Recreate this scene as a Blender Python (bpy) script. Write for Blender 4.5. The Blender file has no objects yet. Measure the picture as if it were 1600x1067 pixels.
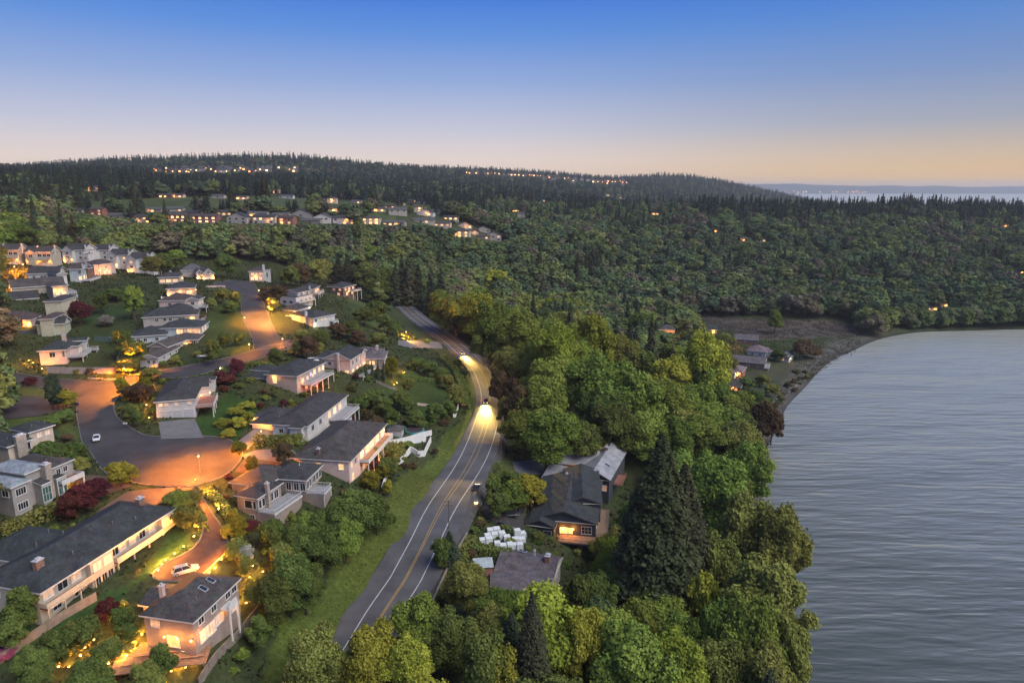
import bpy, math, random, numpy as np
from mathutils import Vector, geometry
R = math.radians
scene = bpy.context.scene
COL = scene.collection
# ------------------------------------------------------------------ camera
cam_d = bpy.data.cameras.new("camera"); cam = bpy.data.objects.new("camera", cam_d); COL.objects.link(cam)
cam.location = (0, 0, 110.0); cam.rotation_euler = (R(90 - 12.65), 0, 0)
cam_d.sensor_width = 36; cam_d.lens = 24.0; cam_d.clip_start = 1; cam_d.clip_end = 60000
scene.camera = cam
# ------------------------------------------------------------------ sky: dusk, the glow low on the right
SUN_AZ, SUN_EL = 118.0, 46.0          # added soft sun: degrees right of the view and above the ground
world = bpy.data.worlds.new("World"); scene.world = world; world.use_nodes = True
wn = world.node_tree; wn.nodes.clear()
def wnode(t, **k):
    n = wn.nodes.new(t)
    for a, b in k.items(): setattr(n, a, b)
    return n
wtc = wnode('ShaderNodeTexCoord'); wsep = wnode('ShaderNodeSeparateXYZ'); wn.links.new(wtc.outputs['Generated'], wsep.inputs[0])
def ramp(stops):
    r = wnode('ShaderNodeValToRGB'); e = r.color_ramp.elements
    for i, (p, c) in enumerate(stops):
        x = e[i] if i < 2 else e.new(p)
        x.position = p; x.color = (*c, 1)
    return r
def s2l(c): return tuple(((v/255)/12.92 if v/255 <= .04045 else ((v/255+.055)/1.055)**2.4) for v in c)
wmap = wnode('ShaderNodeMapRange'); wmap.inputs['From Min'].default_value = -0.02; wmap.inputs['From Max'].default_value = 1.0
wn.links.new(wsep.outputs['Z'], wmap.inputs['Value'])
def el(deg): return (math.sin(R(deg)) + .02) / 1.02
cool = ramp([(0, s2l((252,220,190))), (el(.6), s2l((248,220,194))), (el(2.4), s2l((234,218,210))), (el(4.6), s2l((200,202,219))), (el(8), s2l((150,174,220))), (el(11.5), s2l((98,147,221))), (el(15), s2l((54,118,218))), (el(26), s2l((84,124,200))), (1, s2l((84,112,168)))])
warm = ramp([(0, s2l((244,192,108))), (el(.6), s2l((240,192,112))), (el(2.4), s2l((210,186,158))), (el(4.6), s2l((164,169,182))), (el(8), s2l((124,150,196))), (el(11.5), s2l((90,138,207))), (el(15), s2l((58,114,210))), (el(26), s2l((88,124,194))), (1, s2l((84,112,168)))])
for r in (cool, warm): wn.links.new(wmap.outputs[0], r.inputs[0])
wdot = wnode('ShaderNodeVectorMath', operation='DOT_PRODUCT'); wdot.inputs[1].default_value = (math.sin(R(60)), math.cos(R(60)), 0)
wn.links.new(wtc.outputs['Generated'], wdot.inputs[0])
wm2 = wnode('ShaderNodeMapRange', interpolation_type='SMOOTHSTEP'); wm2.inputs['From Min'].default_value = .42; wm2.inputs['From Max'].default_value = 0.98
wn.links.new(wdot.outputs['Value'], wm2.inputs['Value'])
wmix = wnode('ShaderNodeMix', data_type='RGBA'); wn.links.new(wm2.outputs[0], wmix.inputs[0]); wn.links.new(cool.outputs[0], wmix.inputs[6]); wn.links.new(warm.outputs[0], wmix.inputs[7])
wbg = wnode('ShaderNodeBackground'); wbg.inputs['Strength'].default_value = 1.0
wn.links.new(wmix.outputs[2], wbg.inputs[0])
wo = wnode('ShaderNodeOutputWorld'); wn.links.new(wbg.outputs[0], wo.inputs[0])
# ------------------------------------------------------------------ soft sun lamp, added to brighten the ground beyond what the sky gives
sun_d = bpy.data.lights.new("sun", 'SUN'); sun_d.energy = 4.3; sun_d.angle = R(50); sun_d.color = (1.0, 0.95, 0.88)
sun = bpy.data.objects.new("sun", sun_d); COL.objects.link(sun)
sv = Vector((math.sin(R(SUN_AZ))*math.cos(R(SUN_EL)), math.cos(R(SUN_AZ))*math.cos(R(SUN_EL)), math.sin(R(SUN_EL))))
sun.rotation_euler = sv.to_track_quat('Z', 'Y').to_euler()
scene.view_settings.view_transform = 'Standard'; scene.view_settings.look = 'None'; scene.view_settings.gamma = 1
scene.view_settings.use_curve_mapping = False; scene.view_settings.exposure = 0.0
scene.render.engine = 'CYCLES'
scene.cycles.max_bounces = 5; scene.cycles.diffuse_bounces = 3; scene.cycles.glossy_bounces = 2; scene.cycles.transmission_bounces = 2; scene.cycles.volume_bounces = 0
scene.cycles.sample_clamp_indirect = 3.0; scene.cycles.use_denoising = True
rnd = random.Random(7); nr = np.random.default_rng(7)
# ------------------------------------------------------------------ camera geometry
CAMZ = 110.0
PITCH = math.radians(12.65)
FPX = 1067.0                      # focal length in pixels of a 1600 px wide frame
SP, CP = math.sin(PITCH), math.cos(PITCH)
def ray(px, py):
    a = (px - 800.0) / FPX; b = (py - 533.5) / FPX
    return a, CP - b * SP, -(SP + b * CP)
def on_plane(px, py, z):
    dx, dy, dz = ray(px, py)
    t = (z - CAMZ) / dz
    return np.array([dx * t, dy * t, z])
def to_px(x, y, z):
    d = y * CP - (z - CAMZ) * SP; u = y * SP + (z - CAMZ) * CP
    return 800 + FPX * x / d, 533.5 - FPX * u / d, d
# ------------------------------------------------------------------ terrain
PIX = [  # (px, py, z): ground seen in the view
 (520,1060,22.5),(560,975,23),(635,907,24),(699,791,24),(732,735,24),(765,640,24),(757,590,24.5),(705,540,26),(665,512,27),(640,485,28),
 (560,850,26.5),(480,900,28.5),(400,970,29.5),(640,730,27),(690,640,27),(700,590,26.5),
 (300,985,34),(280,890,36),(220,1010,33),(340,1000,31.5),(150,940,36.5),(60,975,36),(0,1050,34),(120,1030,33),(440,1060,24),
 (240,790,40),(330,800,38.5),(340,860,37),(470,815,32),(400,815,34.5),(270,730,41),(370,720,40.5),(150,640,43.5),(170,720,42.5),(60,790,41),(10,720,44),(90,870,39),
 (285,660,42),(240,640,43),(340,640,41.5),(420,690,40.5),(500,665,38),(560,775,33),(610,745,31.5),(460,720,40),(600,690,32),(665,690,28),
 (600,770,29.5),(440,620,42),(500,600,40),(540,620,35.5),(540,590,41),(600,600,36),(600,570,40),(640,610,31),(630,655,30),
 (400,500,50.5),(395,470,53.5),(415,540,48.5),(330,570,46.5),(200,600,45),(80,590,45.5),(0,610,45),(480,545,45),(350,610,44.5),
 (490,505,48.5),(470,470,51.5),(535,460,49.5),(410,440,55.5),(310,440,57.5),(360,455,55.5),(560,500,43),(600,540,38.5),
 (290,565,47),(260,530,50.5),(280,500,53.5),(280,470,57),(280,445,59.5),
 (80,565,47.5),(80,530,50.5),(60,505,54),(70,475,58),(80,450,61.5),(0,470,60.5),(10,440,64.5),
 (190,470,57),(190,510,52),(180,560,47.5),(170,432,62.5),(220,430,61.5),(50,415,66.5),(0,415,67.5),(160,440,61.5),
 (760,800,23),(840,870,20),(890,860,16),(910,730,17),(780,900,22),(820,960,19),(930,900,10),(700,1000,22.5),(1000,900,6),(760,740,23.5),(800,1060,19),
 (1240,1000,0.2),(1245,1062,0.2),(1330,1055,-3),(1420,1060,-4),(1520,1060,-5),(1330,985,-3),(1200,1062,4),(1230,900,0.2),(1195,820,0.2),(1185,770,0.2),(1193,700,0.2),(1220,640,0.2),(1255,600,0.2),(1330,545,0.2),(1440,517,0.2),(1600,513,0.2),
 (1150,700,3),(1110,800,4),(1130,950,3),(1140,610,4),(1170,570,4),(1120,545,6),(1050,540,14),(1200,530,3),(1300,520,2),(1100,620,6),(1020,600,12),(1060,700,8),
 (250,347,84.5),(50,345,86),(450,347,82),(350,325,91),(600,352,78),(740,375,62),(630,328,86.5),(700,345,79),(540,330,88),
]
WLD = [  # (x, y, z): ground hidden by trees or beyond
 (-260,470,58),(-180,480,50),(-90,500,36),(-30,440,24),(20,330,21),(20,400,20),(60,470,12),(60,330,16),(40,250,18),(30,560,14),(100,560,8),(-60,580,44),(-160,560,46),(-300,560,72),
 (200,640,14),(100,680,24),(20,690,60),(60,620,34),(90,760,52),(-50,640,67),(350,620,12),(480,640,18),(700,700,22),(300,800,44),(500,850,46),(800,850,46),(150,850,50),(20,800,52),(300,1000,75),(600,1050,75),(900,1100,71),(100,1100,74),(0,1000,72),
 (-150,1000,84),(-350,950,102),(-600,950,112),(-900,950,116),(-600,750,104),(-450,650,92),(-250,800,96),(-120,800,84),(-700,600,104),(-500,450,78),(-420,300,60),(-300,200,44),(-200,120,38),(-60,80,24),(40,80,14),(0,50,20),(-100,40,28),
 (72,100,0.2),(95,100,-2),(110,120,-3),(110,170,-3),(150,250,-3),(200,330,-3),(300,430,-3),(400,460,-3),(400,300,-6),(250,100,-6),(700,400,-6),(600,560,2),(900,700,4),(1400,800,-8),(1200,300,-8),
 (1500,1000,10),(1600,1300,30),(500,1500,20),(900,1500,-6),(1500,1700,-8),(300,1600,50),(0,1500,90),(-400,1400,116),(-900,1500,130),(-1500,1200,130),(-1800,600,100),(-1000,300,90),
 (-1200,2100,178),(-900,2150,190),(-700,2150,192),(-520,2200,178),(-350,2500,165),(-150,2800,172),(0,3000,168),(200,3100,160),(420,3200,140),(-1600,2000,140),
 (560,3500,150),(760,3500,164),(950,3500,150),(1150,3500,112),(1400,3500,60),(900,2500,30),(1500,2500,-10),(600,2300,75),(1800,3500,-10),(0,2000,110),(-600,1800,125),(300,2200,90),(3000,3500,-10),(2500,1500,-10),
 (1400,6000,-10),(-1500,3500,160),(0,4500,120),(700,5000,60),(-2500,2500,120),(-2000,6000,80),(0,7000,60),(-4000,4000,80),
]
def _uv(x, y): return np.stack([x / np.maximum(y, 20.0), np.log(np.maximum(y, 20.0)) ], -1)
def _pts():
    P = [tuple(on_plane(*p)) for p in PIX] + WLD
    return np.array(P, float)
_PT = _pts(); _QT = _uv(_PT[:,0], _PT[:,1]); _CC = 0.03
_DM = np.sqrt(((_QT[:,None]-_QT[None])**2).sum(-1) + _CC*_CC)
_NP = len(_PT)
_AM = np.zeros((_NP+3,_NP+3)); _AM[:_NP,:_NP] = -_DM + np.eye(_NP)*0.004; _AM[:_NP,_NP]=1; _AM[:_NP,_NP+1:]=_QT; _AM[_NP,:_NP]=1; _AM[_NP+1:,:_NP]=_QT.T
_WT = np.linalg.solve(_AM, np.concatenate([_PT[:,2], np.zeros(3)]))
def terrain(x, y):
    x = np.asarray(x, float); y = np.asarray(y, float)
    q = _uv(x.ravel(), y.ravel()); out = np.empty(len(q))
    for i in range(0, len(q), 20000):
        s = q[i:i+20000]
        d = np.sqrt(((s[:,None]-_QT[None])**2).sum(-1) + _CC*_CC)
        out[i:i+20000] = -d @ _WT[:_NP] + _WT[_NP] + s @ _WT[_NP+1:]
    return out.reshape(x.shape)
def tz(x, y): return float(terrain(np.array([x]), np.array([y]))[0])
def ground(px, py):
    dx, dy, dz = ray(px, py)
    t = np.exp(np.linspace(math.log(90), math.log(9000), 700)); x=dx*t; y=dy*t; z=CAMZ+dz*t
    g = terrain(x, y); h = z - g
    i = np.argmax(h < 0)
    if h[i] >= 0: i = len(t)-1
    a, b = t[max(i-1,0)], t[i]
    tt = np.linspace(a, b, 40); h2 = CAMZ+dz*tt - terrain(dx*tt, dy*tt); j = max(np.argmax(h2 < 0), 1)
    f = h2[j-1]/max(h2[j-1]-h2[j],1e-9); t = tt[j-1]+f*(tt[j]-tt[j-1])
    return np.array([dx*t, dy*t, CAMZ+dz*t])
def fit(A, B, C, z):
    """rectangle from three roof-edge corners: returns origin B, unit axes a (B->A), c (B->C), lengths"""
    a, b, c = on_plane(*A, z)[:2], on_plane(*B, z)[:2], on_plane(*C, z)[:2]
    u, v = a-b, c-b; lu, lv = np.hypot(*u), np.hypot(*v)
    th = math.atan2(u[1],u[0]); ph = math.atan2(v[1],v[0])
    ang = (th-ph+math.pi)%(2*math.pi)-math.pi; s = 1 if ang>0 else -1
    # weight the longer edge
    w = 0.25 if b[1] > 240 else 1.0           # far off, the depth edge is foreshortened and says little
    base = (w*lv*ph + lu*(ph+ang-s*math.pi/2))/(lu+w*lv)
    if b[1] > 240: lv = min(lv, 13.5); lu = min(lu, 22)
    c_ = np.array([math.cos(base), math.sin(base)]); a_ = np.array([math.cos(base+s*math.pi/2), math.sin(base+s*math.pi/2)])
    return b, a_, c_, lu, lv, math.degrees(ang)
# ------------------------------------------------------------------ materials
MAT = {}
def mat(name, col, rough=.8, var=.25, scale=1.5, bump=0.0, metal=0.0, col2=None, spec=.3, detail=5):
    if name in MAT: return MAT[name]
    m = bpy.data.materials.new(name); m.use_nodes = True; n = m.node_tree.nodes; L = m.node_tree.links
    b = n['Principled BSDF']; b.inputs['Roughness'].default_value = rough; b.inputs['Metallic'].default_value = metal
    b.inputs['Specular IOR Level'].default_value = spec
    tc = n.new('ShaderNodeTexCoord'); no = n.new('ShaderNodeTexNoise'); no.inputs['Scale'].default_value = scale; no.inputs['Detail'].default_value = detail
    L.new(tc.outputs['Object'], no.inputs['Vector'])
    c2 = col2 or tuple(min(1, v*(1+var)) for v in col); c1 = col if col2 else tuple(v*(1-var) for v in col)
    mr = n.new('ShaderNodeMapRange'); mr.inputs['From Min'].default_value = .3; mr.inputs['From Max'].default_value = .7; L.new(no.outputs['Fac'], mr.inputs['Value'])
    mx = n.new('ShaderNodeMix'); mx.data_type = 'RGBA'; L.new(mr.outputs[0], mx.inputs[0])
    mx.inputs[6].default_value = (*c1, 1); mx.inputs[7].default_value = (*c2, 1); L.new(mx.outputs[2], b.inputs['Base Color'])
    if bump:
        bp = n.new('ShaderNodeBump'); bp.inputs['Strength'].default_value = bump; bp.inputs['Distance'].default_value = .1
        no2 = n.new('ShaderNodeTexNoise'); no2.inputs['Scale'].default_value = scale*6; L.new(tc.outputs['Object'], no2.inputs['Vector'])
        L.new(no2.outputs['Fac'], bp.inputs['Height']); L.new(bp.outputs[0], b.inputs['Normal'])
    MAT[name] = m; return m
def siding(name, col, pitch=.22):
    """painted lap siding: courses as fine relief, patchy weathering"""
    if name in MAT: return MAT[name]
    m = mat(name, col, .7, .12, .7); n = m.node_tree.nodes; L = m.node_tree.links; b = n['Principled BSDF']
    tc = n.new('ShaderNodeTexCoord'); sp = n.new('ShaderNodeSeparateXYZ'); L.new(tc.outputs['Object'], sp.inputs[0])
    mu = n.new('ShaderNodeMath'); mu.operation = 'DIVIDE'; mu.inputs[1].default_value = pitch; L.new(sp.outputs['Z'], mu.inputs[0])
    fr = n.new('ShaderNodeMath'); fr.operation = 'FRACT'; L.new(mu.outputs[0], fr.inputs[0])
    bp = n.new('ShaderNodeBump'); bp.inputs['Strength'].default_value = .5; bp.inputs['Distance'].default_value = .04; bp.invert = True
    L.new(fr.outputs[0], bp.inputs['Height']); L.new(bp.outputs[0], b.inputs['Normal']); return m
def roofmat(name, col, metal=False):
    """shingles in courses, with blotchy ageing"""
    if name in MAT: return MAT[name]
    m = mat(name, col, .55 if metal else .85, .28, .45, spec=.35 if metal else .2, detail=8); n = m.node_tree.nodes; L = m.node_tree.links; b = n['Principled BSDF']
    tc = n.new('ShaderNodeTexCoord')
    vo = n.new('ShaderNodeTexVoronoi'); vo.inputs['Scale'].default_value = 2.2; L.new(tc.outputs['Object'], vo.inputs['Vector'])
    src = b.inputs['Base Color'].links[0].from_socket
    mx = n.new('ShaderNodeMix'); mx.data_type = 'RGBA'; mx.blend_type = 'OVERLAY'; mx.inputs[0].default_value = .0 if metal else .35
    L.new(src, mx.inputs[6]); L.new(vo.outputs['Color'], mx.inputs[7])
    hs = n.new('ShaderNodeHueSaturation'); hs.inputs['Saturation'].default_value = .55; L.new(mx.outputs[2], hs.inputs['Color']); L.new(hs.outputs[0], b.inputs['Base Color'])
    sp = n.new('ShaderNodeSeparateXYZ'); L.new(tc.outputs['Object'], sp.inputs[0])
    mu = n.new('ShaderNodeMath'); mu.operation = 'DIVIDE'; mu.inputs[1].default_value = .14; L.new(sp.outputs['Z'], mu.inputs[0])
    fr = n.new('ShaderNodeMath'); fr.operation = 'FRACT'; L.new(mu.outputs[0], fr.inputs[0])
    bp = n.new('ShaderNodeBump'); bp.inputs['Strength'].default_value = .35; bp.inputs['Distance'].default_value = .05; L.new(fr.outputs[0], bp.inputs['Height']); L.new(bp.outputs[0], b.inputs['Normal'])
    return m
def glow(name, col, s, var=0.0):
    if name in MAT: return MAT[name]
    m = bpy.data.materials.new(name); m.use_nodes = True; n = m.node_tree.nodes; L = m.node_tree.links
    b = n['Principled BSDF']; b.inputs['Base Color'].default_value = (.6,.5,.4,1); b.inputs['Emission Color'].default_value = (*col, 1); b.inputs['Emission Strength'].default_value = s
    if var:
        tc = n.new('ShaderNodeTexCoord'); no = n.new('ShaderNodeTexNoise'); no.inputs['Scale'].default_value = 1.3; L.new(tc.outputs['Object'], no.inputs['Vector'])
        mr = n.new('ShaderNodeMapRange'); mr.inputs['From Min'].default_value = .3; mr.inputs['From Max'].default_value = .7; mr.inputs['To Min'].default_value = s*(1-var); mr.inputs['To Max'].default_value = s*(1+var)
        L.new(no.outputs['Fac'], mr.inputs['Value']); L.new(mr.outputs[0], b.inputs['Emission Strength'])
    MAT[name] = m; return m
def leafmat(name, col, bright, trans=.25):
    """foliage: per-leaf tint and a slow per-tree shift of hue"""
    if name in MAT: return MAT[name]
    m = bpy.data.materials.new(name); m.use_nodes = True; n = m.node_tree.nodes; L = m.node_tree.links; n.clear()
    at = n.new('ShaderNodeAttribute'); at.attribute_name = 'tint'
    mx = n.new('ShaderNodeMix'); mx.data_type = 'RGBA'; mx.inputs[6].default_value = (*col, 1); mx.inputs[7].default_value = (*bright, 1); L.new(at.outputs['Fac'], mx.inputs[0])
    oi = n.new('ShaderNodeObjectInfo'); hs = n.new('ShaderNodeHueSaturation')
    h = n.new('ShaderNodeMapRange'); h.inputs['To Min'].default_value = .475; h.inputs['To Max'].default_value = .52; L.new(oi.outputs['Random'], h.inputs['Value']); L.new(h.outputs[0], hs.inputs['Hue'])
    mu = n.new('ShaderNodeMath'); mu.operation = 'MULTIPLY'; mu.inputs[1].default_value = 7.31; L.new(oi.outputs['Random'], mu.inputs[0])
    fr = n.new('ShaderNodeMath'); fr.operation = 'FRACT'; L.new(mu.outputs[0], fr.inputs[0])
    v = n.new('ShaderNodeMapRange'); v.inputs['To Min'].default_value = .72; v.inputs['To Max'].default_value = 1.25; L.new(fr.outputs[0], v.inputs['Value']); L.new(v.outputs[0], hs.inputs['Value'])
    L.new(mx.outputs[2], hs.inputs['Color'])
    d = n.new('ShaderNodeBsdfDiffuse'); t = n.new('ShaderNodeBsdfTranslucent'); ms = n.new('ShaderNodeMixShader'); ms.inputs[0].default_value = trans
    L.new(hs.outputs[0], d.inputs[0]); L.new(hs.outputs[0], t.inputs[0]); L.new(d.outputs[0], ms.inputs[1]); L.new(t.outputs[0], ms.inputs[2])
    o = n.new('ShaderNodeOutputMaterial'); L.new(ms.outputs[0], o.inputs[0]); MAT[name] = m; return m
def vcolmat(name, rough=.9, attr='colour', noise=True):
    if name in MAT: return MAT[name]
    m = bpy.data.materials.new(name); m.use_nodes = True; n = m.node_tree.nodes; L = m.node_tree.links; b = n['Principled BSDF']
    b.inputs['Roughness'].default_value = rough; b.inputs['Specular IOR Level'].default_value = .1
    at = n.new('ShaderNodeAttribute'); at.attribute_name = attr; L.new(at.outputs['Color'], b.inputs['Base Color']); MAT[name] = m; return m
# ------------------------------------------------------------------ meshes
class MB:
    def __init__(s): s.v = []; s.f = []; s.m = []
    def add(s, vs, fs, mi=0):
        o = len(s.v); s.v += [tuple(map(float, v)) for v in vs]; s.f += [tuple(i+o for i in f) for f in fs]; s.m += [mi]*len(fs)
    def quad(s, a, b, c, d, mi=0): s.add([a,b,c,d], [(0,1,2,3)], mi)
    def box(s, o, ax, ay, az, mi=0):
        """box from corner o along three vectors"""
        o, ax, ay, az = (np.array(q, float) for q in (o, ax, ay, az))
        if np.dot(np.cross(ax, ay), az) < 0: o = o+ax; ax = -ax
        vs = [o, o+ax, o+ax+ay, o+ay, o+az, o+ax+az, o+ax+ay+az, o+ay+az]
        s.add(vs, [(3,2,1,0),(4,5,6,7),(0,1,5,4),(1,2,6,5),(2,3,7,6),(3,0,4,7)], mi)
    def cbox(s, c, x, y, z, mi=0, rot=0):
        ca, sa = math.cos(rot), math.sin(rot); ax = np.array((ca*x, sa*x, 0)); ay = np.array((-sa*y, ca*y, 0)); az = np.array((0,0,z))
        s.box(np.array(c) - ax/2 - ay/2 - az/2, ax, ay, az, mi)
    def cyl(s, a, b, r0, r1, n=8, mi=0, cap=True):
        a, b = np.array(a, float), np.array(b, float); d = b-a; d /= np.linalg.norm(d)+1e-9
        u = np.cross(d, (0,0,1) if abs(d[2]) < .9 else (1,0,0)); u /= np.linalg.norm(u); w = np.cross(d, u)
        vs = [a + r0*(math.cos(2*math.pi*i/n)*u + math.sin(2*math.pi*i/n)*w) for i in range(n)] + [b + r1*(math.cos(2*math.pi*i/n)*u + math.sin(2*math.pi*i/n)*w) for i in range(n)]
        fs = [(i, (i+1)%n, n+(i+1)%n, n+i) for i in range(n)]
        if cap: fs += [tuple(range(n))[::-1], tuple(range(n, 2*n))]
        s.add(vs, fs, mi)
    def ball(s, c, r, mi=0, n=8, k=5, sz=1.0):
        vs = [(c[0], c[1], c[2]-r*sz)]; fs = []
        for j in range(1, k):
            t = math.pi*j/k - math.pi/2
            vs += [(c[0]+r*math.cos(t)*math.cos(2*math.pi*i/n), c[1]+r*math.cos(t)*math.sin(2*math.pi*i/n), c[2]+r*sz*math.sin(t)) for i in range(n)]
        vs.append((c[0], c[1], c[2]+r*sz)); e = len(vs)-1
        for i in range(n):
            fs.append((0, 1+(i+1)%n, 1+i))
            for j in range(k-2): a = 1+j*n; fs.append((a+i, a+(i+1)%n, a+n+(i+1)%n, a+n+i))
            a = 1+(k-2)*n; fs.append((a+i, a+(i+1)%n, e))
        s.add(vs, fs, mi)
    def mesh(s, name, mats):
        me = bpy.data.meshes.new(name); me.from_pydata(s.v, [], s.f)
        for m in (mats if isinstance(mats, (list, tuple)) else [mats]): me.materials.append(m)
        if any(s.m): me.polygons.foreach_set('material_index', s.m)
        me.update(); return me
    def build(s, name, mats, parent=None, loc=None, label=None):
        return link(name, s.mesh(name, mats), parent, loc, label)
def link(name, data, parent=None, loc=None, label=None):
    o = bpy.data.objects.new(name, data); COL.objects.link(o)
    if parent is not None: o.parent = parent
    if loc is not None: o.location = loc
    if label: o['label'] = label
    return o
def thing(name, label, cat, loc=(0,0,0), group=None, rz=0):
    o = link(name, None, None, loc); o.empty_display_size = .5; o.rotation_euler = (0,0,rz); return tag(o, label, cat, group)
def tag(o, label, cat, group=None):
    o['label'] = label; o['category'] = cat
    if group: o['group'] = group
    return o
def kind(o, k): o['kind'] = k; return o
def npmesh(name, V, F, mats, attrs=None, mi=None, smooth=False):
    me = bpy.data.meshes.new(name); V = np.asarray(V, np.float32); F = np.asarray(F, np.int32); k = F.shape[1]
    me.vertices.add(len(V)); me.vertices.foreach_set('co', V.ravel())
    me.loops.add(F.size); me.loops.foreach_set('vertex_index', F.ravel())
    me.polygons.add(len(F)); me.polygons.foreach_set('loop_start', np.arange(0, F.size, k, dtype=np.int32))
    me.polygons.foreach_set('use_smooth', np.full(len(F), smooth))
    for m in (mats if isinstance(mats, (list, tuple)) else [mats]): me.materials.append(m)
    if mi is not None: me.polygons.foreach_set('material_index', np.asarray(mi, np.int32))
    for an, (ty, arr) in (attrs or {}).items():
        a = me.attributes.new(an, ty, 'POINT'); a.data.foreach_set('value' if ty == 'FLOAT' else 'color', np.asarray(arr, np.float32).ravel())
    me.update(calc_edges=True); return me
def unit(a): return a / (np.linalg.norm(a, axis=-1, keepdims=True) + 1e-9)
def leaves(P, N, S, rg, asp=1.0):
    """leaf-clump quads: centres P, normals N, half sizes S"""
    n = len(P); N = unit(N); T = unit(np.cross(N, unit(rg.normal(size=(n,3))))); B = np.cross(N, T)
    S = S[:,None]; a = rg.uniform(.7, 1.3, (n,1)); T = T*S*a*asp; B = B*S/a
    bend = N*S*rg.uniform(-.35,.35,(n,1))
    V = np.stack([P-T*.9-B*.6, P+T*.6-B*.9+bend, P+T*.9+B*.6, P-T*.6+B*.9+bend], 1).reshape(-1,3)
    return V, np.arange(4*n).reshape(-1,4)
def inpoly(x, y, poly):
    x = np.asarray(x); y = np.asarray(y); c = np.zeros(x.shape, bool); n = len(poly); j = n-1
    for i in range(n):
        xi, yi = poly[i][:2]; xj, yj = poly[j][:2]
        c ^= ((yi > y) != (yj > y)) & (x < (xj-xi)*(y-yi)/((yj-yi) or 1e-12) + xi); j = i
    return c
def pxpoly(pts): return [tuple(ground(*p)[:2]) for p in pts]
def pathdist(x, y, P):
    P = np.asarray(P)[:, :2]; d = np.full(np.shape(x), 1e9)
    for a, b in zip(P[:-1], P[1:]):
        ab = b-a; t = np.clip(((x-a[0])*ab[0]+(y-a[1])*ab[1])/(ab@ab+1e-9), 0, 1)
        d = np.minimum(d, np.hypot(x-a[0]-t*ab[0], y-a[1]-t*ab[1]))
    return d
def spline(P, step=2.0):
    P = np.asarray(P, float); out = []
    Q = np.vstack([2*P[0]-P[1], P, 2*P[-1]-P[-2]])
    for i in range(1, len(Q)-2):
        p0, p1, p2, p3 = Q[i-1:i+3]; n = max(2, int(np.linalg.norm(p2-p1)/step))
        for t in np.linspace(0, 1, n, endpoint=False):
            out.append(.5*((2*p1)+(-p0+p2)*t+(2*p0-5*p1+4*p2-p3)*t*t+(-p0+3*p1-3*p2+p3)*t**3))
    out.append(P[-1]); return np.array(out)
def lamp(kind_, loc, e, col, r=.08, parent=None, name='lamp_light', **k):
    d = bpy.data.lights.new(name, kind_); d.energy = e; d.color = col
    d.shadow_soft_size = r
    for a, b in k.items(): setattr(d, a, b)
    o = bpy.data.objects.new(name, d); COL.objects.link(o); o.location = loc
    if parent is not None: o.parent = parent
    return o
WARM = (1.0, .34, .045); WARM2 = (1.0, .44, .11); WHITE = (1.0, .85, .65)
# ------------------------------------------------------------------ layout of the place
HWY_PX = [(520,1100),(560,1035),(600,965),(620,931),(635,907),(665,850),(699,791),(732,735),(746,707),(757,675),(766,640),(763,610),(752,583),(735,564),(721,552),(700,535),(673,518),(650,500),(636,487),(626,478)]
HWY = spline([ground(*p) for p in HWY_PX], 2.0)
_t = np.gradient(HWY[:, :2], axis=0); _t /= np.linalg.norm(_t, axis=1)[:,None]
HWYN = np.stack([_t[:,1], -_t[:,0]], 1)                      # to the seaward side
_k = np.ones(9)/9; HWY[4:-4,2] = np.convolve(HWY[:,2], _k, 'valid')
POLY_STREET = [(0,578),(70,590),(190,598),(200,588),(290,572),(350,560),(395,548),(440,537),(457,531),(472,537),(420,555),(360,572),(300,588),(245,592),(215,597),(192,612),(178,630),(182,650),(195,662),(215,675),(240,682),(330,682),(360,688),(376,702),(378,714),(362,735),(330,752),(285,762),(225,757),(185,748),(160,735),(140,705),(128,690),(120,650),(118,625),(95,612),(60,605),(0,603)]
POLY_UPPER = [(330,443),(360,438),(390,440),(402,452),(410,470),(418,490),(430,518),(440,528),(462,535),(440,543),(400,547),(396,535),(388,515),(380,500),(377,485),(376,470),(368,455),(350,450)]
POLY_DRIVE_A = [(272,758),(300,762),(316,778),(330,800),(350,830),(356,858),(332,883),(300,905),(250,908),(238,897),(262,878),(300,858),(316,835),(314,800),(295,775)]
POLY_DRIVE_E = [(247,660),(304,654),(318,684),(252,686)]
POLY_DRIVE_F = [(374,706),(372,690),(400,668),(438,672),(445,680),(400,690),(385,705)]
POLY_DRIVE_G = [(378,712),(398,704),(455,702),(470,716),(430,728),(385,722)]
POLY_DRIVE_C = [(118,752),(140,742),(175,745),(205,760),(160,775),(125,770)]
POLY_WEST = [(0,618),(60,620),(105,640),(60,650),(0,656)]
POLY_PARK = [(762,775),(790,785),(822,800),(815,830),(770,815),(752,800)]
POLY_PULL = [(718,540),(745,533),(772,545),(790,590),(772,586),(745,560)]
POLY_VPATIO = [(800,722),(852,716),(850,742),(806,740)]
POLY_BDRIVE = [(150,800),(200,768),(270,762),(285,775),(240,790),(180,820)]
POLY_KDRIVE = [(622,532),(688,534),(692,545),(640,544),(622,540)]
POLY_HPAD = [(384,716),(440,724),(452,735),(420,742),(365,738)]
W_ = pxpoly
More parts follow.
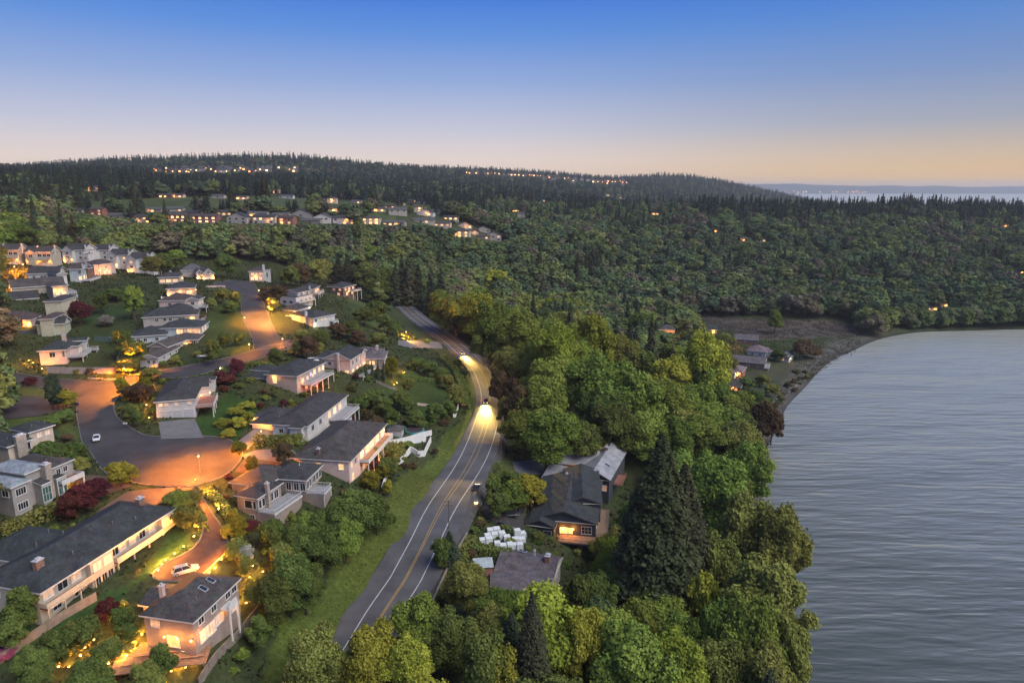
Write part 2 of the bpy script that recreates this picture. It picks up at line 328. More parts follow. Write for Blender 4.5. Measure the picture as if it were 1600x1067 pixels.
PADS = [('street', POLY_STREET, 'asphalt'), ('street', POLY_UPPER, 'asphalt'), ('driveway', POLY_DRIVE_A, 'red_paving'), ('driveway', POLY_DRIVE_E, 'concrete'), ('driveway', POLY_DRIVE_F, 'concrete'),
        ('driveway', POLY_DRIVE_G, 'concrete'), ('driveway', POLY_DRIVE_C, 'brown_paving'), ('street', POLY_WEST, 'asphalt'), ('parking_area', POLY_PARK, 'asphalt_dark'), ('pullout', POLY_PULL, 'asphalt'),
        ('patio', POLY_VPATIO, 'concrete'), ('driveway', POLY_BDRIVE, 'brown_paving'), ('driveway', POLY_KDRIVE, 'concrete'), ('driveway', POLY_HPAD, 'brown_paving')]
PADW = [(a, pxpoly(b), c) for a, b, c in PADS]
LAWN = [  # (polygon in the view, colour)
 ([(752,640),(742,690),(720,730),(640,850),(600,905),(555,975),(530,1020),(470,1080),(400,1080),(440,960),(500,930),(520,880),(560,830),(600,785),(640,735),(680,715),(690,680),(725,655),(735,615),(715,590),(705,565),(722,570),(742,600)], (.070,.094,.020)),
 ([(345,695),(310,680),(306,655),(345,628),(350,612),(392,628),(400,645),(370,690)], (.034,.064,.014)),
 ([(190,598),(186,566),(145,545),(105,570),(140,580)], (.030,.052,.016)),
 ([(205,470),(130,490),(125,530),(150,545),(190,560),(205,520)], (.027,.050,.015)),
 ([(330,470),(320,520),(330,560),(392,548),(394,520),(380,500),(360,470)], (.038,.060,.015)),
 ([(610,575),(690,580),(705,620),(690,660),(620,640),(600,610)], (.032,.058,.015)),
 ([(0,583),(70,590),(85,605),(0,600),(0,560),(40,575)], (.07,.085,.02)),
 ([(0,605),(60,606),(100,615),(110,640),(60,622),(0,618)], (.060,.074,.02)),
 ([(0,958),(60,985),(150,935),(210,905),(290,800),(300,850),(150,965),(60,1000),(0,1040)], (.038,.078,.02)),
 ([(0,655),(110,645),(120,690),(80,665),(0,672)], (.05,.08,.02)),
 ([(410,470),(420,520),(545,530),(560,500),(540,470),(580,470),(620,520),(480,520)], (.045,.062,.02)),
 ([(690,720),(740,760),(790,760),(850,745),(800,720),(770,700)], (.06,.075,.025)),
 ([(130,316),(620,316),(610,327),(470,327),(130,327)], (.055,.072,.026)),
 ([(570,336),(620,330),(615,350),(590,352)], (.055,.078,.026)),
 ([(640,360),(675,362),(672,376),(645,374)], (.06,.085,.026)),
 ([(1240,590),(1180,640),(1130,650),(1110,620),(1180,575),(1240,560)], (.050,.056,.030)),
 ([(1090,495),(1345,505),(1345,525),(1200,530),(1120,512)], (.088,.072,.062)),
]
LAWNW = [(pxpoly(p), c) for p, c in LAWN]
HOOD = pxpoly([(0,400),(100,393),(240,400),(330,408),(440,415),(560,432),(600,490),(635,515),(725,585),(752,640),(735,710),(640,890),(560,990),(480,1100),(0,1100)])
TOWN = pxpoly([(130,312),(480,312),(640,318),(700,325),(800,372),(800,384),(735,382),(660,378),(600,362),(400,356),(190,356),(130,345)])
EAST = pxpoly([(770,700),(850,690),(975,695),(985,760),(965,850),(920,900),(905,950),(770,950),(715,910),(690,880)])
BEACH = pxpoly([(1085,492),(1345,500),(1345,540),(1255,598),(1215,640),(1180,645),(1125,620),(1100,600),(1100,560),(1085,520)])
# ------------------------------------------------------------------ terrain sheet
def vnoise(x, y, s, seed):
    """smooth value noise"""
    g = np.random.default_rng(seed).random((64,64)); u = x/s; v = y/s; i = np.floor(u).astype(int); j = np.floor(v).astype(int); fu = u-i; fv = v-j
    fu = fu*fu*(3-2*fu); fv = fv*fv*(3-2*fv); a = lambda p, q: g[p % 64, q % 64]
    return (a(i,j)*(1-fu)+a(i+1,j)*fu)*(1-fv)+(a(i,j+1)*(1-fu)+a(i+1,j+1)*fu)*fv
def relief(x, y):
    """terrain, made level across the highway"""
    z = terrain(x, y); return z
us = np.sinh(np.linspace(-2.0, 2.0, 440))/math.sinh(2.0)*2.2; ls = np.linspace(math.log(22), math.log(9500), 430)
GX = us[None,:]*np.exp(ls)[:,None]; GY = np.repeat(np.exp(ls)[:,None], len(us), 1); GZ = relief(GX, GY)
near = GY < 620
col = np.zeros(GX.shape+(3,)); n1 = vnoise(GX, GY, 9, 1); n2 = vnoise(GX, GY, 40, 2)
col[:] = (.034,.046,.018); col += (n1*.022*n2)[...,None]*np.array((1.0,.85,.4))
for p, c in LAWNW:
    m = inpoly(GX, GY, p); cc = np.array(c)*(.72+.5*n1[m])[:,None]; cc += (n2[m]-.5)[:,None]*np.array((.03,.012,.004)); col[m] = np.clip(cc, .006, 1)
sand = np.clip((1.5-GZ)/.9, 0, 1)*(GY < 700)*np.clip((310-GX)/70, .15, 1); col = col*(1-sand[...,None])+np.array((.115,.105,.092))*(.7+.5*n1)[...,None]*sand[...,None]
wet = np.clip((.5-GZ)/.5, 0, 1); col *= (1-.55*wet)[...,None]
M_ground = vcolmat('ground')
_n = M_ground.node_tree.nodes; _L = M_ground.node_tree.links; _b = _n['Principled BSDF']
_tc = _n.new('ShaderNodeTexCoord'); _no = _n.new('ShaderNodeTexNoise'); _no.inputs['Scale'].default_value = .9; _no.inputs['Detail'].default_value = 9; _no.inputs['Roughness'].default_value = .7
_L.new(_tc.outputs['Object'], _no.inputs['Vector'])
_mr = _n.new('ShaderNodeMapRange'); _mr.inputs['From Min'].default_value = .3; _mr.inputs['From Max'].default_value = .7; _mr.inputs['To Min'].default_value = .5; _mr.inputs['To Max'].default_value = 1.45; _L.new(_no.outputs['Fac'], _mr.inputs['Value'])
_mx = _n.new('ShaderNodeMix'); _mx.data_type = 'RGBA'; _mx.blend_type = 'MULTIPLY'; _mx.inputs[0].default_value = 1; _at = [q for q in _n if q.type == 'ATTRIBUTE'][0]
_L.new(_at.outputs['Color'], _mx.inputs[6]); _L.new(_mr.outputs[0], _mx.inputs[7]); _L.new(_mx.outputs[2], _b.inputs['Base Color'])
_bp = _n.new('ShaderNodeBump'); _bp.inputs['Strength'].default_value = .6; _bp.inputs['Distance'].default_value = .3; _L.new(_no.outputs['Fac'], _bp.inputs['Height']); _L.new(_bp.outputs[0], _b.inputs['Normal'])
_I = np.arange(GX.size).reshape(GX.shape); _F = np.stack([_I[:-1,:-1], _I[:-1,1:], _I[1:,1:], _I[1:,:-1]], -1).reshape(-1,4)
g_o = link('terrain', npmesh('terrain', np.stack([GX,GY,GZ],-1).reshape(-1,3), _F, M_ground, {'colour': ('FLOAT_COLOR', np.concatenate([col.reshape(-1,3), np.ones((col.size//3,1))], 1))}, smooth=True)); kind(g_o, 'structure')
# ------------------------------------------------------------------ water
m = bpy.data.materials.new('sea_water'); m.use_nodes = True; _n = m.node_tree.nodes; _L = m.node_tree.links; _b = _n['Principled BSDF']
_b.inputs['Base Color'].default_value = (.018,.026,.022,1); _b.inputs['Specular Tint'].default_value = (1,.90,.66,1); _b.inputs['Roughness'].default_value = .10; _b.inputs['IOR'].default_value = 2.0
_b.inputs['Sheen Weight'].default_value = 1.0; _b.inputs['Sheen Roughness'].default_value = .45; _b.inputs['Sheen Tint'].default_value = (1,.96,.74,1)      # warm sheen added to stand in for low sky reflected at a grazing view
_tc = _n.new('ShaderNodeTexCoord'); prev = None
for sc_, rot, st, dist in ((.24, 14, (.18,1,1), .70), (.62, 20, (.25,1,1), .22), (.03, 10, (.4,1,1), 2.2)):
    mp = _n.new('ShaderNodeMapping'); mp.inputs['Rotation'].default_value = (0,0,R(rot)); mp.inputs['Scale'].default_value = st; _L.new(_tc.outputs['Object'], mp.inputs['Vector'])
    no = _n.new('ShaderNodeTexNoise'); no.inputs['Scale'].default_value = sc_; no.inputs['Detail'].default_value = 1.5; no.inputs['Distortion'].default_value = .3; _L.new(mp.outputs[0], no.inputs['Vector'])
    bp = _n.new('ShaderNodeBump'); bp.inputs['Strength'].default_value = 1; bp.inputs['Distance'].default_value = dist; _L.new(no.outputs['Fac'], bp.inputs['Height'])
    if prev: _L.new(prev.outputs[0], bp.inputs['Normal'])
    prev = bp
_L.new(prev.outputs[0], _b.inputs['Normal'])
mb = MB(); mb.quad((-6000,-200,0),(40000,-200,0),(40000,45000,0),(-6000,45000,0)); kind(mb.build('sea', m), 'structure')
# far shore across the sound
xs = np.linspace(1500, 24000, 220); top = 120 + 95*vnoise(xs, xs*0, 2600, 5) + 22*vnoise(xs, xs*0, 500, 6) + 5*nr.random(220)
V = []; 
for x, t in zip(xs, top): V += [(x,14000,-2),(x,14250,t*.55),(x,14800,t),(x,16500,0)]
V = np.array(V); F = [(4*i+j, 4*i+4+j, 4*i+5+j, 4*i+1+j) for i in range(219) for j in range(3)]
kind(link('hills', npmesh('hills', V, F, mat('far_woods', (.022,.032,.02), .95, .3, .01), smooth=True)), 'structure')
# ------------------------------------------------------------------ paved areas
A_ = mat('asphalt', (.026,.026,.028), .85, .2, .22, .4, col2=(.052,.051,.054), detail=9); mat('asphalt_dark', (.042,.040,.040), .9, .2, .5, .3); mat('red_paving', (.085,.045,.034), .85, .2, .6, .4); mat('concrete', (.13,.13,.132), .85, .15, .4, .2); mat('brown_paving', (.075,.060,.052), .85, .2, .5, .3)
mat('white_line', (.42,.42,.41), .7, .18, 2.0); mat('yellow_line', (.36,.22,.06), .7, .2, 2.0); mat('shoulder', (.06,.059,.06), .95, .3, .8, .5); mat('kerb', (.14,.135,.13), .9, .15, 1.0)
def drape(poly, lift, step=2.0):
    P = []
    for i in range(len(poly)):
        a = np.array(poly[i][:2]); b = np.array(poly[(i+1) % len(poly)][:2]); n = max(1, int(np.linalg.norm(b-a)/step))
        P += [tuple(a+(b-a)*k/n) for k in range(n)]
    nb = len(P); xs_, ys_ = zip(*P); gx, gy = np.meshgrid(np.arange(min(xs_), max(xs_), step), np.arange(min(ys_), max(ys_), step)); gx = gx.ravel(); gy = gy.ravel()
    k = inpoly(gx, gy, P); gx, gy = gx[k], gy[k]; B = np.array(P)
    if len(gx): k = np.array([np.min(np.hypot(B[:,0]-x, B[:,1]-y)) > step*.5 for x, y in zip(gx, gy)], bool); gx, gy = gx[k], gy[k]
    vs = [Vector(p) for p in P] + [Vector(p) for p in zip(gx, gy)]
    r = geometry.delaunay_2d_cdt(vs, [(i, (i+1) % nb) for i in range(nb)], [], 1, 1e-4)
    V = np.array([tuple(v) for v in r[0]]); z = terrain(V[:,0], V[:,1]) + lift
    return [tuple(q) for q in np.column_stack([V, z])], [tuple(f) for f in r[2]]
for i, (nm, p, mt) in enumerate(PADW):
    vs, fs = drape(p, .10 + .004*i); me = bpy.data.meshes.new(nm); me.from_pydata(vs, [], fs); me.materials.append(MAT[mt])
    kind(link(nm, me), 'structure')
    if nm in ('street', 'driveway') and len(p) > 12:           # kerb along the edge
        mb = MB(); q = np.array(p); q = np.vstack([q, q[:1]])
        e = spline(q, 2.0)[:, :2]; c = q.mean(0)
        for a, b in zip(e[:-1], e[1:]):
            d = b-a; l = np.linalg.norm(d); 
            if l < .05: continue
            nrm = np.array((d[1], -d[0]))/l*.11; za, zb = tz(*a), tz(*b)
            mb.add([(*(a-nrm), za-.1), (*(b-nrm), zb-.1), (*(b+nrm), zb-.1), (*(a+nrm), za-.1), (*(a-nrm), za+.22), (*(b-nrm), zb+.22), (*(b+nrm), zb+.22), (*(a+nrm), za+.22)], [(4,5,6,7),(0,1,5,4),(2,3,7,6)])
        kind(mb.build('kerb', MAT['kerb']), 'structure')
def ribbon(P, N, l, r, lift, s0=0, s1=None, dash=None):
    s1 = s1 or len(P); V = []; F = []
    for i in range(s0, s1):
        for w in (l, r): V.append((P[i,0]+N[i,0]*w, P[i,1]+N[i,1]*w, P[i,2]+lift))
    for i in range(len(V)//2-1):
        if dash and i % dash[1] >= dash[0]: continue
        F.append((2*i, 2*i+1, 2*i+3, 2*i+2))
    return V, F
HWZ = HWY.copy()
g1 = terrain(HWY[:,0]+HWYN[:,0]*7, HWY[:,1]+HWYN[:,1]*7); g2 = terrain(HWY[:,0]-HWYN[:,0]*7, HWY[:,1]-HWYN[:,1]*7); g0 = terrain(HWY[:,0], HWY[:,1])
zz = np.maximum(np.maximum(g1, g2), g0); zz[6:-6] = np.convolve(zz, np.ones(13)/13, 'valid'); HWZ[:,2] = zz + .12
mat('road_asphalt', (.055,.055,.059), .85, .2, .16, .5, col2=(.100,.099,.104), detail=10)
nh = len(HWY); EDL = np.interp(np.arange(nh), [0, nh*.2, nh*.4, nh], [8.0, 7.6, 6.0, 5.8]); EDR = np.interp(np.arange(nh), [0, nh*.3, nh*.42, nh], [7.2, 6.8, 5.6, 6.4])
def edges(k0, k1):
    V = [];
    for i in range(nh):
        for k in (k0, k1):
            w = -EDL[i]-k if side < 0 else EDR[i]+k; V.append((HWZ[i,0]+HWYN[i,0]*w, HWZ[i,1]+HWYN[i,1]*w, HWZ[i,2]))
    return V, [(2*i, 2*i+1, 2*i+3, 2*i+2) for i in range(nh-1)]
mb = MB(); V = []
for i in range(nh):
    for w in (-EDL[i], 0, EDR[i]): V.append((HWZ[i,0]+HWYN[i,0]*w, HWZ[i,1]+HWYN[i,1]*w, HWZ[i,2]))
mb.add(V, [(3*i+j, 3*i+j+1, 3*i+j+4, 3*i+j+3) for i in range(nh-1) for j in (0,1)])
for side in (-1, 1):       # shoulders fall to the ground
    V, F = edges(0, 1.9)
    for i in range(1, len(V), 2): V[i] = (V[i][0], V[i][1], V[i][2]-2.2)
    mb.add(V, F, 1)
kind(mb.build('highway', [MAT['road_asphalt'], MAT['shoulder']]), 'structure')
mb = MB()
nh = len(HWY); wd = np.interp(np.arange(nh), [0, nh*.12, nh*.27, nh*.36, nh*.45, nh], [3.55, 3.6, 4.3, 4.3, 3.6, 3.6]); med = np.interp(np.arange(nh), [0, nh*.12, nh*.27, nh*.36, nh*.45, nh], [.14, .2, .75, .8, .16, .14])
def line(off, w, mi, lift=.012, dash=None):
    V = []; F = []
    for i in range(nh):
        for e in (-w, w): V.append((HWZ[i,0]+HWYN[i,0]*(off[i]+e), HWZ[i,1]+HWYN[i,1]*(off[i]+e), HWZ[i,2]+lift))
    F = [(2*i, 2*i+1, 2*i+3, 2*i+2) for i in range(nh-1) if not dash or i % dash[1] < dash[0]]
    mb.add(V, F, mi)
line(-wd, .11, 0); line(wd, .11, 0); line(-med, .08, 1); line(med, .08, 1)
kind(mb.build('road_markings', [MAT['white_line'], MAT['yellow_line']]), 'structure')

# ------------------------------------------------------------------ evening air
HAZE = 7.0e-5
mb = MB(); mb.box((-9000,-600,-14), (36000,0,0), (0,18500,0), (0,0,252)); hz = mb.build('haze', bpy.data.materials.new('air')); kind(hz, 'stuff')
_hm = hz.data.materials[0]; _hm.use_nodes = True; _nn = _hm.node_tree.nodes; _nn.clear(); _pv = _nn.new('ShaderNodeVolumePrincipled'); _pv.inputs['Color'].default_value = (.95,.97,1,1); _pv.inputs['Density'].default_value = HAZE; _pv.inputs['Anisotropy'].default_value = .2
_oo = _nn.new('ShaderNodeOutputMaterial'); _hm.node_tree.links.new(_pv.outputs[0], _oo.inputs['Volume'])
# ------------------------------------------------------------------ houses
mat('trim', (.54,.525,.50), .6, .08, 1.0); mat('trim_dark', (.10,.09,.085), .7, .2, 1.0); mat('wood_deck', (.20,.13,.085), .8, .25, 1.2, .3); mat('grey_deck', (.24,.24,.25), .8, .15, 1.0); mat('red_deck', (.22,.10,.075), .8, .2, 1.0)
mat('brick', (.20,.12,.09), .9, .35, 3.0, .5); mat('stone', (.30,.26,.22), .9, .35, 2.2, .5); mat('glass', (.018,.022,.028), .12, .2, .5, spec=.6); mat('glass_green', (.05,.11,.10), .15, .2, .5, spec=.6); mat('metal_cap', (.40,.40,.42), .4, .1, 2); mat('pole_dark', (.12,.12,.13), .6, .1, 2); mat('soffit', (.42,.39,.34), .8, .1, 1)
for n_, c_ in dict(white=(.47,.455,.435), cream=(.40,.35,.275), beige=(.44,.37,.30), pink=(.55,.41,.36), rose=(.50,.36,.30), grey=(.27,.25,.235), greige=(.34,.30,.265), taupe=(.25,.205,.18), sage=(.36,.37,.29), mustard=(.48,.43,.31), blue_grey=(.36,.40,.42), dark=(.045,.05,.06), brown=(.14,.09,.075), brick_red=(.25,.11,.085), maroon=(.22,.09,.10)).items(): siding('siding_'+n_, c_)
for n_, c_ in dict(slate=(.048,.058,.066), charcoal=(.060,.060,.066), brown=(.100,.080,.072), warm=(.088,.072,.066), plum=(.098,.074,.082), maroon=(.15,.075,.095), blue=(.155,.20,.245), teal=(.040,.060,.066), grey=(.12,.12,.13), red=(.10,.058,.052)).items(): roofmat('roof_'+n_, tuple(v*(1 if n_ in ('plum','maroon','blue') else .62) for v in c_))
roofmat('roof_metal', (.22,.225,.26), True)
WIN_WARM = glow('window_warm', (1.0,.42,.09), .75, .75); WIN_DIM = glow('window_dim', (1.0,.40,.13), .25, .75); WIN_HOT = glow('window_bright', (1.0,.52,.13), 1.25, .6); BULB = glow('bulb', (1.0,.50,.13), 9); BULB_W = glow('bulb_pale', (1.0,.88,.66), 22); WIN_RED = glow('window_red', (1.0,.16,.06), .9, .6)
WIN_PURPLE = glow('window_purple', (.45,.25,1.0), 1.4, .3)
PANE = {0: MAT['glass'], 1: WIN_WARM, 2: WIN_HOT, 3: WIN_DIM, 4: WIN_RED, 5: MAT['glass_green'], 6: WIN_PURPLE}
HOUSES = []      # (name used in other labels, xy, radius) of every building
FOOT = []        # footprints, to keep plants out
FACES = {'AB': (0,1), 'BC': (1,2), 'CD': (2,3), 'DA': (3,0)}
LK = 5.5       # brightness of the wall lamps
class House:
    def __init__(s, name, label, short, at, wall, roof, cat='house', group=None):
        g = ground(*at); s.o = g; s.t = thing(name, label, cat, tuple(g), group); s.wall = MAT['siding_'+wall] if 'siding_'+wall in MAT else MAT[wall]; s.roof = MAT['roof_'+roof]; s.m = []; s.short = short; s.lab = label
        if short: HOUSES.append((short, g[:2]))
    def L(s, p): return (p[0]-s.o[0], p[1]-s.o[1], p[2]-s.o[2])
    def P(s, xy, z): return (xy[0]-s.o[0], xy[1]-s.o[1], z)
    def frame(s, c, eh):
        b, a, cc, lu, lv, ang = fit(*c, s.o[2]+eh); return b, a, cc, lu, lv
    def mass(s, c=None, rel=None, eh=5.5, roof='hip', pitch=.42, over=.55, wall=None, rmat=None, base=-3.5, fascia='trim', of=0, zb=None):
        """one block of the house under one roof. c: three roof-edge corners seen in the view; rel: (x0,y0,x1,y1) in metres on block 0's axes"""
        if c: b, a, cc, lu, lv = s.frame(c, eh)
        else:
            q = s.m[of]; a, cc = q['a'], q['c']; b = q['B'] + cc*rel[0] + a*rel[1]; lu, lv = rel[3]-rel[1], rel[2]-rel[0]
        E = [b+a*lu, b, b+cc*lv, b+a*lu+cc*lv]; ov = over if isinstance(over, (tuple, list)) else (over,)*4   # AB, BC, CD, DA
        B = b + a*ov[1] + cc*ov[0]; A = b + a*(lu-ov[3]) + cc*ov[0]; C = b + a*ov[1] + cc*(lv-ov[2]); D = b + a*(lu-ov[3]) + cc*(lv-ov[2])
        W = [A, B, C, D]; q = dict(a=a, c=cc, B=b, lu=lu, lv=lv, W=W, E=E, eh=eh); s.m.append(q); FOOT.append(np.array(E))
        z0 = base if zb is None else zb; mb = MB(); wm = MAT['siding_'+wall] if wall else s.wall
        for i in range(4): p, r = W[i], W[(i+1)%4]; mb.quad(s.P(p,z0), s.P(r,z0), s.P(r,eh), s.P(p,eh))
        rm = MAT['roof_'+rmat] if rmat else s.roof; rb = MB(); th = .22; zr = eh + .02
        def slab(poly):        # a roof plane with its thickness
            n = len(poly); rb.add([s.P(p[:2], p[2]+th) for p in poly], [tuple(range(n))])
        ridge = None
        if roof == 'hip':
            if lv >= lu: h = lu/2; r1 = b+a*h+cc*h; r2 = b+a*h+cc*(lv-h); rh = zr+h*pitch
            else: h = lv/2; r1 = b+cc*h+a*(lu-h); r2 = b+cc*h+a*h; rh = zr+h*pitch
            A3, B3, C3, D3 = [(*e, zr) for e in E]; R1 = (*r1, rh); R2 = (*r2, rh); ridge = (R1, R2)
            if lv >= lu: [slab(p) for p in ((A3,B3,R1), (B3,C3,R2,R1), (C3,D3,R2), (D3,A3,R1,R2))]
            else: [slab(p) for p in ((A3,B3,R2,R1), (B3,C3,R2), (C3,D3,R1,R2), (D3,A3,R1))]
        elif roof in ('gable_c', 'gable_a'):
            A3, B3, C3, D3 = [(*e, zr) for e in E]
            if roof == 'gable_c':      # ridge along BC
                h = lu/2; rh = zr+h*pitch; R1 = (*(b+a*h), rh); R2 = (*(b+a*h+cc*lv), rh); slab((B3,C3,R2,R1)); slab((D3,A3,R1,R2))
                for (p, r_, k) in ((W[0],W[1],ov[0]), (W[2],W[3],ov[2])):
                    mid = (p+r_)/2; mb.add([s.P(p,eh), s.P(r_,eh), s.P(mid, zr+h*pitch-.05)], [(0,1,2)])
            else:
                h = lv/2; rh = zr+h*pitch; R1 = (*(b+cc*h), rh); R2 = (*(b+cc*h+a*lu), rh); slab((C3,D3,R2,R1)); slab((A3,B3,R1,R2))
                for (p, r_) in ((W[1],W[2]), (W[3],W[0])):
                    mid = (p+r_)/2; mb.add([s.P(p,eh), s.P(r_,eh), s.P(mid, zr+h*pitch-.05)], [(0,1,2)])
            ridge = (R1, R2)
        elif roof in ('shed_a', 'shed_c'):
            up = {'shed_a': (lu*pitch,0,0,lu*pitch), 'shed_c': (0,0,lv*pitch,lv*pitch)}[roof]
            Z = [zr+u for u in up]; slab([(*e, z) for e, z in zip(E, Z)])
            for i in range(4):
                p, r = W[i], W[(i+1)%4]; mb.quad(s.P(p,eh-.01), s.P(r,eh-.01), s.P(r,Z[(i+1)%4]+.02), s.P(p,Z[i]+.02))
        elif roof == 'flat':
            slab([(*e, zr) for e in E])
        q['ridge'] = ridge
        w = mb.build('wall', wm, s.t)
        if roof != 'none':
            ro = rb.build('roof', rm, s.t); q['roof'] = ro
            fb = MB()
            if roof in ('hip', 'flat'):
                for i in range(4):
                    p, r = E[i], E[(i+1)%4]; fb.quad(s.P(p,zr-.08), s.P(r,zr-.08), s.P(r,zr+th-.005), s.P(p,zr+th-.005))
                    fb.quad(s.P(p,zr-.08), s.P(W[i],zr-.081), s.P(W[(i+1)%4],zr-.081), s.P(r,zr-.08), 1)
            else:
                top = {0: zr, 1: zr, 2: zr, 3: zr}
                edge = [(*e, zr) for e in E]
                if roof.startswith('shed'): edge = [(*e, z) for e, z in zip(E, Z)]
                for i in range(4):
                    p, r = edge[i], edge[(i+1)%4]
                    if roof == 'gable_c' and i in (0,2) or roof == 'gable_a' and i in (1,3):
                        R_ = {('gable_c',0): ridge[0], ('gable_c',2): ridge[1], ('gable_a',1): ridge[0], ('gable_a',3): ridge[1]}[(roof,i)]
                        for u, v in ((p, R_), (R_, r)): fb.quad(s.P(u[:2],u[2]-.16), s.P(v[:2],v[2]-.16), s.P(v[:2],v[2]+th-.005), s.P(u[:2],u[2]+th-.005))
                    else: fb.quad(s.P(p[:2],p[2]-.12), s.P(r[:2],r[2]-.12), s.P(r[:2],r[2]+th-.005), s.P(p[:2],p[2]+th-.005))
                    fb.quad(s.P(p[:2],p[2]-.1), s.P(W[i],p[2]-.1), s.P(W[(i+1)%4],r[2]-.1), s.P(r[:2],r[2]-.1), 1)
            fb.build('fascia', [MAT[fascia], MAT['soffit']], ro)
            if roof == 'hip' and min(lu, lv) > 6:            # vent pipes through the shingles
                for fx, fy in ((.30,.22),(.62,.30),(.74,.18)):
                    p_ = b+cc*lv*fx+a*lu*fy; zz = eh+.1+pitch*min(lv*fx, lv*(1-fx), lu*fy); vb = MB(); vb.cyl(s.P(p_,zz), s.P(p_,zz+.75), .10, .10, 7); vb.cyl(s.P(p_,zz+.75), s.P(p_,zz+.86), .17, .12, 7); vb.build('roof_vent', MAT['pole_dark'], ro)
        return q
    def axes(s, mi, face):
        W = s.m[mi]['W']; i, j = FACES[face]; p, r = W[i], W[j]; l = np.linalg.norm(r-p); d = (r-p)/l; n = np.array((d[1], -d[0])); c = sum(W)/4
        if n @ ((p+r)/2-c) < 0: n = -n
        return p, d, n, l
    def win(s, mi, face, t, z, w=1.5, h=1.4, lit=0, mull=1, trim='trim', bars=0):
        p, d, n, l = s.axes(mi, face); c = p + d*(l*t); fb = MB(); th = .13
        D3 = np.array((*d,0)); N3 = np.array((*n,0)); Z3 = np.array((0,0,1)); c3 = np.array(s.P(c, z))
        def bar(x0, x1, z0, z1, dp=.09): fb.box(c3+D3*x0+Z3*z0+N3*.003, D3*(x1-x0), N3*dp, Z3*(z1-z0))
        bar(-w/2-th, w/2+th, h/2, h/2+th); bar(-w/2-th, w/2+th, -h/2-th, -h/2, .14); bar(-w/2-th, -w/2, -h/2, h/2); bar(w/2, w/2+th, -h/2, h/2)
        for k in range(mull): x = -w/2 + w*(k+1)/(mull+1); bar(x-.035, x+.035, -h/2, h/2, .06)
        for k in range(bars): x = -h/2 + h*(k+1)/(bars+1); bar(-w/2, w/2, x-.03, x+.03, .055)
        f = fb.build('window', MAT[trim], s.t)
        pb = MB(); o = c3+N3*.025; pb.quad(o-D3*w/2-Z3*h/2, o+D3*w/2-Z3*h/2, o+D3*w/2+Z3*h/2, o-D3*w/2+Z3*h/2); pb.build('pane', PANE[lit], f)
    def wins(s, mi, face, ts, z, w=1.3, h=1.3, lit=0, **k):
        for i, t in enumerate(ts): s.win(mi, face, t, z, w, h, lit[i] if isinstance(lit, (list, tuple)) else lit, **k)
    def door(s, mi, face, t, w=4.8, h=2.3, m='trim', z0=0, garage=True, name=None):
        p, d, n, l = s.axes(mi, face); c = p+d*(l*t); D3 = np.array((*d,0)); N3 = np.array((*n,0)); Z3 = np.array((0,0,1)); c3 = np.array(s.P(c, z0)); b = MB()
        k = 4 if garage else 1
        for i in range(k): b.box(c3-D3*w/2+Z3*(h*i/k+.01)+N3*.004, D3*w, N3*(.06), Z3*(h/k-.05))
        dr = b.build(name or ('garage_door' if garage else 'door'), MAT[m], s.t)
        f = MB(); f.box(c3-D3*(w/2+.15)+N3*.004, D3*.14, N3*.1, Z3*(h+.15)); f.box(c3+D3*(w/2+.01)+N3*.004, D3*.14, N3*.1, Z3*(h+.15)); f.box(c3-D3*w/2+Z3*(h+.005)+N3*.004, D3*w, N3*.1, Z3*.14); f.build('frame', MAT['trim'], dr)
    def deck(s, mi, face, t0, t1, depth, z, floor='grey_deck', rail='trim', posts=True, inset=0, solid=False, th=.3, rh=1.0, ends=(1,1), skirt=None, glass=False, roofed=False):
        p, d, n, l = s.axes(mi, face); D3 = np.array((*d,0)); N3 = np.array((*n,0)); Z3 = np.array((0,0,1)); o = np.array(s.P(p+d*(l*t0), z)) - N3*inset + N3*.006; w = l*(t1-t0)
        b = MB(); b.box(o-Z3*th, D3*w, N3*depth, Z3*th); dk = b.build('deck', MAT[floor], s.t)
        e = MB(); e.box(o+N3*(depth+.002)-Z3*(th+.02), D3*w, N3*.06, Z3*(th+.06)); e.build('fascia', MAT[rail], dk)
        r = MB(); c0 = o+N3*(depth-.08); segs = [(c0, D3, w)]
        if ends[0]: segs.append((o+D3*.03, N3, depth-.1))
        if ends[1]: segs.append((o+D3*(w-.08), N3, depth-.1))
        for q, v, ln in segs:
            pv = np.cross(v, Z3)
            if solid: r.box(q+Z3*.06, v*ln, pv*.09, Z3*(rh-.06))
            else:
                r.box(q+Z3*rh, v*ln, pv*.1, Z3*.08); r.box(q+Z3*.12, v*ln, pv*.05, Z3*.06)
                for k in range(int(ln/.45)+1): r.box(q+v*(k*ln/(int(ln/.45)+1)), v*.05, pv*.05, Z3*rh)
        r.build('railing', MAT[rail], dk)
        if glass:
            gb = MB(); gb.box(c0+Z3*.2+N3*.02, D3*w, N3*.02, Z3*(rh-.25)); gb.build('glass_panel', MAT['glass_green'], dk)
        if posts:
            k = max(2, int(round(w/4))+1)
            for i in range(k):
                pb = MB(); x = .1+(w-.35)*i/(k-1); pb.box(o+D3*x+N3*(depth-.35)-Z3*(th+.01), D3*.24, N3*.24, -Z3*(z-th+3.2)); pb.build('post', MAT[rail], s.t)
        if skirt:
            sb = MB(); sb.box(o+N3*.02-Z3*(th+.01), D3*w, N3*(depth-.2), -Z3*(z-th+3)); sb.build('base_wall', MAT['siding_'+skirt], s.t)
        return dk
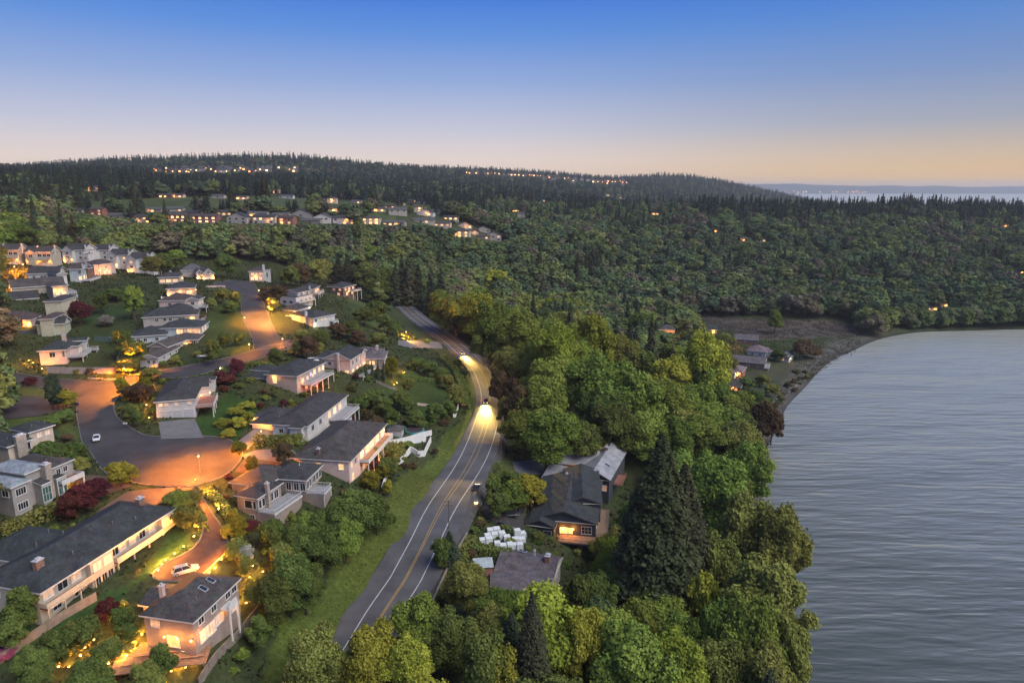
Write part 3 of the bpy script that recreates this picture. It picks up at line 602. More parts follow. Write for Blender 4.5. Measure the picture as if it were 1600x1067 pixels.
    def chimney(s, mi, fx, fy, z1, w=.9, d=.9, m='brick', z0=0, cap='metal_cap'):
        q = s.m[mi]; c = q['B'] + q['c']*(q['lv']*fx) + q['a']*(q['lu']*fy); b = MB(); ax = np.array((*q['c'],0)); ay = np.array((*q['a'],0)); o = np.array(s.P(c, z0))-ax*w/2-ay*d/2
        b.box(o, ax*w, ay*d, np.array((0,0,z1-z0))); ch = b.build('chimney', MAT[m] if m in MAT else MAT['siding_'+m], q.get('roof', s.t))
        b = MB(); o2 = np.array(s.P(c, z1+.004)); b.box(o2-ax*(w/2+.1)-ay*(d/2+.1), ax*(w+.2), ay*(d+.2), np.array((0,0,.16))); b.box(o2-ax*w*.28-ay*d*.28+np.array((0,0,.165)), ax*w*.56, ay*d*.56, np.array((0,0,.35))); b.build('chimney_cap', MAT[cap], q.get('roof', s.t))
    def skylight(s, mi, fx, fy, w=1.0, l=1.6):
        q = s.m[mi]; c = q['B'] + q['c']*(q['lv']*fx) + q['a']*(q['lu']*fy); z = s.roofz(q, c)+.30; z2 = s.roofz(q, c+q['a']*l)+.30
        ax = np.array((*q['c'],0)); up = np.array((*(q['a']*l), z2-z)); nz = np.cross(ax, up); nz = nz/np.linalg.norm(nz)*np.sign(nz[2])
        b = MB(); o = np.array(s.P(c, z))-nz*.15; b.box(o, ax*w, up, nz*.26, 0); b.box(o+nz*.262+ax*.08+up*.06, ax*(w-.16), up*.88, nz*.015, 1); b.build('skylight', [MAT['metal_cap'], MAT['glass']], q['roof'])
    def roofz(s, q, c):
        v = c-q['B']; x, y = v@q['c'], v@q['a']; return q['eh'] + .22 + .42*max(0, min(x, q['lv']-x, y, q['lu']-y))
    def light(s, mi, face, t, z, e=60, col=WARM, off=.35, r=.16, bulb=None, name='wall_lamp'):
        p, d, n, l = s.axes(mi, face); c = p+d*(l*t)+n*off; b = MB(); b.ball(s.P(c, z), r, 0, 8, 5); b.cyl(s.P(c-n*(off-.004), z+.1), s.P(c, z+.1), .06, .05, 6, 1); w = b.build(name, [bulb or BULB, MAT['trim_dark']], s.t)
        lamp('POINT', s.P(c+n*.25, z), e*LK, col, .15, s.t)
    def inner(s, xy_px, z, e, col=WARM, r=.3):
        g = on_plane(*xy_px, s.o[2]+z); lamp('POINT', s.P(g[:2], z), e*LK, col, r, s.t)
    def dormer(s, mi, fx, fy, w=3, d=3, h=1.6, face='BC', lit=0, z=None, wall=None):
        """a small gabled bay set into the roof"""
        q = s.m[mi]; dirs = {'BC': (q['c'], q['a']), 'AB': (q['a'], q['c'])}[face]; c = q['B'] + q['c']*(q['lv']*fx) + q['a']*(q['lu']*fy); z = q['eh'] if z is None else z
        b = MB(); u = dirs[0]; v = dirs[1]; p0 = c-u*w/2; p1 = c+u*w/2; q1 = p1+v*d; q0 = p0+v*d; pk = c; pq = c+v*(d+1.5); g = w*.32
        b.add([s.P(p0,z-.4), s.P(p1,z-.4), s.P(p1,z+h), s.P(pk,z+h+g), s.P(p0,z+h)], [(0,1,2,3,4)]); b.quad(s.P(p1,z-.4), s.P(q1,z-.4), s.P(q1,z+h), s.P(p1,z+h)); b.quad(s.P(p0,z-.4), s.P(q0,z-.4), s.P(q0,z+h), s.P(p0,z+h))
        dm = b.build('dormer', MAT['siding_'+wall] if wall else s.wall, s.t); rb = MB(); o = .3
        for p, qq in ((p0-u*o, q0-u*o), (p1+u*o, q1+u*o)):
            f = p-v*o; zl = z+h-.12; rb.quad(s.P(f,zl), s.P(pk-v*o,z+h+g+.02), s.P(pq,z+h+g+.02), s.P(qq,zl)); rb.quad(s.P(f,zl+.14), s.P(pk-v*o,z+h+g+.16), s.P(pq,z+h+g+.16), s.P(qq,zl+.14))
            rb.quad(s.P(f,zl), s.P(pk-v*o,z+h+g+.02), s.P(pk-v*o,z+h+g+.16), s.P(f,zl+.14), 1)
        rb.build('dormer_roof', [s.roof, MAT['trim']], dm)
        pb = MB(); nn = -v*.04; ww = w*.28; pb.quad(s.P(c-u*ww+nn,z+.15), s.P(c+u*ww+nn,z+.15), s.P(c+u*ww+nn,z+h*.85), s.P(c-u*ww+nn,z+h*.85)); pb.build('pane', PANE[lit], dm)

# ---- the lit patio house, lower left
h = House('hip_roof_house', 'taupe two-storey house with skylights and glowing patio at the brick drive end', 'the glowing patio house', (300,985), 'taupe', 'warm')
h.mass(c=((216,963),(302,975),(378,904)), eh=5.6, roof='hip', pitch=.5); A0 = h
h.mass(rel=(5.5,9.6,12.6,15.5), eh=3.3, roof='gable_a', pitch=.4, rmat='brown')
h.chimney(0, .36, .92, 8.4, .7, .7, 'rose'); h.skylight(0, .48, .22, .9, 1.5); h.skylight(0, .66, .24, .9, 1.5)
h.wins(0, 'BC', (.16,.43,.75,.90), 4.5, 1.3, 1.1, 0); h.win(0,'BC',.2,1.5,2.4,2.1,1,2); h.win(0,'BC',.37,1.4,1.6,2.2,1,1); h.win(0,'BC',.52,1.7,2.2,1.8,3,2); h.win(0,'BC',.86,1.6,1.6,2.2,3,1)
h.win(0,'AB',.22,4.3,1.5,1.3,3,1); h.win(0,'AB',.56,1.3,2.2,2.0,1,1)
h.light(0,'AB',.42,2.3,75,WARM,.5); h.light(0,'AB',.68,2.3,75,WARM,.5); h.light(0,'AB',.97,2.3,75,WARM,.5); h.light(0,'BC',.10,2.3,55,WARM,.5); h.light(0,'BC',.66,2.4,40,WARM)
p, d, n, l = h.axes(0,'BC')
pb = MB(); D3 = np.array((*d,0)); N3 = np.array((*n,0)); o = np.array(h.P(p+d*l*.56, 0))
pb.box(o+np.array((0,0,3.0))+N3*.01, D3*2.6, N3*1.9, np.array((0,0,.3))); 
for x in (0, 2.3): pb.box(o+D3*x+N3*1.6-np.array((0,0,3)), D3*.3, N3*.3, np.array((0,0,5.98)))
for k in range(9):
    a0, a1 = math.pi*k/9, math.pi*(k+1)/9
    pb.box(o+D3*(1.3-1.3*math.cos(a0))+N3*1.65+np.array((0,0,3.31)), D3*(1.3*(math.cos(a0)-math.cos(a1))), N3*.2, np.array((0,0,.2+1.0*math.sin((a0+a1)/2))))
pb.build('arched_porch', MAT['trim'], h.t)
# ---- the long slate roofed house
h = House('veranda_house', 'long cream house with dark slate roof, two chimneys and columned verandas', 'the long slate roofed house', (90,950), 'cream', 'slate'); B0 = h
h.mass(c=((-40,909),(63,929),(274,794)), eh=5.8, roof='hip', pitch=.42, over=(.5,1.3,.5,.5))
h.mass(rel=(7,9,19,24), eh=5.8, roof='hip', pitch=.45, rmat='teal')
q = h.m[0]; LV = q['lv']
for x0, x1 in ((.31,.47),(.86,.995)): h.mass(rel=(LV*x0, .12, LV*x1, 2.2), eh=5.75, roof='none', over=0, zb=-3.5)
h.deck(0,'BC',.0,.32,1.7,2.75,'red_deck','siding_cream',True,solid=True,rh=.95); h.deck(0,'BC',.48,.87,1.7,2.75,'red_deck','siding_cream',True,solid=True,rh=.95)
h.wins(0,'BC',(.06,.15,.24),4.3,2.0,1.7,[3,0,3]); h.wins(0,'BC',(.52,.58,.66,.74,.82),4.3,1.6,1.7,[0,3,3,0,3]); h.wins(0,'BC',(.1,.24,.55,.7),1.3,1.6,1.5,0)
h.wins(2,'BC',(.28,.74),4.4,1.7,1.5,[3,1]); h.wins(2,'BC',(.25,.52,.8),1.4,1.1,1.5,0,trim='siding_beige'); h.wins(3,'BC',(.12,.36,.6,.84),4.4,.8,1.9,3,mull=0)
h.wins(0,'AB',(.3,.7),4.3,1.6,1.4,0); h.chimney(0,.13,.32,9.2,1.5,1.0,'brick',3); h.chimney(0,.90,.42,9.0,1.4,1.0,'brick',3); h.win(0,'AB',.55,1.2,1.6,1.4,0)
# ---- the slate grey house with bluish roofs, left edge
h = House('bay_window_house', 'grey house with bluish hipped roofs, white trimmed windows and a roof terrace', 'the bluish roofed house', (30,790), 'grey', 'blue'); h0 = h
h.mass(c=((-46,757),(16,764),(53,751)), eh=6.4, roof='hip', pitch=.35, over=.45)
q = h.m[0]; lv, lu = q['lv'], q['lu']
h.mass(rel=(lv-.5,1.2,lv+5.2,lu+2), eh=7.6, roof='hip', pitch=.32, over=.45); h.mass(rel=(lv+5.3,1.5,lv+12,lu+4), eh=6.3, roof='hip', pitch=.4, over=.4, rmat='warm')
h.mass(rel=(lv+1.2,-1.0,lv+3.6,2), eh=4.6, roof='shed_a', pitch=.25, over=.2, rmat='charcoal'); h.mass(rel=(lv+5.1,-.6,lv+7.6,2.5), eh=4.4, roof='flat', over=.1, rmat='charcoal')
h.win(0,'BC',.5,4.8,2.2,1.5,0,3); h.win(0,'BC',.5,1.5,2.2,1.5,0,3); h.win(0,'AB',.8,4.8,1.8,1.4,0,1); h.win(3,'BC',.5,2.3,2.0,3.4,5,2,bars=1); h.win(4,'BC',.5,2.2,2.0,3.4,5,2,bars=1)
h.wins(2,'BC',(.35,.65),5.0,1.0,1.2,0); h.chimney(1,.80,-.05,8.4,1.5,1.5,'stone'); h.deck(2,'BC',.02,1.0,3.2,3.0,'red_deck','trim',True,rh=.9,solid=True); h.light(2,'BC',.42,1.9,130,WARM); h.light(2,'BC',.75,1.9,70,WARM)
# ---- beige house above it
h = House('beige_chimney_house', 'beige house with broad stone chimney and dark roof cut by the picture edge', 'the beige house at the west edge', (25,738), 'beige', 'slate'); 
h.mass(c=((-40,688),(10,700),(53,686)), eh=5.8, roof='hip', pitch=.4); h.mass(rel=(7,3,14,11), eh=6.6, roof='hip', pitch=.35)
h.win(0,'BC',.82,4.4,1.4,1.8,0); h.chimney(0,.47,-.03,8.0,2.4,1.1,'stone'); h.deck(0,'BC',.9,1.3,3,3.0,'grey_deck','siding_beige',False,solid=True,rh=.8,skirt='beige'); h.wins(1,'BC',(.4,.75),5.2,1.1,1.1,3)
# ---- the white garage house
h = House('white_garage_house', 'white house with three garage doors under a dark hipped roof and corner deck', 'the white garage house', (270,658), 'white', 'charcoal')
h.mass(c=((238,633),(306,624),(334,592)), eh=5.3, roof='hip', pitch=.42)
q = h.m[0]; h.mass(rel=(q['lv']*.55,-2.2,q['lv']*.80,5), eh=5.3, roof='gable_a', pitch=.75, over=.4); h.mass(rel=(q['lv']*.80,-3.4,q['lv']*1.02,5), eh=5.9, roof='hip', pitch=.4, over=.35)
h.door(0,'AB',.20,4.2,2.4,'metal_cap',z0=-.2); h.door(0,'AB',.52,3.0,2.4,'metal_cap',z0=-.2); h.door(0,'AB',.81,3.0,2.4,'metal_cap',z0=-.2); h.wins(0,'AB',(.12,.27,.52,.86),4.3,1.1,.9,[1,3,3,3],mull=0)
h.wins(1,'BC',(.25,.55,.82),4.0,1.0,1.6,0,mull=0); h.win(1,'BC',.5,6.6,1.4,.9,3); h.wins(1,'BC',(.4,.75),1.5,1.3,1.3,0); h.deck(0,'BC',.0,.52,5.2,2.6,'red_deck','trim',True,rh=.8); h.light(1,'BC',.2,3.2,25); h.light(0,'BC',.48,3.3,30)
# ---- house with the lit double garage and white car
h = House('lit_garage_house', 'house with two lamp lit garage doors, grey roof and white walls over a hedge', 'the lamp lit garage house', (480,684), 'white', 'charcoal')
h.mass(c=((430,659),(481,667),(532,617)), eh=4.6, roof='hip', pitch=.45); q = h.m[0]; LU, LV = q['lu'], q['lv']
h.mass(rel=(3,LU-2,14,LU+8), eh=3.4, roof='hip', pitch=.42); h.mass(rel=(-1.6,1.0,2.2,5.5), eh=4.5, roof='hip', pitch=.4)
h.mass(c=((394,651),(440,656),(466,640)), eh=3.0, roof='hip', pitch=.4)
h.wins(0,'BC',(.12,.3),2.9,1.6,1.6,0); h.wins(0,'BC',(.52,.66,.80),2.9,2.2,2.0,[1,2,1]); h.deck(0,'BC',.5,.97,4.6,1.2,'grey_deck','trim',True,rh=.9); h.win(0,'AB',.25,2.8,1.2,1.2,0); h.win(0,'AB',.7,2.9,1.4,1.4,0)
for t in (.30,.70): h.door(3,'AB',t,2.6,2.2,'siding_brown',z0=-.2)
h.dormer(3,.12,.5,2.6,1.5,.5,'AB',1); h.light(3,'AB',.02,2.4,110); h.light(3,'AB',.97,2.2,110); h.light(3,'AB',.5,2.5,60); h.inner((505,652),2.4,40,WARM)
# ---- big brown hip roof house with lit balcony
h = House('lit_balcony_house', 'large white house with broad brown hipped roof and glowing balcony to the road', 'the glowing balcony house', (550,762), 'pink', 'warm')
h.mass(c=((455,716),(548,722),(605,662)), eh=6.6, roof='hip', pitch=.42, over=(.5,.8,.5,.5)); q = h.m[0]
h.win(0,'AB',.86,4.9,1.3,1.5,2); h.win(0,'AB',.45,5.0,1.3,1.3,2); h.chimney(0,.06,.58,9.0,.8,.8,'brown',2); h.chimney(0,.72,.52,10.5,.9,.9,'rose',2)
h.deck(0,'BC',.26,.98,2.6,3.2,'wood_deck','trim',True,rh=.9,solid=True); h.wins(0,'BC',(.32,.46,.60,.76,.9),4.9,2.3,2.1,2); h.wins(0,'BC',(.06,.16),4.9,1.2,1.4,[1,0]); h.wins(0,'BC',(.08,.35,.62,.84),1.4,1.8,2.0,[1,1,2,1])
for t in (.32,.52,.72,.92): h.light(0,'BC',t,5.7,75,WARM2,.5,.1)
for t in (.45,.85): h.light(0,'BC',t,2.3,80,WARM)
# ---- stone chimney house with the wide blue deck
h = House('blue_deck_house', 'rambling stone-coloured house with many white framed windows round a bluish deck', 'the blue decked house', (415,822), 'taupe', 'charcoal')
h.mass(c=((362,776),(402,781),(446,755)), eh=6.4, roof='hip', pitch=.42); q = h.m[0]; LU, LV = q['lu'], q['lv']
h.mass(c=((405,758),(479,752),(525,729)), eh=6.4, roof='hip', pitch=.45); h.mass(rel=(LV*.55,2.5,LV*1.8,LU+6), eh=6.5, roof='hip', pitch=.45, rmat='warm')
h.win(0,'AB',.55,4.6,2.0,1.9,0,0); h.win(0,'AB',.86,4.6,.7,1.9,0,0); h.wins(0,'BC',(.1,.24),4.6,.9,1.9,0,mull=0); h.wins(0,'BC',(.56,.78),4.6,1.4,2.0,0); h.wins(1,'BC',(.12,.26,.52,.72,.9),4.7,1.3,1.9,0); h.wins(1,'AB',(.55,.75,.92),4.6,1.2,1.9,0)
h.wins(1,'BC',(.7,.84),1.4,1.1,2.2,0); h.chimney(0,.36,-.02,9.0,.8,.8,'stone'); h.deck(0,'BC',.02,1.25,4.4,3.0,'grey_deck','trim',False,rh=.95,solid=False,skirt='taupe'); h.deck(1,'BC',.0,.5,4.6,3.02,'grey_deck','trim',True,rh=.95,skirt='taupe')
h.win(0,'AB',.7,1.4,1.2,1.4,0); h.wins(2,'CD',(.3,.6),4.5,1.4,1.4,0)
# ---- two tone lit house with red glow
h = House('red_terrace_house', 'pale house with tall lit windows and a red glowing terrace beside it', 'the red terrace house', (463,618), 'greige', 'slate')
h.mass(c=((415,584),(464,589),(505,566)), eh=6.2, roof='hip', pitch=.38); q = h.m[0]; LU, LV = q['lu'], q['lv']
h.mass(rel=(2,LU-1,9,LU+10), eh=4.0, roof='hip', pitch=.35, rmat='teal'); h.mass(rel=(8,LU+2,15,LU+11), eh=5.0, roof='hip', pitch=.35, rmat='slate')
h.win(0,'AB',.28,4.4,1.4,2.2,2); h.win(0,'AB',.28,1.0,1.5,1.9,2); h.light(0,'AB',.28,5.7,90); h.wins(0,'BC',(.62,.8,.93),4.7,1.5,1.8,[2,1,2]); h.win(0,'BC',.48,4.6,1.0,1.2,6); h.wins(0,'BC',(.2,.36,.55),3.9,1.3,1.2,[3,1,1]); h.deck(0,'BC',.12,.98,4.0,2.7,'grey_deck','trim',True,rh=.9); h.wins(0,'BC',(.3,.5),1.1,1.6,1.8,[1,4]); h.light(0,'BC',.15,3.4,30); h.light(0,'BC',.42,2.1,50)
h.win(1,'AB',.5,2.2,1.6,1.0,1); h.light(1,'AB',.62,2.8,40); h.inner((497,603),1.2,120,(1,.07,.02)); h.inner((512,607),1.0,90,(1,.07,.02)); h.inner((480,612),1.0,60,(1,.2,.03))
# ---- pink house with tall chimney
h = House('pink_gable_house', 'pink two-storey house with white chimney stack and covered deck', 'the pink chimney house', (548,592), 'pink', 'slate')
h.mass(c=((503,561),(548,563),(569,548)), eh=6.6, roof='gable_c', pitch=.45); q = h.m[0]; LU, LV = q['lu'], q['lv']
h.mass(rel=(LV*.4,LU-3,LV*1.1,LU+6), eh=5.6, roof='hip', pitch=.4); h.mass(rel=(LV*.75,-.4,LV*1.2,5), eh=6.6, roof='gable_a', pitch=.4)
h.win(0,'AB',.22,4.9,1.2,1.2,0); h.win(0,'AB',.30,1.6,1.4,1.4,0); h.win(0,'AB',.86,1.6,1.5,1.7,2); h.chimney(0,-.01,.43,8.9,1.0,.8,'rose',-2); h.wins(0,'BC',(.2,.5,.8),4.9,1.2,1.6,[0,0,1]); h.wins(0,'BC',(.2,.55,.82),1.5,1.6,1.9,[2,2,2]); h.deck(0,'BC',.0,1.15,5.0,.2,'grey_deck','trim',True,rh=.8); h.inner((560,596),-1.4,60,WARM2)
h.light(2,'BC',.5,2.2,40)
# ---- far end lit house
h = House('brick_chimney_house', 'lit two-storey house with brick chimney and conical shrubs, beside the road entry', 'the lit house by the road entry', (600,586), 'greige', 'plum')
h.mass(c=((556,562),(601,561),(614,543)), eh=5.8, roof='hip', pitch=.42); q = h.m[0]; LU, LV = q['lu'], q['lv']; h.mass(rel=(LV*.5,2,LV*1.3,LU+4), eh=5.8, roof='hip', pitch=.4)
h.win(0,'AB',.55,4.2,2.0,1.4,2); h.wins(0,'AB',(.25,.8),1.4,1.6,1.4,[2,1]); h.wins(0,'BC',(.2,.5,.8),4.4,1.2,1.5,[0,3,1]); h.wins(0,'BC',(.3,.7),1.5,1.4,1.8,[2,1]); h.chimney(0,.62,.35,9.2,1.5,1.0,'rose',3); h.deck(0,'BC',.1,.9,3,2.8,'grey_deck','trim',True,rh=.8); h.light(0,'AB',.38,2.2,70); h.light(0,'BC',.95,2.6,260); h.light(0,'BC',.3,2.2,90); h.light(0,'BC',.62,2.2,120)
# ---- seaward side: metal roofed house
h = House('metal_roof_house', 'dark timber house with pale metal roofs set in an angled plan', 'the metal roofed house', (900,752), 'dark', 'metal')
h.mass(c=((846,747),(889,757),(912,735)), eh=3.6, roof='gable_a', pitch=.45, fascia='trim_dark'); 
h.mass(c=((872,724),(938,728),(932,701)), eh=4.4, roof='gable_a', pitch=.35, fascia='trim_dark'); h.mass(c=((908,738),(954,752),(964,705)), eh=4.4, roof='gable_c', pitch=.5, fascia='trim_dark')
h.chimney(2,.72,.52,8.2,1.3,1.1,'brick',3); h.skylight(2,.30,.18,1.0,1.8); h.win(0,'AB',.5,1.8,1.4,1.2,0); h.win(2,'AB',.4,2.6,.8,.8,0,0); h.win(2,'AB',.85,1.6,1.4,1.8,3); h.light(0,'CD',.25,2.6,190,WARM); h.light(1,'AB',.72,2.6,90,WARM); h.deck(2,'BC',.25,.6,2.6,.5,'red_deck','siding_brick_red',False,rh=.8)
# ---- the dark shingled house
h = House('dark_shingle_house', 'big dark blue-grey house with stepped gables, timber deck and a glowing porch', 'the dark stepped gable house', (880,842), 'dark', 'slate')
h.mass(c=((826,812),(934,820),(944,752)), eh=4.6, roof='gable_c', pitch=.32, fascia='trim_dark'); q = h.m[0]; LU, LV = q['lu'], q['lv']
h.mass(c=((880,790),(942,788),(944,735)), eh=6.4, roof='gable_c', pitch=.34, fascia='trim_dark'); h.mass(c=((818,818),(868,826),(880,790)), eh=4.0, roof='gable_c', pitch=.4, fascia='trim_dark')
h.chimney(1,.55,.9,9.6,.6,.6,'pole_dark',4); h.win(0,'AB',.86,2.4,2.6,2.0,0,2,bars=1); h.win(0,'AB',.55,1.9,3.4,1.6,2,2); h.win(2,'AB',.78,2.0,2.0,1.4,0,1); h.light(0,'AB',.50,2.6,90); h.light(0,'AB',.66,2.6,90); h.deck(0,'AB',.18,1.02,4.4,.7,'wood_deck','trim_dark',True,rh=.9); h.deck(0,'BC',.0,.62,3.2,.7,'wood_deck','trim_dark',True,rh=.9)
h.wins(0,'BC',(.15,.3,.45),2.5,2.0,1.8,0); h.win(1,'BC',.3,5.0,1.6,1.0,0); h.light(0,'AB',.62,-1.6,30)
# ---- brown roof house at the bottom
h = House('plum_roof_house', 'low house with faded plum-brown roof and two small skylights behind the front trees', 'the plum roofed house', (830,940), 'greige', 'plum')
h.mass(c=((771,892),(866,905),(884,872)), eh=3.4, roof='gable_a', pitch=.38); h.mass(c=((765,935),(858,935),(852,897)), eh=3.0, roof='shed_c', pitch=.10)
h.skylight(0,.66,.58,.7,1.0); h.skylight(0,.74,.66,.7,1.0); h.chimney(0,.45,.18,6.6,1.6,1.1,'brick_red',2); h.win(0,'BC',.5,2,1.6,1.4,0); h.deck(1,'BC',.1,.9,2.6,.4,'red_deck','trim',False,rh=.8); h.chimney(0,.55,.42,6.7,.4,.4,'metal_cap',4)

# ---- upper street houses: (name, label, short, ground, wall, roof, list of blocks, windows)
def quick(name, label, short, at, wall, roof, blocks, wins=(), lights=(), decks=(), chims=(), doors=(), **k):
    h = House(name, label, short, at, wall, roof, **k)
    for b in blocks: h.mass(**b)
    for w in wins: h.wins(*w[:4], **(w[4] if len(w) > 4 else {}))
    for l in lights: h.light(*l)
    for d in decks: h.deck(*d[:6], **(d[6] if len(d) > 6 else {}))
    for c in chims: h.chimney(*c)
    for d in doors: h.door(*d)
    return h
D = dict
quick('pink_wall_house', 'pink and beige house with teal roof behind the pink garden wall', 'the pink walled garden house', (95,578), 'pink', 'teal',
 [D(c=((58,549),(104,547),(122,528)), eh=6.0, roof='hip', pitch=.45), D(c=((6,537),(58,533),(66,517)), eh=3.2, roof='gable_a', pitch=.5), D(rel=(5,-2.4,11,6), eh=6.2, roof='hip', pitch=.4), D(rel=(11.5,-3.5,15,5), eh=6.8, roof='gable_a', pitch=.5, wall='white')],
 [(0,'AB',(.48,),4.4,D(w=1.8,h=1.7)), (0,'AB',(.9,),4.4,D(w=.7,h=1.9)), (2,'AB',(.5,),4.6,D(w=1,h=2.2)), (2,'BC',(.3,.7),4.4,D(w=1.3,h=1.8,lit=3)), (3,'BC',(.5,),4.4,D(w=1.6,h=2.0))],
 [(1,'AB',.72,2.7,25)], [(0,'BC',.1,.9,5.0,2.9,D(rail='trim',rh=.9)), (3,'BC',.0,1.0,3.4,3.0,D(rail='trim',rh=.9)), (2,'AB',.3,1.0,2.0,.6,D(rail='trim',rh=.9))], [(0,.7,.35,9.6,1.2,1.2,'rose',3)], [(1,'AB',.5,5.0,2.2)])
quick('sage_house', 'sage green house with sloping side roof, two rows of white windows', 'the sage green house', (85,516), 'sage', 'slate',
 [D(c=((56,500),(80,490),(104,488)), eh=6.0, roof='hip', pitch=.35, rmat='red'), D(rel=(-2,5,9,13), eh=3.6, roof='gable_c', pitch=.6)],
 [(0,'BC',(.42,.72),4.6,D(w=1.3,h=1.2)), (0,'BC',(.25,.7),1.4,D(w=1.4,h=1.4)), (0,'AB',(.6,),1.4,D(w=.9,h=1.6))], [], [(0,'BC',.7,1.3,3.5,3.0,D(rail='trim',rh=.7))])
quick('orange_garage_house', 'low red roofed house with orange lamp lit garage front at the west edge', 'the orange lit garage house', (25,515), 'rose', 'red',
 [D(c=((-30,502),(50,500),(56,484)), eh=3.2, roof='hip', pitch=.42)], [(0,'AB',(.95,),1.6,D(w=1.2,h=1.5,lit=2))], [(0,'AB',.36,2.3,120), (0,'AB',.8,2.5,160), (0,'AB',.93,1.4,140)], [], [(0,.3,.7,6,.7,.7,'brick',3)], [(0,'AB',.45,3.0,2.2), (0,'AB',.66,3.0,2.2)])
quick('mustard_house', 'mustard cream house with long dark roof and stacked balconies above the red tree', 'the mustard house', (80,485), 'mustard', 'charcoal',
 [D(c=((16,470),(62,466),(72,453)), eh=3.6, roof='gable_a', pitch=.45, wall='greige'), D(c=((56,472),(92,463),(110,459)), eh=6.2, roof='hip', pitch=.3)],
 [(1,'AB',(.75,),4.7,D(w=2.4,h=1.2,lit=0)), (1,'AB',(.8,),1.6,D(w=2.2,h=1.2)), (1,'AB',(.35,),.9,D(w=1.4,h=1.2,lit=5)), (1,'BC',(.3,.7),4.5,D(w=1.4,h=1.8))], [(1,'AB',.6,5.2,14)], [(1,'BC',.05,.95,3.4,2.9,D(rail='trim',rh=.9)), (1,'BC',.3,.98,3.0,5.7,D(rail='trim',rh=.6,posts=False))])
quick('dormer_house', 'cream house with wide brown roof, white dormer and lamps under the eave', 'the cream dormer house', (90,456), 'cream', 'brown',
 [D(c=((14,452),(102,445),(122,437)), eh=3.6, roof='gable_a', pitch=.5), D(c=((82,449),(108,446),(124,440)), eh=5.0, roof='hip', pitch=.35)],
 [(1,'AB',(.3,.7),1.7,D(w=1.6,h=1.3,lit=2)), (1,'BC',(.5,),3.4,D(w=1.4,h=1.8)), (0,'AB',(.3,),1.6,D(w=1.0,h=1.2))], [(1,'AB',.5,3.0,90), (1,'AB',.15,3.0,60)], [(1,'BC',.2,1.3,4,.8,D(rail='trim',rh=.9))])
quick('long_white_house', 'long low white house with grey roof beneath the cream townhouses', 'the long white house', (80,432), 'white', 'charcoal',
 [D(c=((42,428),(92,427),(102,417)), eh=3.4, roof='gable_a', pitch=.42), D(c=((92,430),(106,428),(112,421)), eh=3.6, roof='gable_c', pitch=.5)], [(0,'AB',(.2,.45,.55,.85),1.8,D(w=1.1,h=1.1)), (1,'AB',(.5,),2.0,D(w=1.2,h=1.4))])
quick('white_balcony_house', 'white house with lit lower windows, curved balcony and dark brown roof', 'the white balcony house', (122,436), 'blue_grey', 'red',
 [D(c=((107,421),(127,421),(138,414)), eh=6.0, roof='gable_a', pitch=.4), D(rel=(6,-1,13,8), eh=5.6, roof='gable_c', pitch=.5, wall='brown')],
 [(0,'AB',(.82,.92),4.6,D(w=1.1,h=1.6)), (0,'BC',(.2,.55,.8),4.5,D(w=1.1,h=1.6)), (0,'BC',(.25,.5,.75),1.5,D(w=1.5,h=2.0,lit=2)), (0,'AB',(.88,),1.4,D(w=1.4,h=2.0,lit=2))], [(0,'BC',.5,2.6,60)], [(0,'BC',.0,1.15,4.0,.0,D(rail='trim',rh=.9)), (0,'AB',.6,1.0,2.4,.0,D(rail='trim',rh=.9))], [(0,.2,.05,8.4,.6,.6,'white',5)])
quick('orange_wall_house', 'house with orange lamp washed wall and dark roof before the white townhouses', 'the orange walled house', (170,431), 'rose', 'red',
 [D(c=((132,413),(155,414),(174,408)), eh=6.0, roof='hip', pitch=.42), D(c=((152,415),(175,412),(180,405)), eh=6.0, roof='hip', pitch=.4)],
 [(1,'AB',(.3,.7),4.4,D(w=1.2,h=.8,lit=0)), (1,'AB',(.3,.6,.85),1.6,D(w=1.0,h=1.6,lit=1)), (0,'AB',(.7,),3.9,D(w=1.2,h=1.2))], [(1,'AB',.15,3.0,230,(1.0,.36,.07),2.2), (1,'AB',.6,2.8,230,(1.0,.36,.07),2.2), (1,'BC',.5,1.2,120), (0,'AB',.6,3.4,40)], [(1,'BC',.1,1.5,3,.4,D(rail='trim',rh=.7,posts=False))])
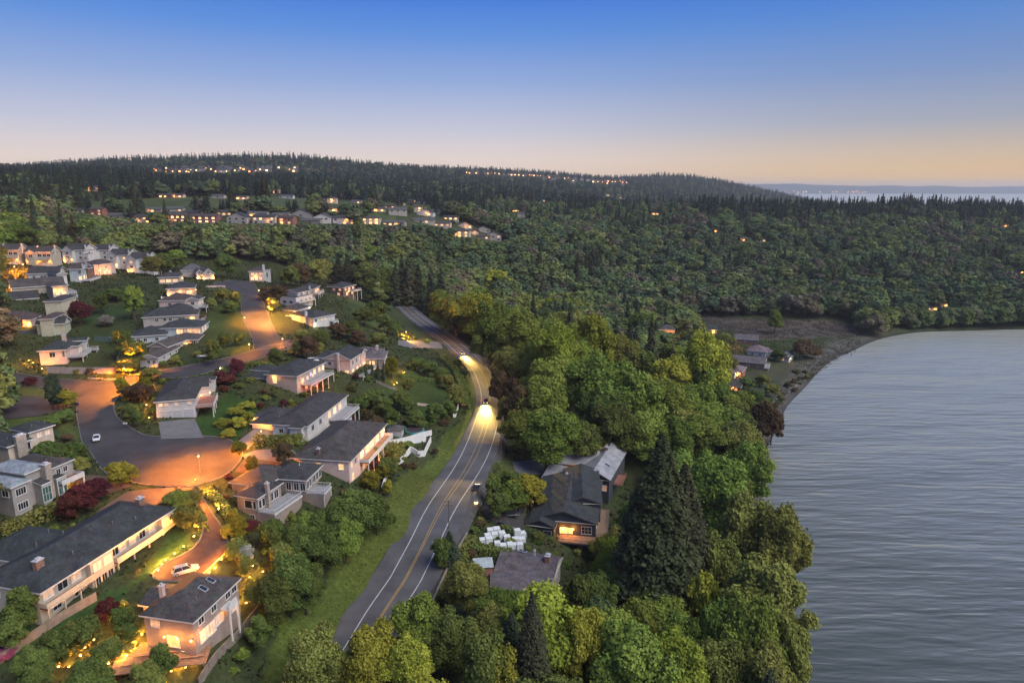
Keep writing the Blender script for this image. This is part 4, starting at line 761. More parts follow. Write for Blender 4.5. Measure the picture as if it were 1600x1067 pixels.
# townhouses: four white units, then the cream pair
TX = [(112,413,'westernmost white townhouse, gabled with a lamp lit garage on its flank'), (150,413,'white gabled townhouse with two lamps under its gable'), (180,421,'tall white townhouse with lit upper window and amber garage wall'), (210,427,'end white townhouse with corner balconies and orange lit window')]
for i, (x, y, lab) in enumerate(TX):
    h = House('townhouse', lab, 'the white townhouses' if i == 1 else None, (x+8, y), 'white', 'charcoal', 'townhouse', 'white townhouses on the hill')
    e = 8.6 + .2*i; w = 27
    h.mass(c=((x-7,y-23),(x+19,y-22),(x+23,y-28)), eh=e, roof='gable_a', pitch=.5)
    q = h.m[0]; h.mass(rel=(-2.6,q['lu']*.42,4,q['lu']*.92), eh=e-.4, roof='gable_c', pitch=.8, over=.3); h.mass(rel=(-1.6,-3.2,5,.3), eh=e-2.4, roof='flat', over=.1)
    h.win(1,'AB',.5,e-1.6,1.6,1.4,[0,0,0,1][i]); h.win(1,'AB',.5,e-4.3,1.6,1.3,[0,3,0,0][i]); h.win(0,'AB',.82,e-1.8,1.3,1.2,[0,0,2,0][i]); h.win(0,'AB',.8,e-4.6,1.4,1.4,0); h.door(1,'AB',.5,2.8,2.2,z0=.0); h.win(2,'AB',.5,e-4.6,1.2,1.2,[0,1,1,0][i]); h.win(0,'BC',.4,e-2,1.2,1.3,0)
    h.chimney(0,.15,.02,e+2.8,.7,.7,'white',5); h.chimney(0,.5,.7,e+2.6,.7,.7,'white',5)
    for t, z, en in ([(.1,2.6,150),(.9,3.2,30)], [(.1,e-2,40),(.9,e-2,40)], [(.95,2.8,110),(.05,2.6,60)], [(.05,3.0,130),(.5,2.8,60)])[i]: h.light(1,'AB',t,z,en)
    if i == 3: h.deck(0,'BC',.0,.9,2.0,5.6,'grey_deck','trim',True,rh=.8)
for i, (x, y, w, lab) in enumerate([(-4,417,40,'cream terrace house with a small gable at the west edge of the hill'), (50,420,38,'cream terrace house with dark window row and lamps over the garages')]):
    h = House('terrace_house', lab, 'the cream terrace' if i else None, (x+14, y), 'cream', 'slate', 'townhouse', 'cream terrace houses on the hill')
    h.mass(c=((x-10,y-26),(x+w-8,y-26),(x+w,y-33)), eh=8.4, roof='gable_a', pitch=.45); q = h.m[0]; h.mass(rel=(-2,q['lu']*.55,4,q['lu']*.85), eh=8.2, roof='gable_c', pitch=.7, over=.3)
    h.wins(0,'AB',(.56,.74,.9),6.6,1.8,1.5,[0,0,0]); h.win(1,'AB',.5,6.6,1.8,1.5,[0,0][i]); h.wins(0,'AB',(.1,.2,.3),6.4,1.0,1.5,0); h.door(0,'AB',.25,3.2,2.2); h.door(0,'AB',.75,3.2,2.2); h.chimney(0,.4,.02,11.5,.8,.8,'white',6); h.chimney(0,.4,.62,11.3,.8,.8,'white',6)
    h.light(0,'AB',.04+.04*i,3.2,130); h.light(0,'AB',.93,3.0,90); h.light(0,'AB',.5,3.0,70)
    h.deck(0,'AB',.1,.95,1.4,4.2,'grey_deck','siding_cream',False,solid=True,rh=.8)
# middle column
quick('grey_gable_house', 'grey house with twin front gables and bright garage lamps at the top of the hill', 'the twin gabled house', (312,431), 'greige', 'grey',
 [D(c=((281,424),(318,422),(334,413)), eh=5.4, roof='hip', pitch=.55), D(c=((306,428),(318,427),(322,420)), eh=5.0, roof='gable_c', pitch=.9), D(c=((318,430),(336,428),(338,420)), eh=4.2, roof='gable_c', pitch=.9)],
 [(2,'AB',(.5,),5.3,D(w=1.1,h=1.0)), (1,'AB',(.5,),5.6,D(w=1.0,h=1.0))], [(1,'AB',.1,2.4,170,WARM2), (2,'AB',.02,2.2,120,WARM2), (2,'AB',.95,2.4,170,WARM2)], doors=[(2,'AB',.5,4.6,2.2)])
quick('lit_tower_house', 'house with amber lit windows, red tiled roof and a pale chimney tower', 'the chimney tower house', (404,441), 'rose', 'red',
 [D(c=((387,425),(412,424),(424,418)), eh=5.8, roof='hip', pitch=.4), D(rel=(2,-3.5,9,.3), eh=6.2, roof='flat', wall='white', over=.3)],
 [(0,'AB',(.25,.55,.85),4.4,D(w=1.6,h=1.0,lit=[2,3,1])), (0,'AB',(.2,.5,.8),1.6,D(w=1.6,h=1.7,lit=[2,2,1])), (1,'AB',(.5,),3.4,D(w=.8,h=2.6))], [(0,'AB',.45,2.9,80)], [], [(0,.2,.02,9.2,1.3,1.3,'white',0)])
quick('low_lit_house', 'low house with lit picture windows and grey roof below the townhouses', 'the low lit house', (268,446), 'cream', 'charcoal',
 [D(c=((245,434),(280,433),(290,426)), eh=3.9, roof='hip', pitch=.35)], [(0,'AB',(.2,.5,.82),2.0,D(w=2.4,h=1.5,lit=[1,2,1]))], [(0,'BC',.7,2.2,100)], [], [(0,.5,.5,6.4,1.2,.8,'greige',3)])
quick('curved_roof_house', 'house with rounded dark roof over a glowing orange wall', 'the glowing rounded roof house', (275,464), 'cream', 'slate',
 [D(c=((258,452),(304,450),(308,442)), eh=4.4, roof='hip', pitch=.4)], [(0,'AB',(.2,.45,.8),2.4,D(w=1.8,h=1.4,lit=[3,1,2]))], [(0,'AB',.05,1.6,150), (0,'AB',.5,3.0,60), (0,'AB',.9,2.6,60), (0,'BC',.6,2.4,40)], [(0,'AB',-.2,.3,4.0,.4,D(rail='trim',rh=.8,posts=False))])
quick('stepped_pink_house', 'pink white house with stepped roofs and small terrace to the street', 'the stepped pink house', (275,487), 'pink', 'red',
 [D(c=((247,470),(290,470),(302,460)), eh=5.0, roof='hip', pitch=.42), D(rel=(2,-5,10,1.0), eh=5.0, roof='gable_c', pitch=.4, wall='white', rmat='charcoal')],
 [(0,'AB',(.4,.7),3.4,D(w=1.4,h=1.0)), (1,'BC',(.3,.7),3.4,D(w=1.2,h=1.4,lit=3)), (1,'AB',(.5,),3.4,D(w=1.4,h=1.3))], [], [(1,'BC',.0,1.0,3.5,1.5,D(rail='trim',rh=.8))])
quick('slate_ridge_house', 'long house with wide slate roof and a thin row of dark windows', 'the wide slate ridge house', (270,507), 'greige', 'slate',
 [D(c=((218,497),(309,492),(312,478)), eh=3.6, roof='hip', pitch=.45), D(c=((268,487),(305,483),(308,474)), eh=4.6, roof='hip', pitch=.4)],
 [(0,'AB',(.25,.4,.5,.68,.74),2.3,D(w=1.2,h=1.2)), (0,'AB',(.92,),2.2,D(w=1.8,h=1.3,lit=1))], [(0,'AB',.9,2.4,35)], [(0,'BC',.1,.9,3.0,.6,D(rail='siding_brick_red',rh=.9))])
quick('amber_window_house', 'house with a band of amber windows under teal roofs beside the lawn', 'the amber windowed house', (285,540), 'blue_grey', 'teal',
 [D(c=((246,514),(314,512),(328,502)), eh=4.8, roof='hip', pitch=.36), D(c=((205,527),(262,523),(266,509)), eh=3.2, roof='hip', pitch=.42), D(c=((196,531),(210,527),(214,520)), eh=3.0, roof='gable_c', pitch=.5, wall='white')],
 [(0,'AB',(.46,.52),3.4,D(w=1.4,h=2.0,lit=2)), (0,'AB',(.66,.75,.84,.93),3.4,D(w=2.0,h=1.9,lit=[3,2,1,1])), (0,'BC',(.3,.6),3.4,D(w=2.0,h=2.0,lit=1)), (1,'AB',(.15,.35,.7),1.7,D(w=1.1,h=1.3))], [(0,'BC',.9,2.0,60)], [(0,'BC',.7,1.3,3.0,.4,D(rail='trim',rh=.9))])
quick('entry_gable_house', 'pale house with arched lit entry, white framed bays and steps to the street', 'the arched entry house', (290,572), 'greige', 'brown',
 [D(c=((232,541),(262,543),(282,529)), eh=4.6, roof='gable_c', pitch=.45), D(c=((262,533),(310,531),(326,523)), eh=4.6, roof='hip', pitch=.4), D(c=((220,558),(247,560),(272,543)), eh=3.4, roof='gable_c', pitch=.35, wall='white')],
 [(0,'BC',(.3,.6,.85),3.2,D(w=1.2,h=1.2)), (1,'AB',(.30,.45),2.5,D(w=1.2,h=2.6,lit=[1,0])), (1,'AB',(.85,),3.3,D(w=1.4,h=1.6)), (2,'AB',(.5,.8),2.0,D(w=1.0,h=1.0)), (2,'BC',(.3,.6,.9),2.4,D(w=1.0,h=1.0))], [(1,'AB',.66,2.4,80), (0,'BC',.95,3.4,30)], [(1,'AB',.0,.4,2.4,1.4,D(rail='trim',rh=.8))])
# right of the upper street
quick('grey_ranch_house', 'low grey roofed house with lit garage corner and white seaward wall', 'the low grey roofed house', (490,514), 'white', 'charcoal',
 [D(c=((452,492),(489,498),(530,491)), eh=4.4, roof='hip', pitch=.36), D(c=((436,484),(462,486),(500,474)), eh=3.4, roof='hip', pitch=.36), D(c=((447,493),(458,494),(470,488)), eh=3.0, roof='hip', pitch=.4)],
 [(0,'BC',(.1,),3.2,D(w=1.2,h=1.4)), (0,'BC',(.4,.55),3.2,D(w=1.5,h=1.1,lit=3)), (0,'AB',(.35,.65),1.8,D(w=1.6,h=1.6,lit=[2,1]))], [(0,'BC',.02,1.0,60,(1,.9,.5)), (2,'AB',.1,2.4,120,WARM2), (1,'BC',.9,3.2,40,WHITE)], [(0,'BC',.75,1.0,2.6,1.6,D(rail='trim',rh=.9))], [(0,.05,.35,6.8,1.1,1.1,'white',1)])
quick('white_terrace_house', 'white walled house with dark garage band and roof terrace', 'the white terrace walled house', (460,474), 'white', 'slate',
 [D(c=((437,464),(462,466),(490,459)), eh=4.2, roof='flat', over=.15), D(rel=(4,2,16,11), eh=6.0, roof='gable_c', pitch=.35)],
 [(0,'AB',(.3,.7),2.0,D(w=2.2,h=1.2)), (1,'BC',(.3,.7),5.2,D(w=1.4,h=1.0)), (0,'BC',(.3,.6,.85),2.2,D(w=1.6,h=1.3))], [], [(0,'BC',.0,1.0,2.0,2.0,D(rail='trim',rh=.9))], [(1,.9,.1,8.0,.7,.7,'white',3)])
quick('shingle_top_house', 'grey house with lit corner balcony on the crest by the woods', 'the crest balcony house', (492,466), 'grey', 'slate',
 [D(c=((462,452),(490,452),(506,445)), eh=5.2, roof='hip', pitch=.45)], [(0,'BC',(.4,.7),3.6,D(w=1.4,h=1.4,lit=[2,1])), (0,'AB',(.5,),3.4,D(w=1.4,h=1.2))], [(0,'BC',.6,4.2,60)], [(0,'BC',.1,.95,2.6,2.4,D(rail='trim',rh=.9))])
quick('amber_corner_house', 'brown house with two amber lit storeys at the edge of the woods', 'the amber corner house', (538,463), 'brown', 'charcoal',
 [D(c=((512,448),(536,450),(550,444)), eh=5.4, roof='hip', pitch=.4)], [(0,'AB',(.4,.8),4.2,D(w=1.4,h=1.1,lit=[3,1])), (0,'BC',(.2,.5,.8),4.2,D(w=1.4,h=1.3,lit=[3,1,1])), (0,'BC',(.3,.7),1.5,D(w=1.6,h=1.6,lit=[1,2])), (0,'AB',(.7,),1.5,D(w=1.6,h=1.6,lit=1))], [(0,'BC',.4,2.8,80)], [(0,'BC',.5,1.2,2.6,2.6,D(rail='trim',rh=.9))])
# beach hamlet
quick('lit_beach_house', 'house with long orange lit deck among tall trees above the beach', 'the orange decked beach house', (1052,532), 'rose', 'brown',
 [D(c=((1030,517),(1056,516),(1074,503)), eh=7.2, roof='hip', pitch=.4)], [(0,'BC',(.3,.6,.9),4.4,D(w=1.6,h=1.3,lit=3)), (0,'AB',(.5,),4.2,D(w=1.6,h=1.3,lit=3))], [(0,'BC',.15,3.4,120), (0,'BC',.5,3.4,120), (0,'BC',.85,3.4,120), (0,'AB',.2,3.6,160,WARM,2.0), (0,'AB',.6,3.6,160,WARM,2.0), (0,'AB',.95,3.6,160,WARM,2.0)], [(0,'BC',.0,1.0,3.4,.6,D(rail='trim',floor='wood_deck',rh=.9)), (0,'AB',.0,1.0,3.0,2.6,D(rail='trim',floor='wood_deck',rh=.9))])
quick('teal_roof_house', 'low teal roofed house with three small skylights and a lit doorway', 'the teal roofed beach house', (1112,520), 'grey', 'teal',
 [D(c=((1092,515),(1122,516),(1135,507)), eh=3.0, roof='hip', pitch=.4)], [(0,'AB',(.8,),1.5,D(w=1.6,h=1.6,lit=2))], [(0,'AB',.8,2.4,90), (0,'AB',.75,.6,50)])
quick('maroon_roof_house', 'white house with maroon hipped roof facing the lagoon', 'the maroon roofed house', (1192,556), 'white', 'maroon',
 [D(c=((1166,548),(1198,551),(1212,540)), eh=3.4, roof='hip', pitch=.45), D(rel=(3,-4,9,.3), eh=3.0, roof='gable_a', pitch=.4)], [(0,'AB',(.3,.7),1.7,D(w=1.6,h=1.3,lit=5)), (1,'BC',(.3,.7),1.6,D(w=1.6,h=1.4))], [], [(0,'BC',.1,.8,2.2,.4,D(rail='trim',rh=.8,posts=False))])
quick('long_plum_house', 'long plum roofed cottage with white porch end by the beach', 'the long plum cottage', (1170,575), 'brown', 'plum',
 [D(c=((1142,564),(1196,569),(1204,556)), eh=3.0, roof='gable_a', pitch=.35)], [(0,'BC',(.3,.7),1.6,D(w=1.4,h=1.4)), (0,'AB',(.2,.5,.8),1.5,D(w=1.3,h=1.2))], [], [(0,'BC',.0,1.0,2.6,.3,D(rail='trim',rh=.8))])
quick('yellow_glow_cottage', 'purple roofed cottage with a bright yellow glow under its eave', 'the yellow glowing cottage', (1140,592), 'brick_red', 'maroon',
 [D(c=((1122,577),(1160,582),(1170,566)), eh=3.6, roof='hip', pitch=.4), D(rel=(-3,3,2,10), eh=3.2, roof='gable_c', pitch=.4, wall='white')], [(0,'AB',(.4,.8),1.7,D(w=1.6,h=1.3,lit=3)), (1,'AB',(.5,),1.6,D(w=1.4,h=1.6))], [(0,'AB',.86,2.6,130,(1.0,.62,.10)), (0,'AB',.6,2.4,60,(1.0,.62,.10))])
quick('shore_bunkhouse', 'small brown house with dark windows behind the maroon roof, next to the marsh', 'the marsh side cabin', (1155,537), 'brown', 'plum',
 [D(c=((1148,530),(1186,532),(1192,524)), eh=2.8, roof='gable_a', pitch=.35)], [(0,'AB',(.2,.45,.7,.9),1.5,D(w=1.3,h=1.1))])
quick('hillside_hut', 'small pale hut half hidden under the large green tree', 'the pale hut', (1016,596), 'greige', 'brown',
 [D(c=((1000,588),(1014,590),(1020,580)), eh=2.8, roof='gable_a', pitch=.4)], [(0,'AB',(.5,),1.5,D(w=1.2,h=1.1))])
quick('red_tile_cottage', 'small white cottage with reddish roof between the teal roofed house and the glowing cottage', 'the white cottage', (1118,562), 'white', 'maroon',
 [D(c=((1104,552),(1130,555),(1138,546)), eh=3.0, roof='hip', pitch=.42)], [(0,'AB',(.3,.7),1.6,D(w=1.4,h=1.2,lit=3))], [(0,'AB',.9,2.2,60)])
quick('shore_end_cottage', 'low plum roofed cottage with white gable nearest the lagoon outlet', 'the shore end cottage', (1228,566), 'white', 'plum',
 [D(c=((1212,557),(1234,560),(1244,551)), eh=2.9, roof='gable_c', pitch=.45)], [(0,'AB',(.5,),1.6,D(w=1.8,h=1.3,lit=1)), (0,'BC',(.4,.8),1.5,D(w=1.2,h=1.2))], [(0,'BC',.2,2.2,40)])
quick('brown_bank_cottage', 'brown cottage with dark roof at the foot of the wooded bank', 'the bank cottage', (1152,612), 'brown', 'brown',
 [D(c=((1134,602),(1158,606),(1168,595)), eh=3.0, roof='gable_a', pitch=.4)], [(0,'AB',(.3,.7),1.5,D(w=1.3,h=1.2,lit=1))], [(0,'AB',.5,2.3,50)])
OR = ['first','second','third','fourth','fifth','sixth','seventh','eighth','ninth','tenth','eleventh','twelfth','thirteenth','fourteenth','fifteenth','sixteenth','seventeenth','eighteenth','nineteenth']
TENS = {2:('twentieth','twenty'),3:('thirtieth','thirty'),4:('fortieth','forty'),5:('fiftieth','fifty'),6:('sixtieth','sixty'),7:('seventieth','seventy'),8:('eightieth','eighty'),9:('ninetieth','ninety')}
def ordinal(i):
    i += 1
    return OR[i-1] if i < 20 else (TENS[min(i//10,9)][0] if i % 10 == 0 else TENS[min(i//10,9)][1]+'-'+OR[i % 10-1])
# ------------------------------------------------------------------ far houses across the ravine and on the ridges
FARMESH = {}
DIM = dict(white='greige', cream='beige', blue_grey='greige', greige='taupe', beige='taupe', mustard='beige')
def far_house(px, py, w, d, rz, st, wall, roof, label, lit='', rooft='gable', group='houses of the town across the ravine', pitch=.35, short=None):
    """small house facing the view; lit: one letter per window of the front, d dark, w warm, h bright, o dim; '/' starts the lower row"""
    g = ground(px, py); t = thing('town_house', label, 'house', tuple(g), group, R(rz)); hgt = 2.9*st; W = MAT['siding_'+(DIM.get(wall, wall) if rnd.random() < .6 else wall)]; Rf = MAT['roof_'+roof]
    FOOT.append(np.array([(g[0]-w/2-1, g[1]-1), (g[0]+w/2+1, g[1]-1), (g[0]+w/2+1, g[1]+d+1), (g[0]-w/2-1, g[1]+d+1)]))
    b = MB(); b.box((-w/2,0,-3), (w,0,0), (0,d,0), (0,0,hgt+3)); r = MB(); o = .5
    if rooft == 'gable':
        h = d/2*pitch; b.add([(-w/2,0,hgt),(-w/2,d,hgt),(-w/2,d/2,hgt+h)], [(0,1,2)]); b.add([(w/2,0,hgt),(w/2,d,hgt),(w/2,d/2,hgt+h)], [(0,1,2)])
        for s in (0, 1):
            y0, y1 = (-o, d/2) if s == 0 else (d+o, d/2); z0 = hgt-o*pitch
            r.quad((-w/2-o,y0,z0+.02),(w/2+o,y0,z0+.02),(w/2+o,y1,hgt+h+.02),(-w/2-o,y1,hgt+h+.02)); r.quad((-w/2-o,y0,z0+.2),(w/2+o,y0,z0+.2),(w/2+o,y1,hgt+h+.2),(-w/2-o,y1,hgt+h+.2)); r.quad((-w/2-o,y0,z0+.02),(w/2+o,y0,z0+.02),(w/2+o,y0,z0+.2),(-w/2-o,y0,z0+.2))
    elif rooft == 'front':      # gable end to the view
        h = w/2*pitch*1.2; b.add([(-w/2,0,hgt),(w/2,0,hgt),(0,0,hgt+h)], [(0,1,2)]); b.add([(-w/2,d,hgt),(w/2,d,hgt),(0,d,hgt+h)], [(0,1,2)])
        for s in (-1, 1):
            e = s*(w/2+o); z0 = hgt-o*pitch*1.2; r.quad((e,-o,z0+.02),(0,-o,hgt+h+.02),(0,d+o,hgt+h+.02),(e,d+o,z0+.02)); r.quad((e,-o,z0+.2),(0,-o,hgt+h+.2),(0,d+o,hgt+h+.2),(e,d+o,z0+.2)); r.quad((e,-o,z0+.02),(0,-o,hgt+h+.02),(0,-o,hgt+h+.2),(e,-o,z0+.2))
    else:
        m_ = min(w, d)/2+o; h = m_*pitch; E = [(-w/2-o,-o,hgt+.02),(w/2+o,-o,hgt+.02),(w/2+o,d+o,hgt+.02),(-w/2-o,d+o,hgt+.02)]; a = (-w/2-o+m_, d/2, hgt+h) if w >= d else (0,-o+m_,hgt+h); c = (w/2+o-m_, d/2, hgt+h) if w >= d else (0,d+o-m_,hgt+h)
        if w >= d: r.add(E+[a,c], [(0,1,5,4),(1,2,5),(2,3,4,5),(3,0,4)])
        else: r.add(E+[a,c], [(0,1,4),(1,2,5,4),(2,3,5),(3,0,4,5)])
        r.quad((-w/2-o,-o,hgt-.15),(w/2+o,-o,hgt-.15),E[1],E[0]); r.quad((w/2+o,-o,hgt-.15),(w/2+o,d+o,hgt-.15),E[2],E[1])
    b.build('wall', W, t); r.build('roof', Rf, t)
    rows = lit.split('/') if lit else []
    for k, row in enumerate(rows):
        z = hgt-1.5-2.8*k
        for i, c in enumerate(row):
            if c == '-': continue
            x = -w/2 + w*(i+.5)/len(row); ww = min(2.2, w/len(row)*.62); f = MB(); f.box((x-ww/2-.15,-.06,z-.85),(ww+.3,0,0),(0,.05,0),(0,0,1.7)); fo = f.build('window', MAT['trim'], t)
            p = MB(); p.quad((x-ww/2,-.07,z-.7),(x+ww/2,-.07,z-.7),(x+ww/2,-.07,z+.7),(x-ww/2,-.07,z+.7)); p.build('pane', {'d': MAT['glass'], 'w': WIN_HOT, 'h': FARHOT, 'o': WIN_WARM}[c], fo)
    if 'h' in lit and rnd.random() < .75: lamp('POINT', (rnd.uniform(-w*.3,w*.3), -1.6, 2.4), 420, WARM2, .3, t)
    if short: HOUSES.append((short, g[:2]))
    return t
FARHOT = glow('window_far_bright', (1.0,.46,.10), 2.6, .6)
T = [  # px, py, width, depth, turn, storeys, wall, roof, label, windows, roof type
 (117,333,14,9,8,1,'cream','charcoal','small pale house half hidden by firs, far up the wooded slope beside the meadow','d-d','gable'),
 (145,300,15,10,5,2,'rose','brown','two-storey house with orange lights alone below the fir ridge','-ho/oh-','hip'),
 (150,337,13,9,-6,2,'brick_red','red','dim red house, inland end of the far terrace row','-o/oo','gable'),
 (184,341,16,9,4,1,'greige','grey','low grey house among shrubs at the inland end of the far row','dd-','gable'),
 (226,349,20,11,-4,2,'white','charcoal','white two-storey house with a row of small windows in the far terrace row','ddwhh/d-hd','gable'),
 (238,332,16,9,0,1,'beige','grey','pale bungalow behind the white two-storey house with one bright lamp','-h-','gable'),
 (272,331,15,9,5,1,'white','grey','low white house with thin chimney mast above the dark garage house','d-w','gable'),
 (274,347,18,10,0,2,'brown','brown','dark house with one long orange lit strip along its front','hhhh/ooo','gable'),
 (318,349,22,11,3,2,'maroon','red','wide house with many lit windows and a reddish glow, mid far row','hhwh/whho','gable'),
 (300,337,13,9,-5,1,'greige','charcoal','small grey house squeezed between the orange strip house and the reddish one','od','gable'),
 (354,337,18,10,2,1,'cream','brown','long cream house with glowing eave line in the upper far row','hww-','gable'),
 (370,350,17,10,-3,2,'white','slate','white gabled house with dark windows beneath the glowing eave house','ddd/d-d','front'),
 (402,339,16,9,4,1,'cream','grey','low house with bright lamps at its inland corner, far row','hh-','gable'),
 (412,350,19,10,0,2,'blue_grey','slate','pale blue house with two lit windows over dark ones','wh-w/d-d','gable'),
 (438,341,14,9,5,1,'white','grey','small white house with one lit door in the far row','d-h','gable'),
 (446,351,13,9,-4,2,'brick_red','red','narrow red house with lamps at the ground floor, far row','od/ho','gable'),
 (470,339,17,9,2,1,'grey','charcoal','grey bungalow with broad gable above the garages, far row','-d-','front'),
 (484,350,18,10,-5,1,'greige','grey','long greyish bungalow next to the white gable','dd-','gable'),
 (503,350,15,11,6,2,'white','grey','white house with steep front gable, seaward part of the far row','dd/d-','front'),
 (518,318,10,9,0,2,'rose','brown','tall lamp lit house deep among the firs above the far row','h/o','hip'),
 (521,331,10,8,10,1,'rose','red','small amber lit cottage under the tall firs','h','gable'),
 (538,351,20,10,2,2,'white','charcoal','white house with half its front lit, standing at the wood edge','d-hh/-ww','gable'),
 (556,318,13,8,-5,1,'greige','grey','pale cottage with bright window between dark firs','-h','gable'),
 (579,351,16,9,0,2,'cream','brown','cream house with fully lit front under the small meadow','hwh/whh','hip'),
 (614,353,20,10,-6,1,'beige','grey','wide low house with amber front and grey roof east of the small meadow','hhwd','gable'),
 (592,331,12,9,8,1,'rose','brown','orange lit cottage at the inland foot of the hillside cluster','hh','gable'),
 (608,326,12,9,-8,1,'brick_red','red','red roofed cottage with one orange window, hillside cluster','o-h','hip'),
 (622,337,17,10,10,2,'white','grey','broad whitish house without lit windows in the hillside cluster','ddd','gable'),
 (626,321,11,8,0,1,'cream','charcoal','small house with amber window, upper hillside cluster','h','gable'),
 (644,316,13,8,-6,1,'greige','grey','grey cottage at the top of the hillside cluster','d-w','gable'),
 (662,320,18,9,4,1,'white','grey','long pale house on the upper edge of the hillside cluster','dddd','gable'),
 (650,332,14,9,6,2,'cream','brown','house with two bright porch lights, middle of the hillside cluster','hh/-w','hip'),
 (664,337,16,9,-8,1,'white','charcoal','white gabled house with a bright lamp at its corner, hillside cluster','-h','front'),
 (680,333,14,9,4,1,'white','grey','small white house at the seaward tip of the hillside cluster','w-d','gable'),
 (662,349,20,10,3,1,'cream','grey','long cream house with one lit window facing the lower lawn','-dw-','gable'),
 (686,354,21,10,-4,1,'rose','brown','low rosy house with a row of small lit windows','owwo','gable'),
 (704,344,15,8,0,1,'greige','charcoal','dark roofed house with one lit strip at the foot of the firs','hhh','gable'),
 (726,357,15,10,8,1,'white','slate','white gable house with an amber lamp beside it','d-h','front'),
 (718,371,18,10,-6,2,'mustard','brown','brightly lit two-storey house at the lower seaward end of town','hhh/hhw','hip'),
 (738,366,12,9,4,1,'cream','red','small house with glowing yard between the bright house and the white gables','h-','gable'),
 (755,363,14,10,6,1,'white','slate','white double gabled house at the wood edge','d-d','front'),
 (755,374,13,9,-5,1,'beige','brown','beige cottage below the white double gabled house','-w','gable'),
 (771,377,15,10,0,2,'white','charcoal','last white house of the town, two rows of dark windows','ddo/d-d','front'),
 (806,331,11,8,0,1,'rose','brown','cottage with three lamps alone on the dark wooded slope','hho','gable'),
 (815,340,11,8,10,2,'white','grey','pale little house just under the three lamp cottage','d/d','gable'),
 (850,315,8,7,0,1,'brown','brown','tiny lamp lit cabin in the dark woods beyond the town','h','gable'),
 (950,306,10,8,0,1,'rose','grey','cabin with two orange lamps high in the far woods','hh','gable'),
 (970,310,9,8,0,1,'rose','grey','orange lit cabin seaward of its neighbour in the far woods','h','gable'),
 (1024,336,11,8,0,1,'rose','brown','low cabin with an orange strip of light in the woods','hh','gable'),
 (1118,363,8,7,0,1,'brown','brown','cabin showing one amber lamp in the middle woods','h','gable'),
 (1162,377,9,7,0,1,'brown','grey','amber lit cabin near the pale shed in the woods','h','gable'),
 (1190,378,12,8,0,1,'white','grey','pale shed with lit door in the middle woods','dw','gable'),
 (1456,486,11,8,0,1,'cream','brown','lit cabin near the water under the trees of the far bank','hh','gable'),
 (1478,480,9,8,0,1,'rose','brown','orange lit cabin just uphill of the bank cabin','h','gable'),
 (1571,355,8,7,0,1,'rose','brown','single lit cabin high in the seaward woods','h','gable'),
 (1597,428,8,7,0,1,'rose','brown','lit cabin at the very edge of the far bank woods','h','gable'),
 (262,306,12,8,0,1,'rose','brown','orange roofed lit house above the meadow','h-','gable'), (258,309,16,8,0,1,'brown','brown','long lamp lit house at the meadow top','hh-','gable'), (276,309,14,8,0,1,'rose','brown','house with two amber porch lights at the meadow top','hh','gable'),
 (340,310,14,8,0,1,'white','grey','white house by the lane above the meadow','-d-','gable'), (376,312,13,8,0,1,'rose','brown','amber lit house at the seaward end of the meadow','hh','gable'), (431,302,10,8,0,2,'rose','brown','tall amber lit house among firs above the meadow','h/o','hip'), (447,310,17,8,0,1,'white','grey','long white house behind the meadow end','d-dd','gable'),
]
for r in T: far_house(*r[:8], label=r[8], lit=r[9], rooft=r[10])
HOUSES += [('the town terrace', ground(300,345)[:2]), ('the hillside cluster', ground(640,330)[:2]), ('the lower end of town', ground(740,370)[:2])]
# tiny houses on the skyline hills (two shared meshes)
def tiny(kind_):
    b = MB(); w, d, h = 18, 10, 7; b.box((-w/2,0,-6),(w,0,0),(0,d,0),(0,0,h+6),0); b.quad((-w/2-1,-1,h),(w/2+1,-1,h),(w/2+1,d/2,h+3.5),(-w/2-1,d/2,h+3.5),1); b.quad((-w/2-1,d/2,h+3.5),(w/2+1,d/2,h+3.5),(w/2+1,d+1,h),(-w/2-1,d+1,h),1)
    b.quad((-w*.35,-.1,2.2),(-w*.35+5.5,-.1,2.2),(-w*.35+5.5,-.1,5.2),(-w*.35,-.1,5.2),2)
    return b.mesh('hill_house', [MAT['siding_'+('taupe','brown','grey')[kind_]], MAT['roof_'+('grey','brown','charcoal')[kind_]], (glow('hill_light', (1,.50,.16), 7), glow('hill_light_orange', (1,.30,.07), 6), WIN_DIM)[kind_]])
TM = [tiny(i) for i in range(3)]
HILLPX = []
HILLO = []
def hill(px, py, g, lab):
    HILLPX.append((px, py+.6))
    p = ground(px, py); o = link('hill_house', TM[rnd.choice((0,0,1,1,2))], None, tuple(p)); o.rotation_euler = (0,0,R(rnd.uniform(-25,25))); s = rnd.uniform(.65,1.0); o.scale = (s,s,s); tag(o, lab, 'house', g); HILLO.append((o, px, g, lab))
for i in range(62): hill(rnd.uniform(242,463), rnd.uniform(263.5,270.5), 'houses on the inland skyline hill', 'tiny house of the lit row on the inland skyline hill')
def skyline(x):
    for y in np.arange(252, 300, .5):
        if ground(x, y)[1] < 4600: return y
    return 300
SKY_X = np.linspace(728, 1000, 18); SKY_Y = [skyline(x) for x in SKY_X]
for i in range(80):
    x = rnd.uniform(730, 992); hill(x, np.interp(x, SKY_X, SKY_Y)+.6+abs(rnd.gauss(0, 1.0))*(1.2 if x < 840 else 3.2), 'houses on the seaward skyline ridge', 'tiny house on the seaward skyline ridge')
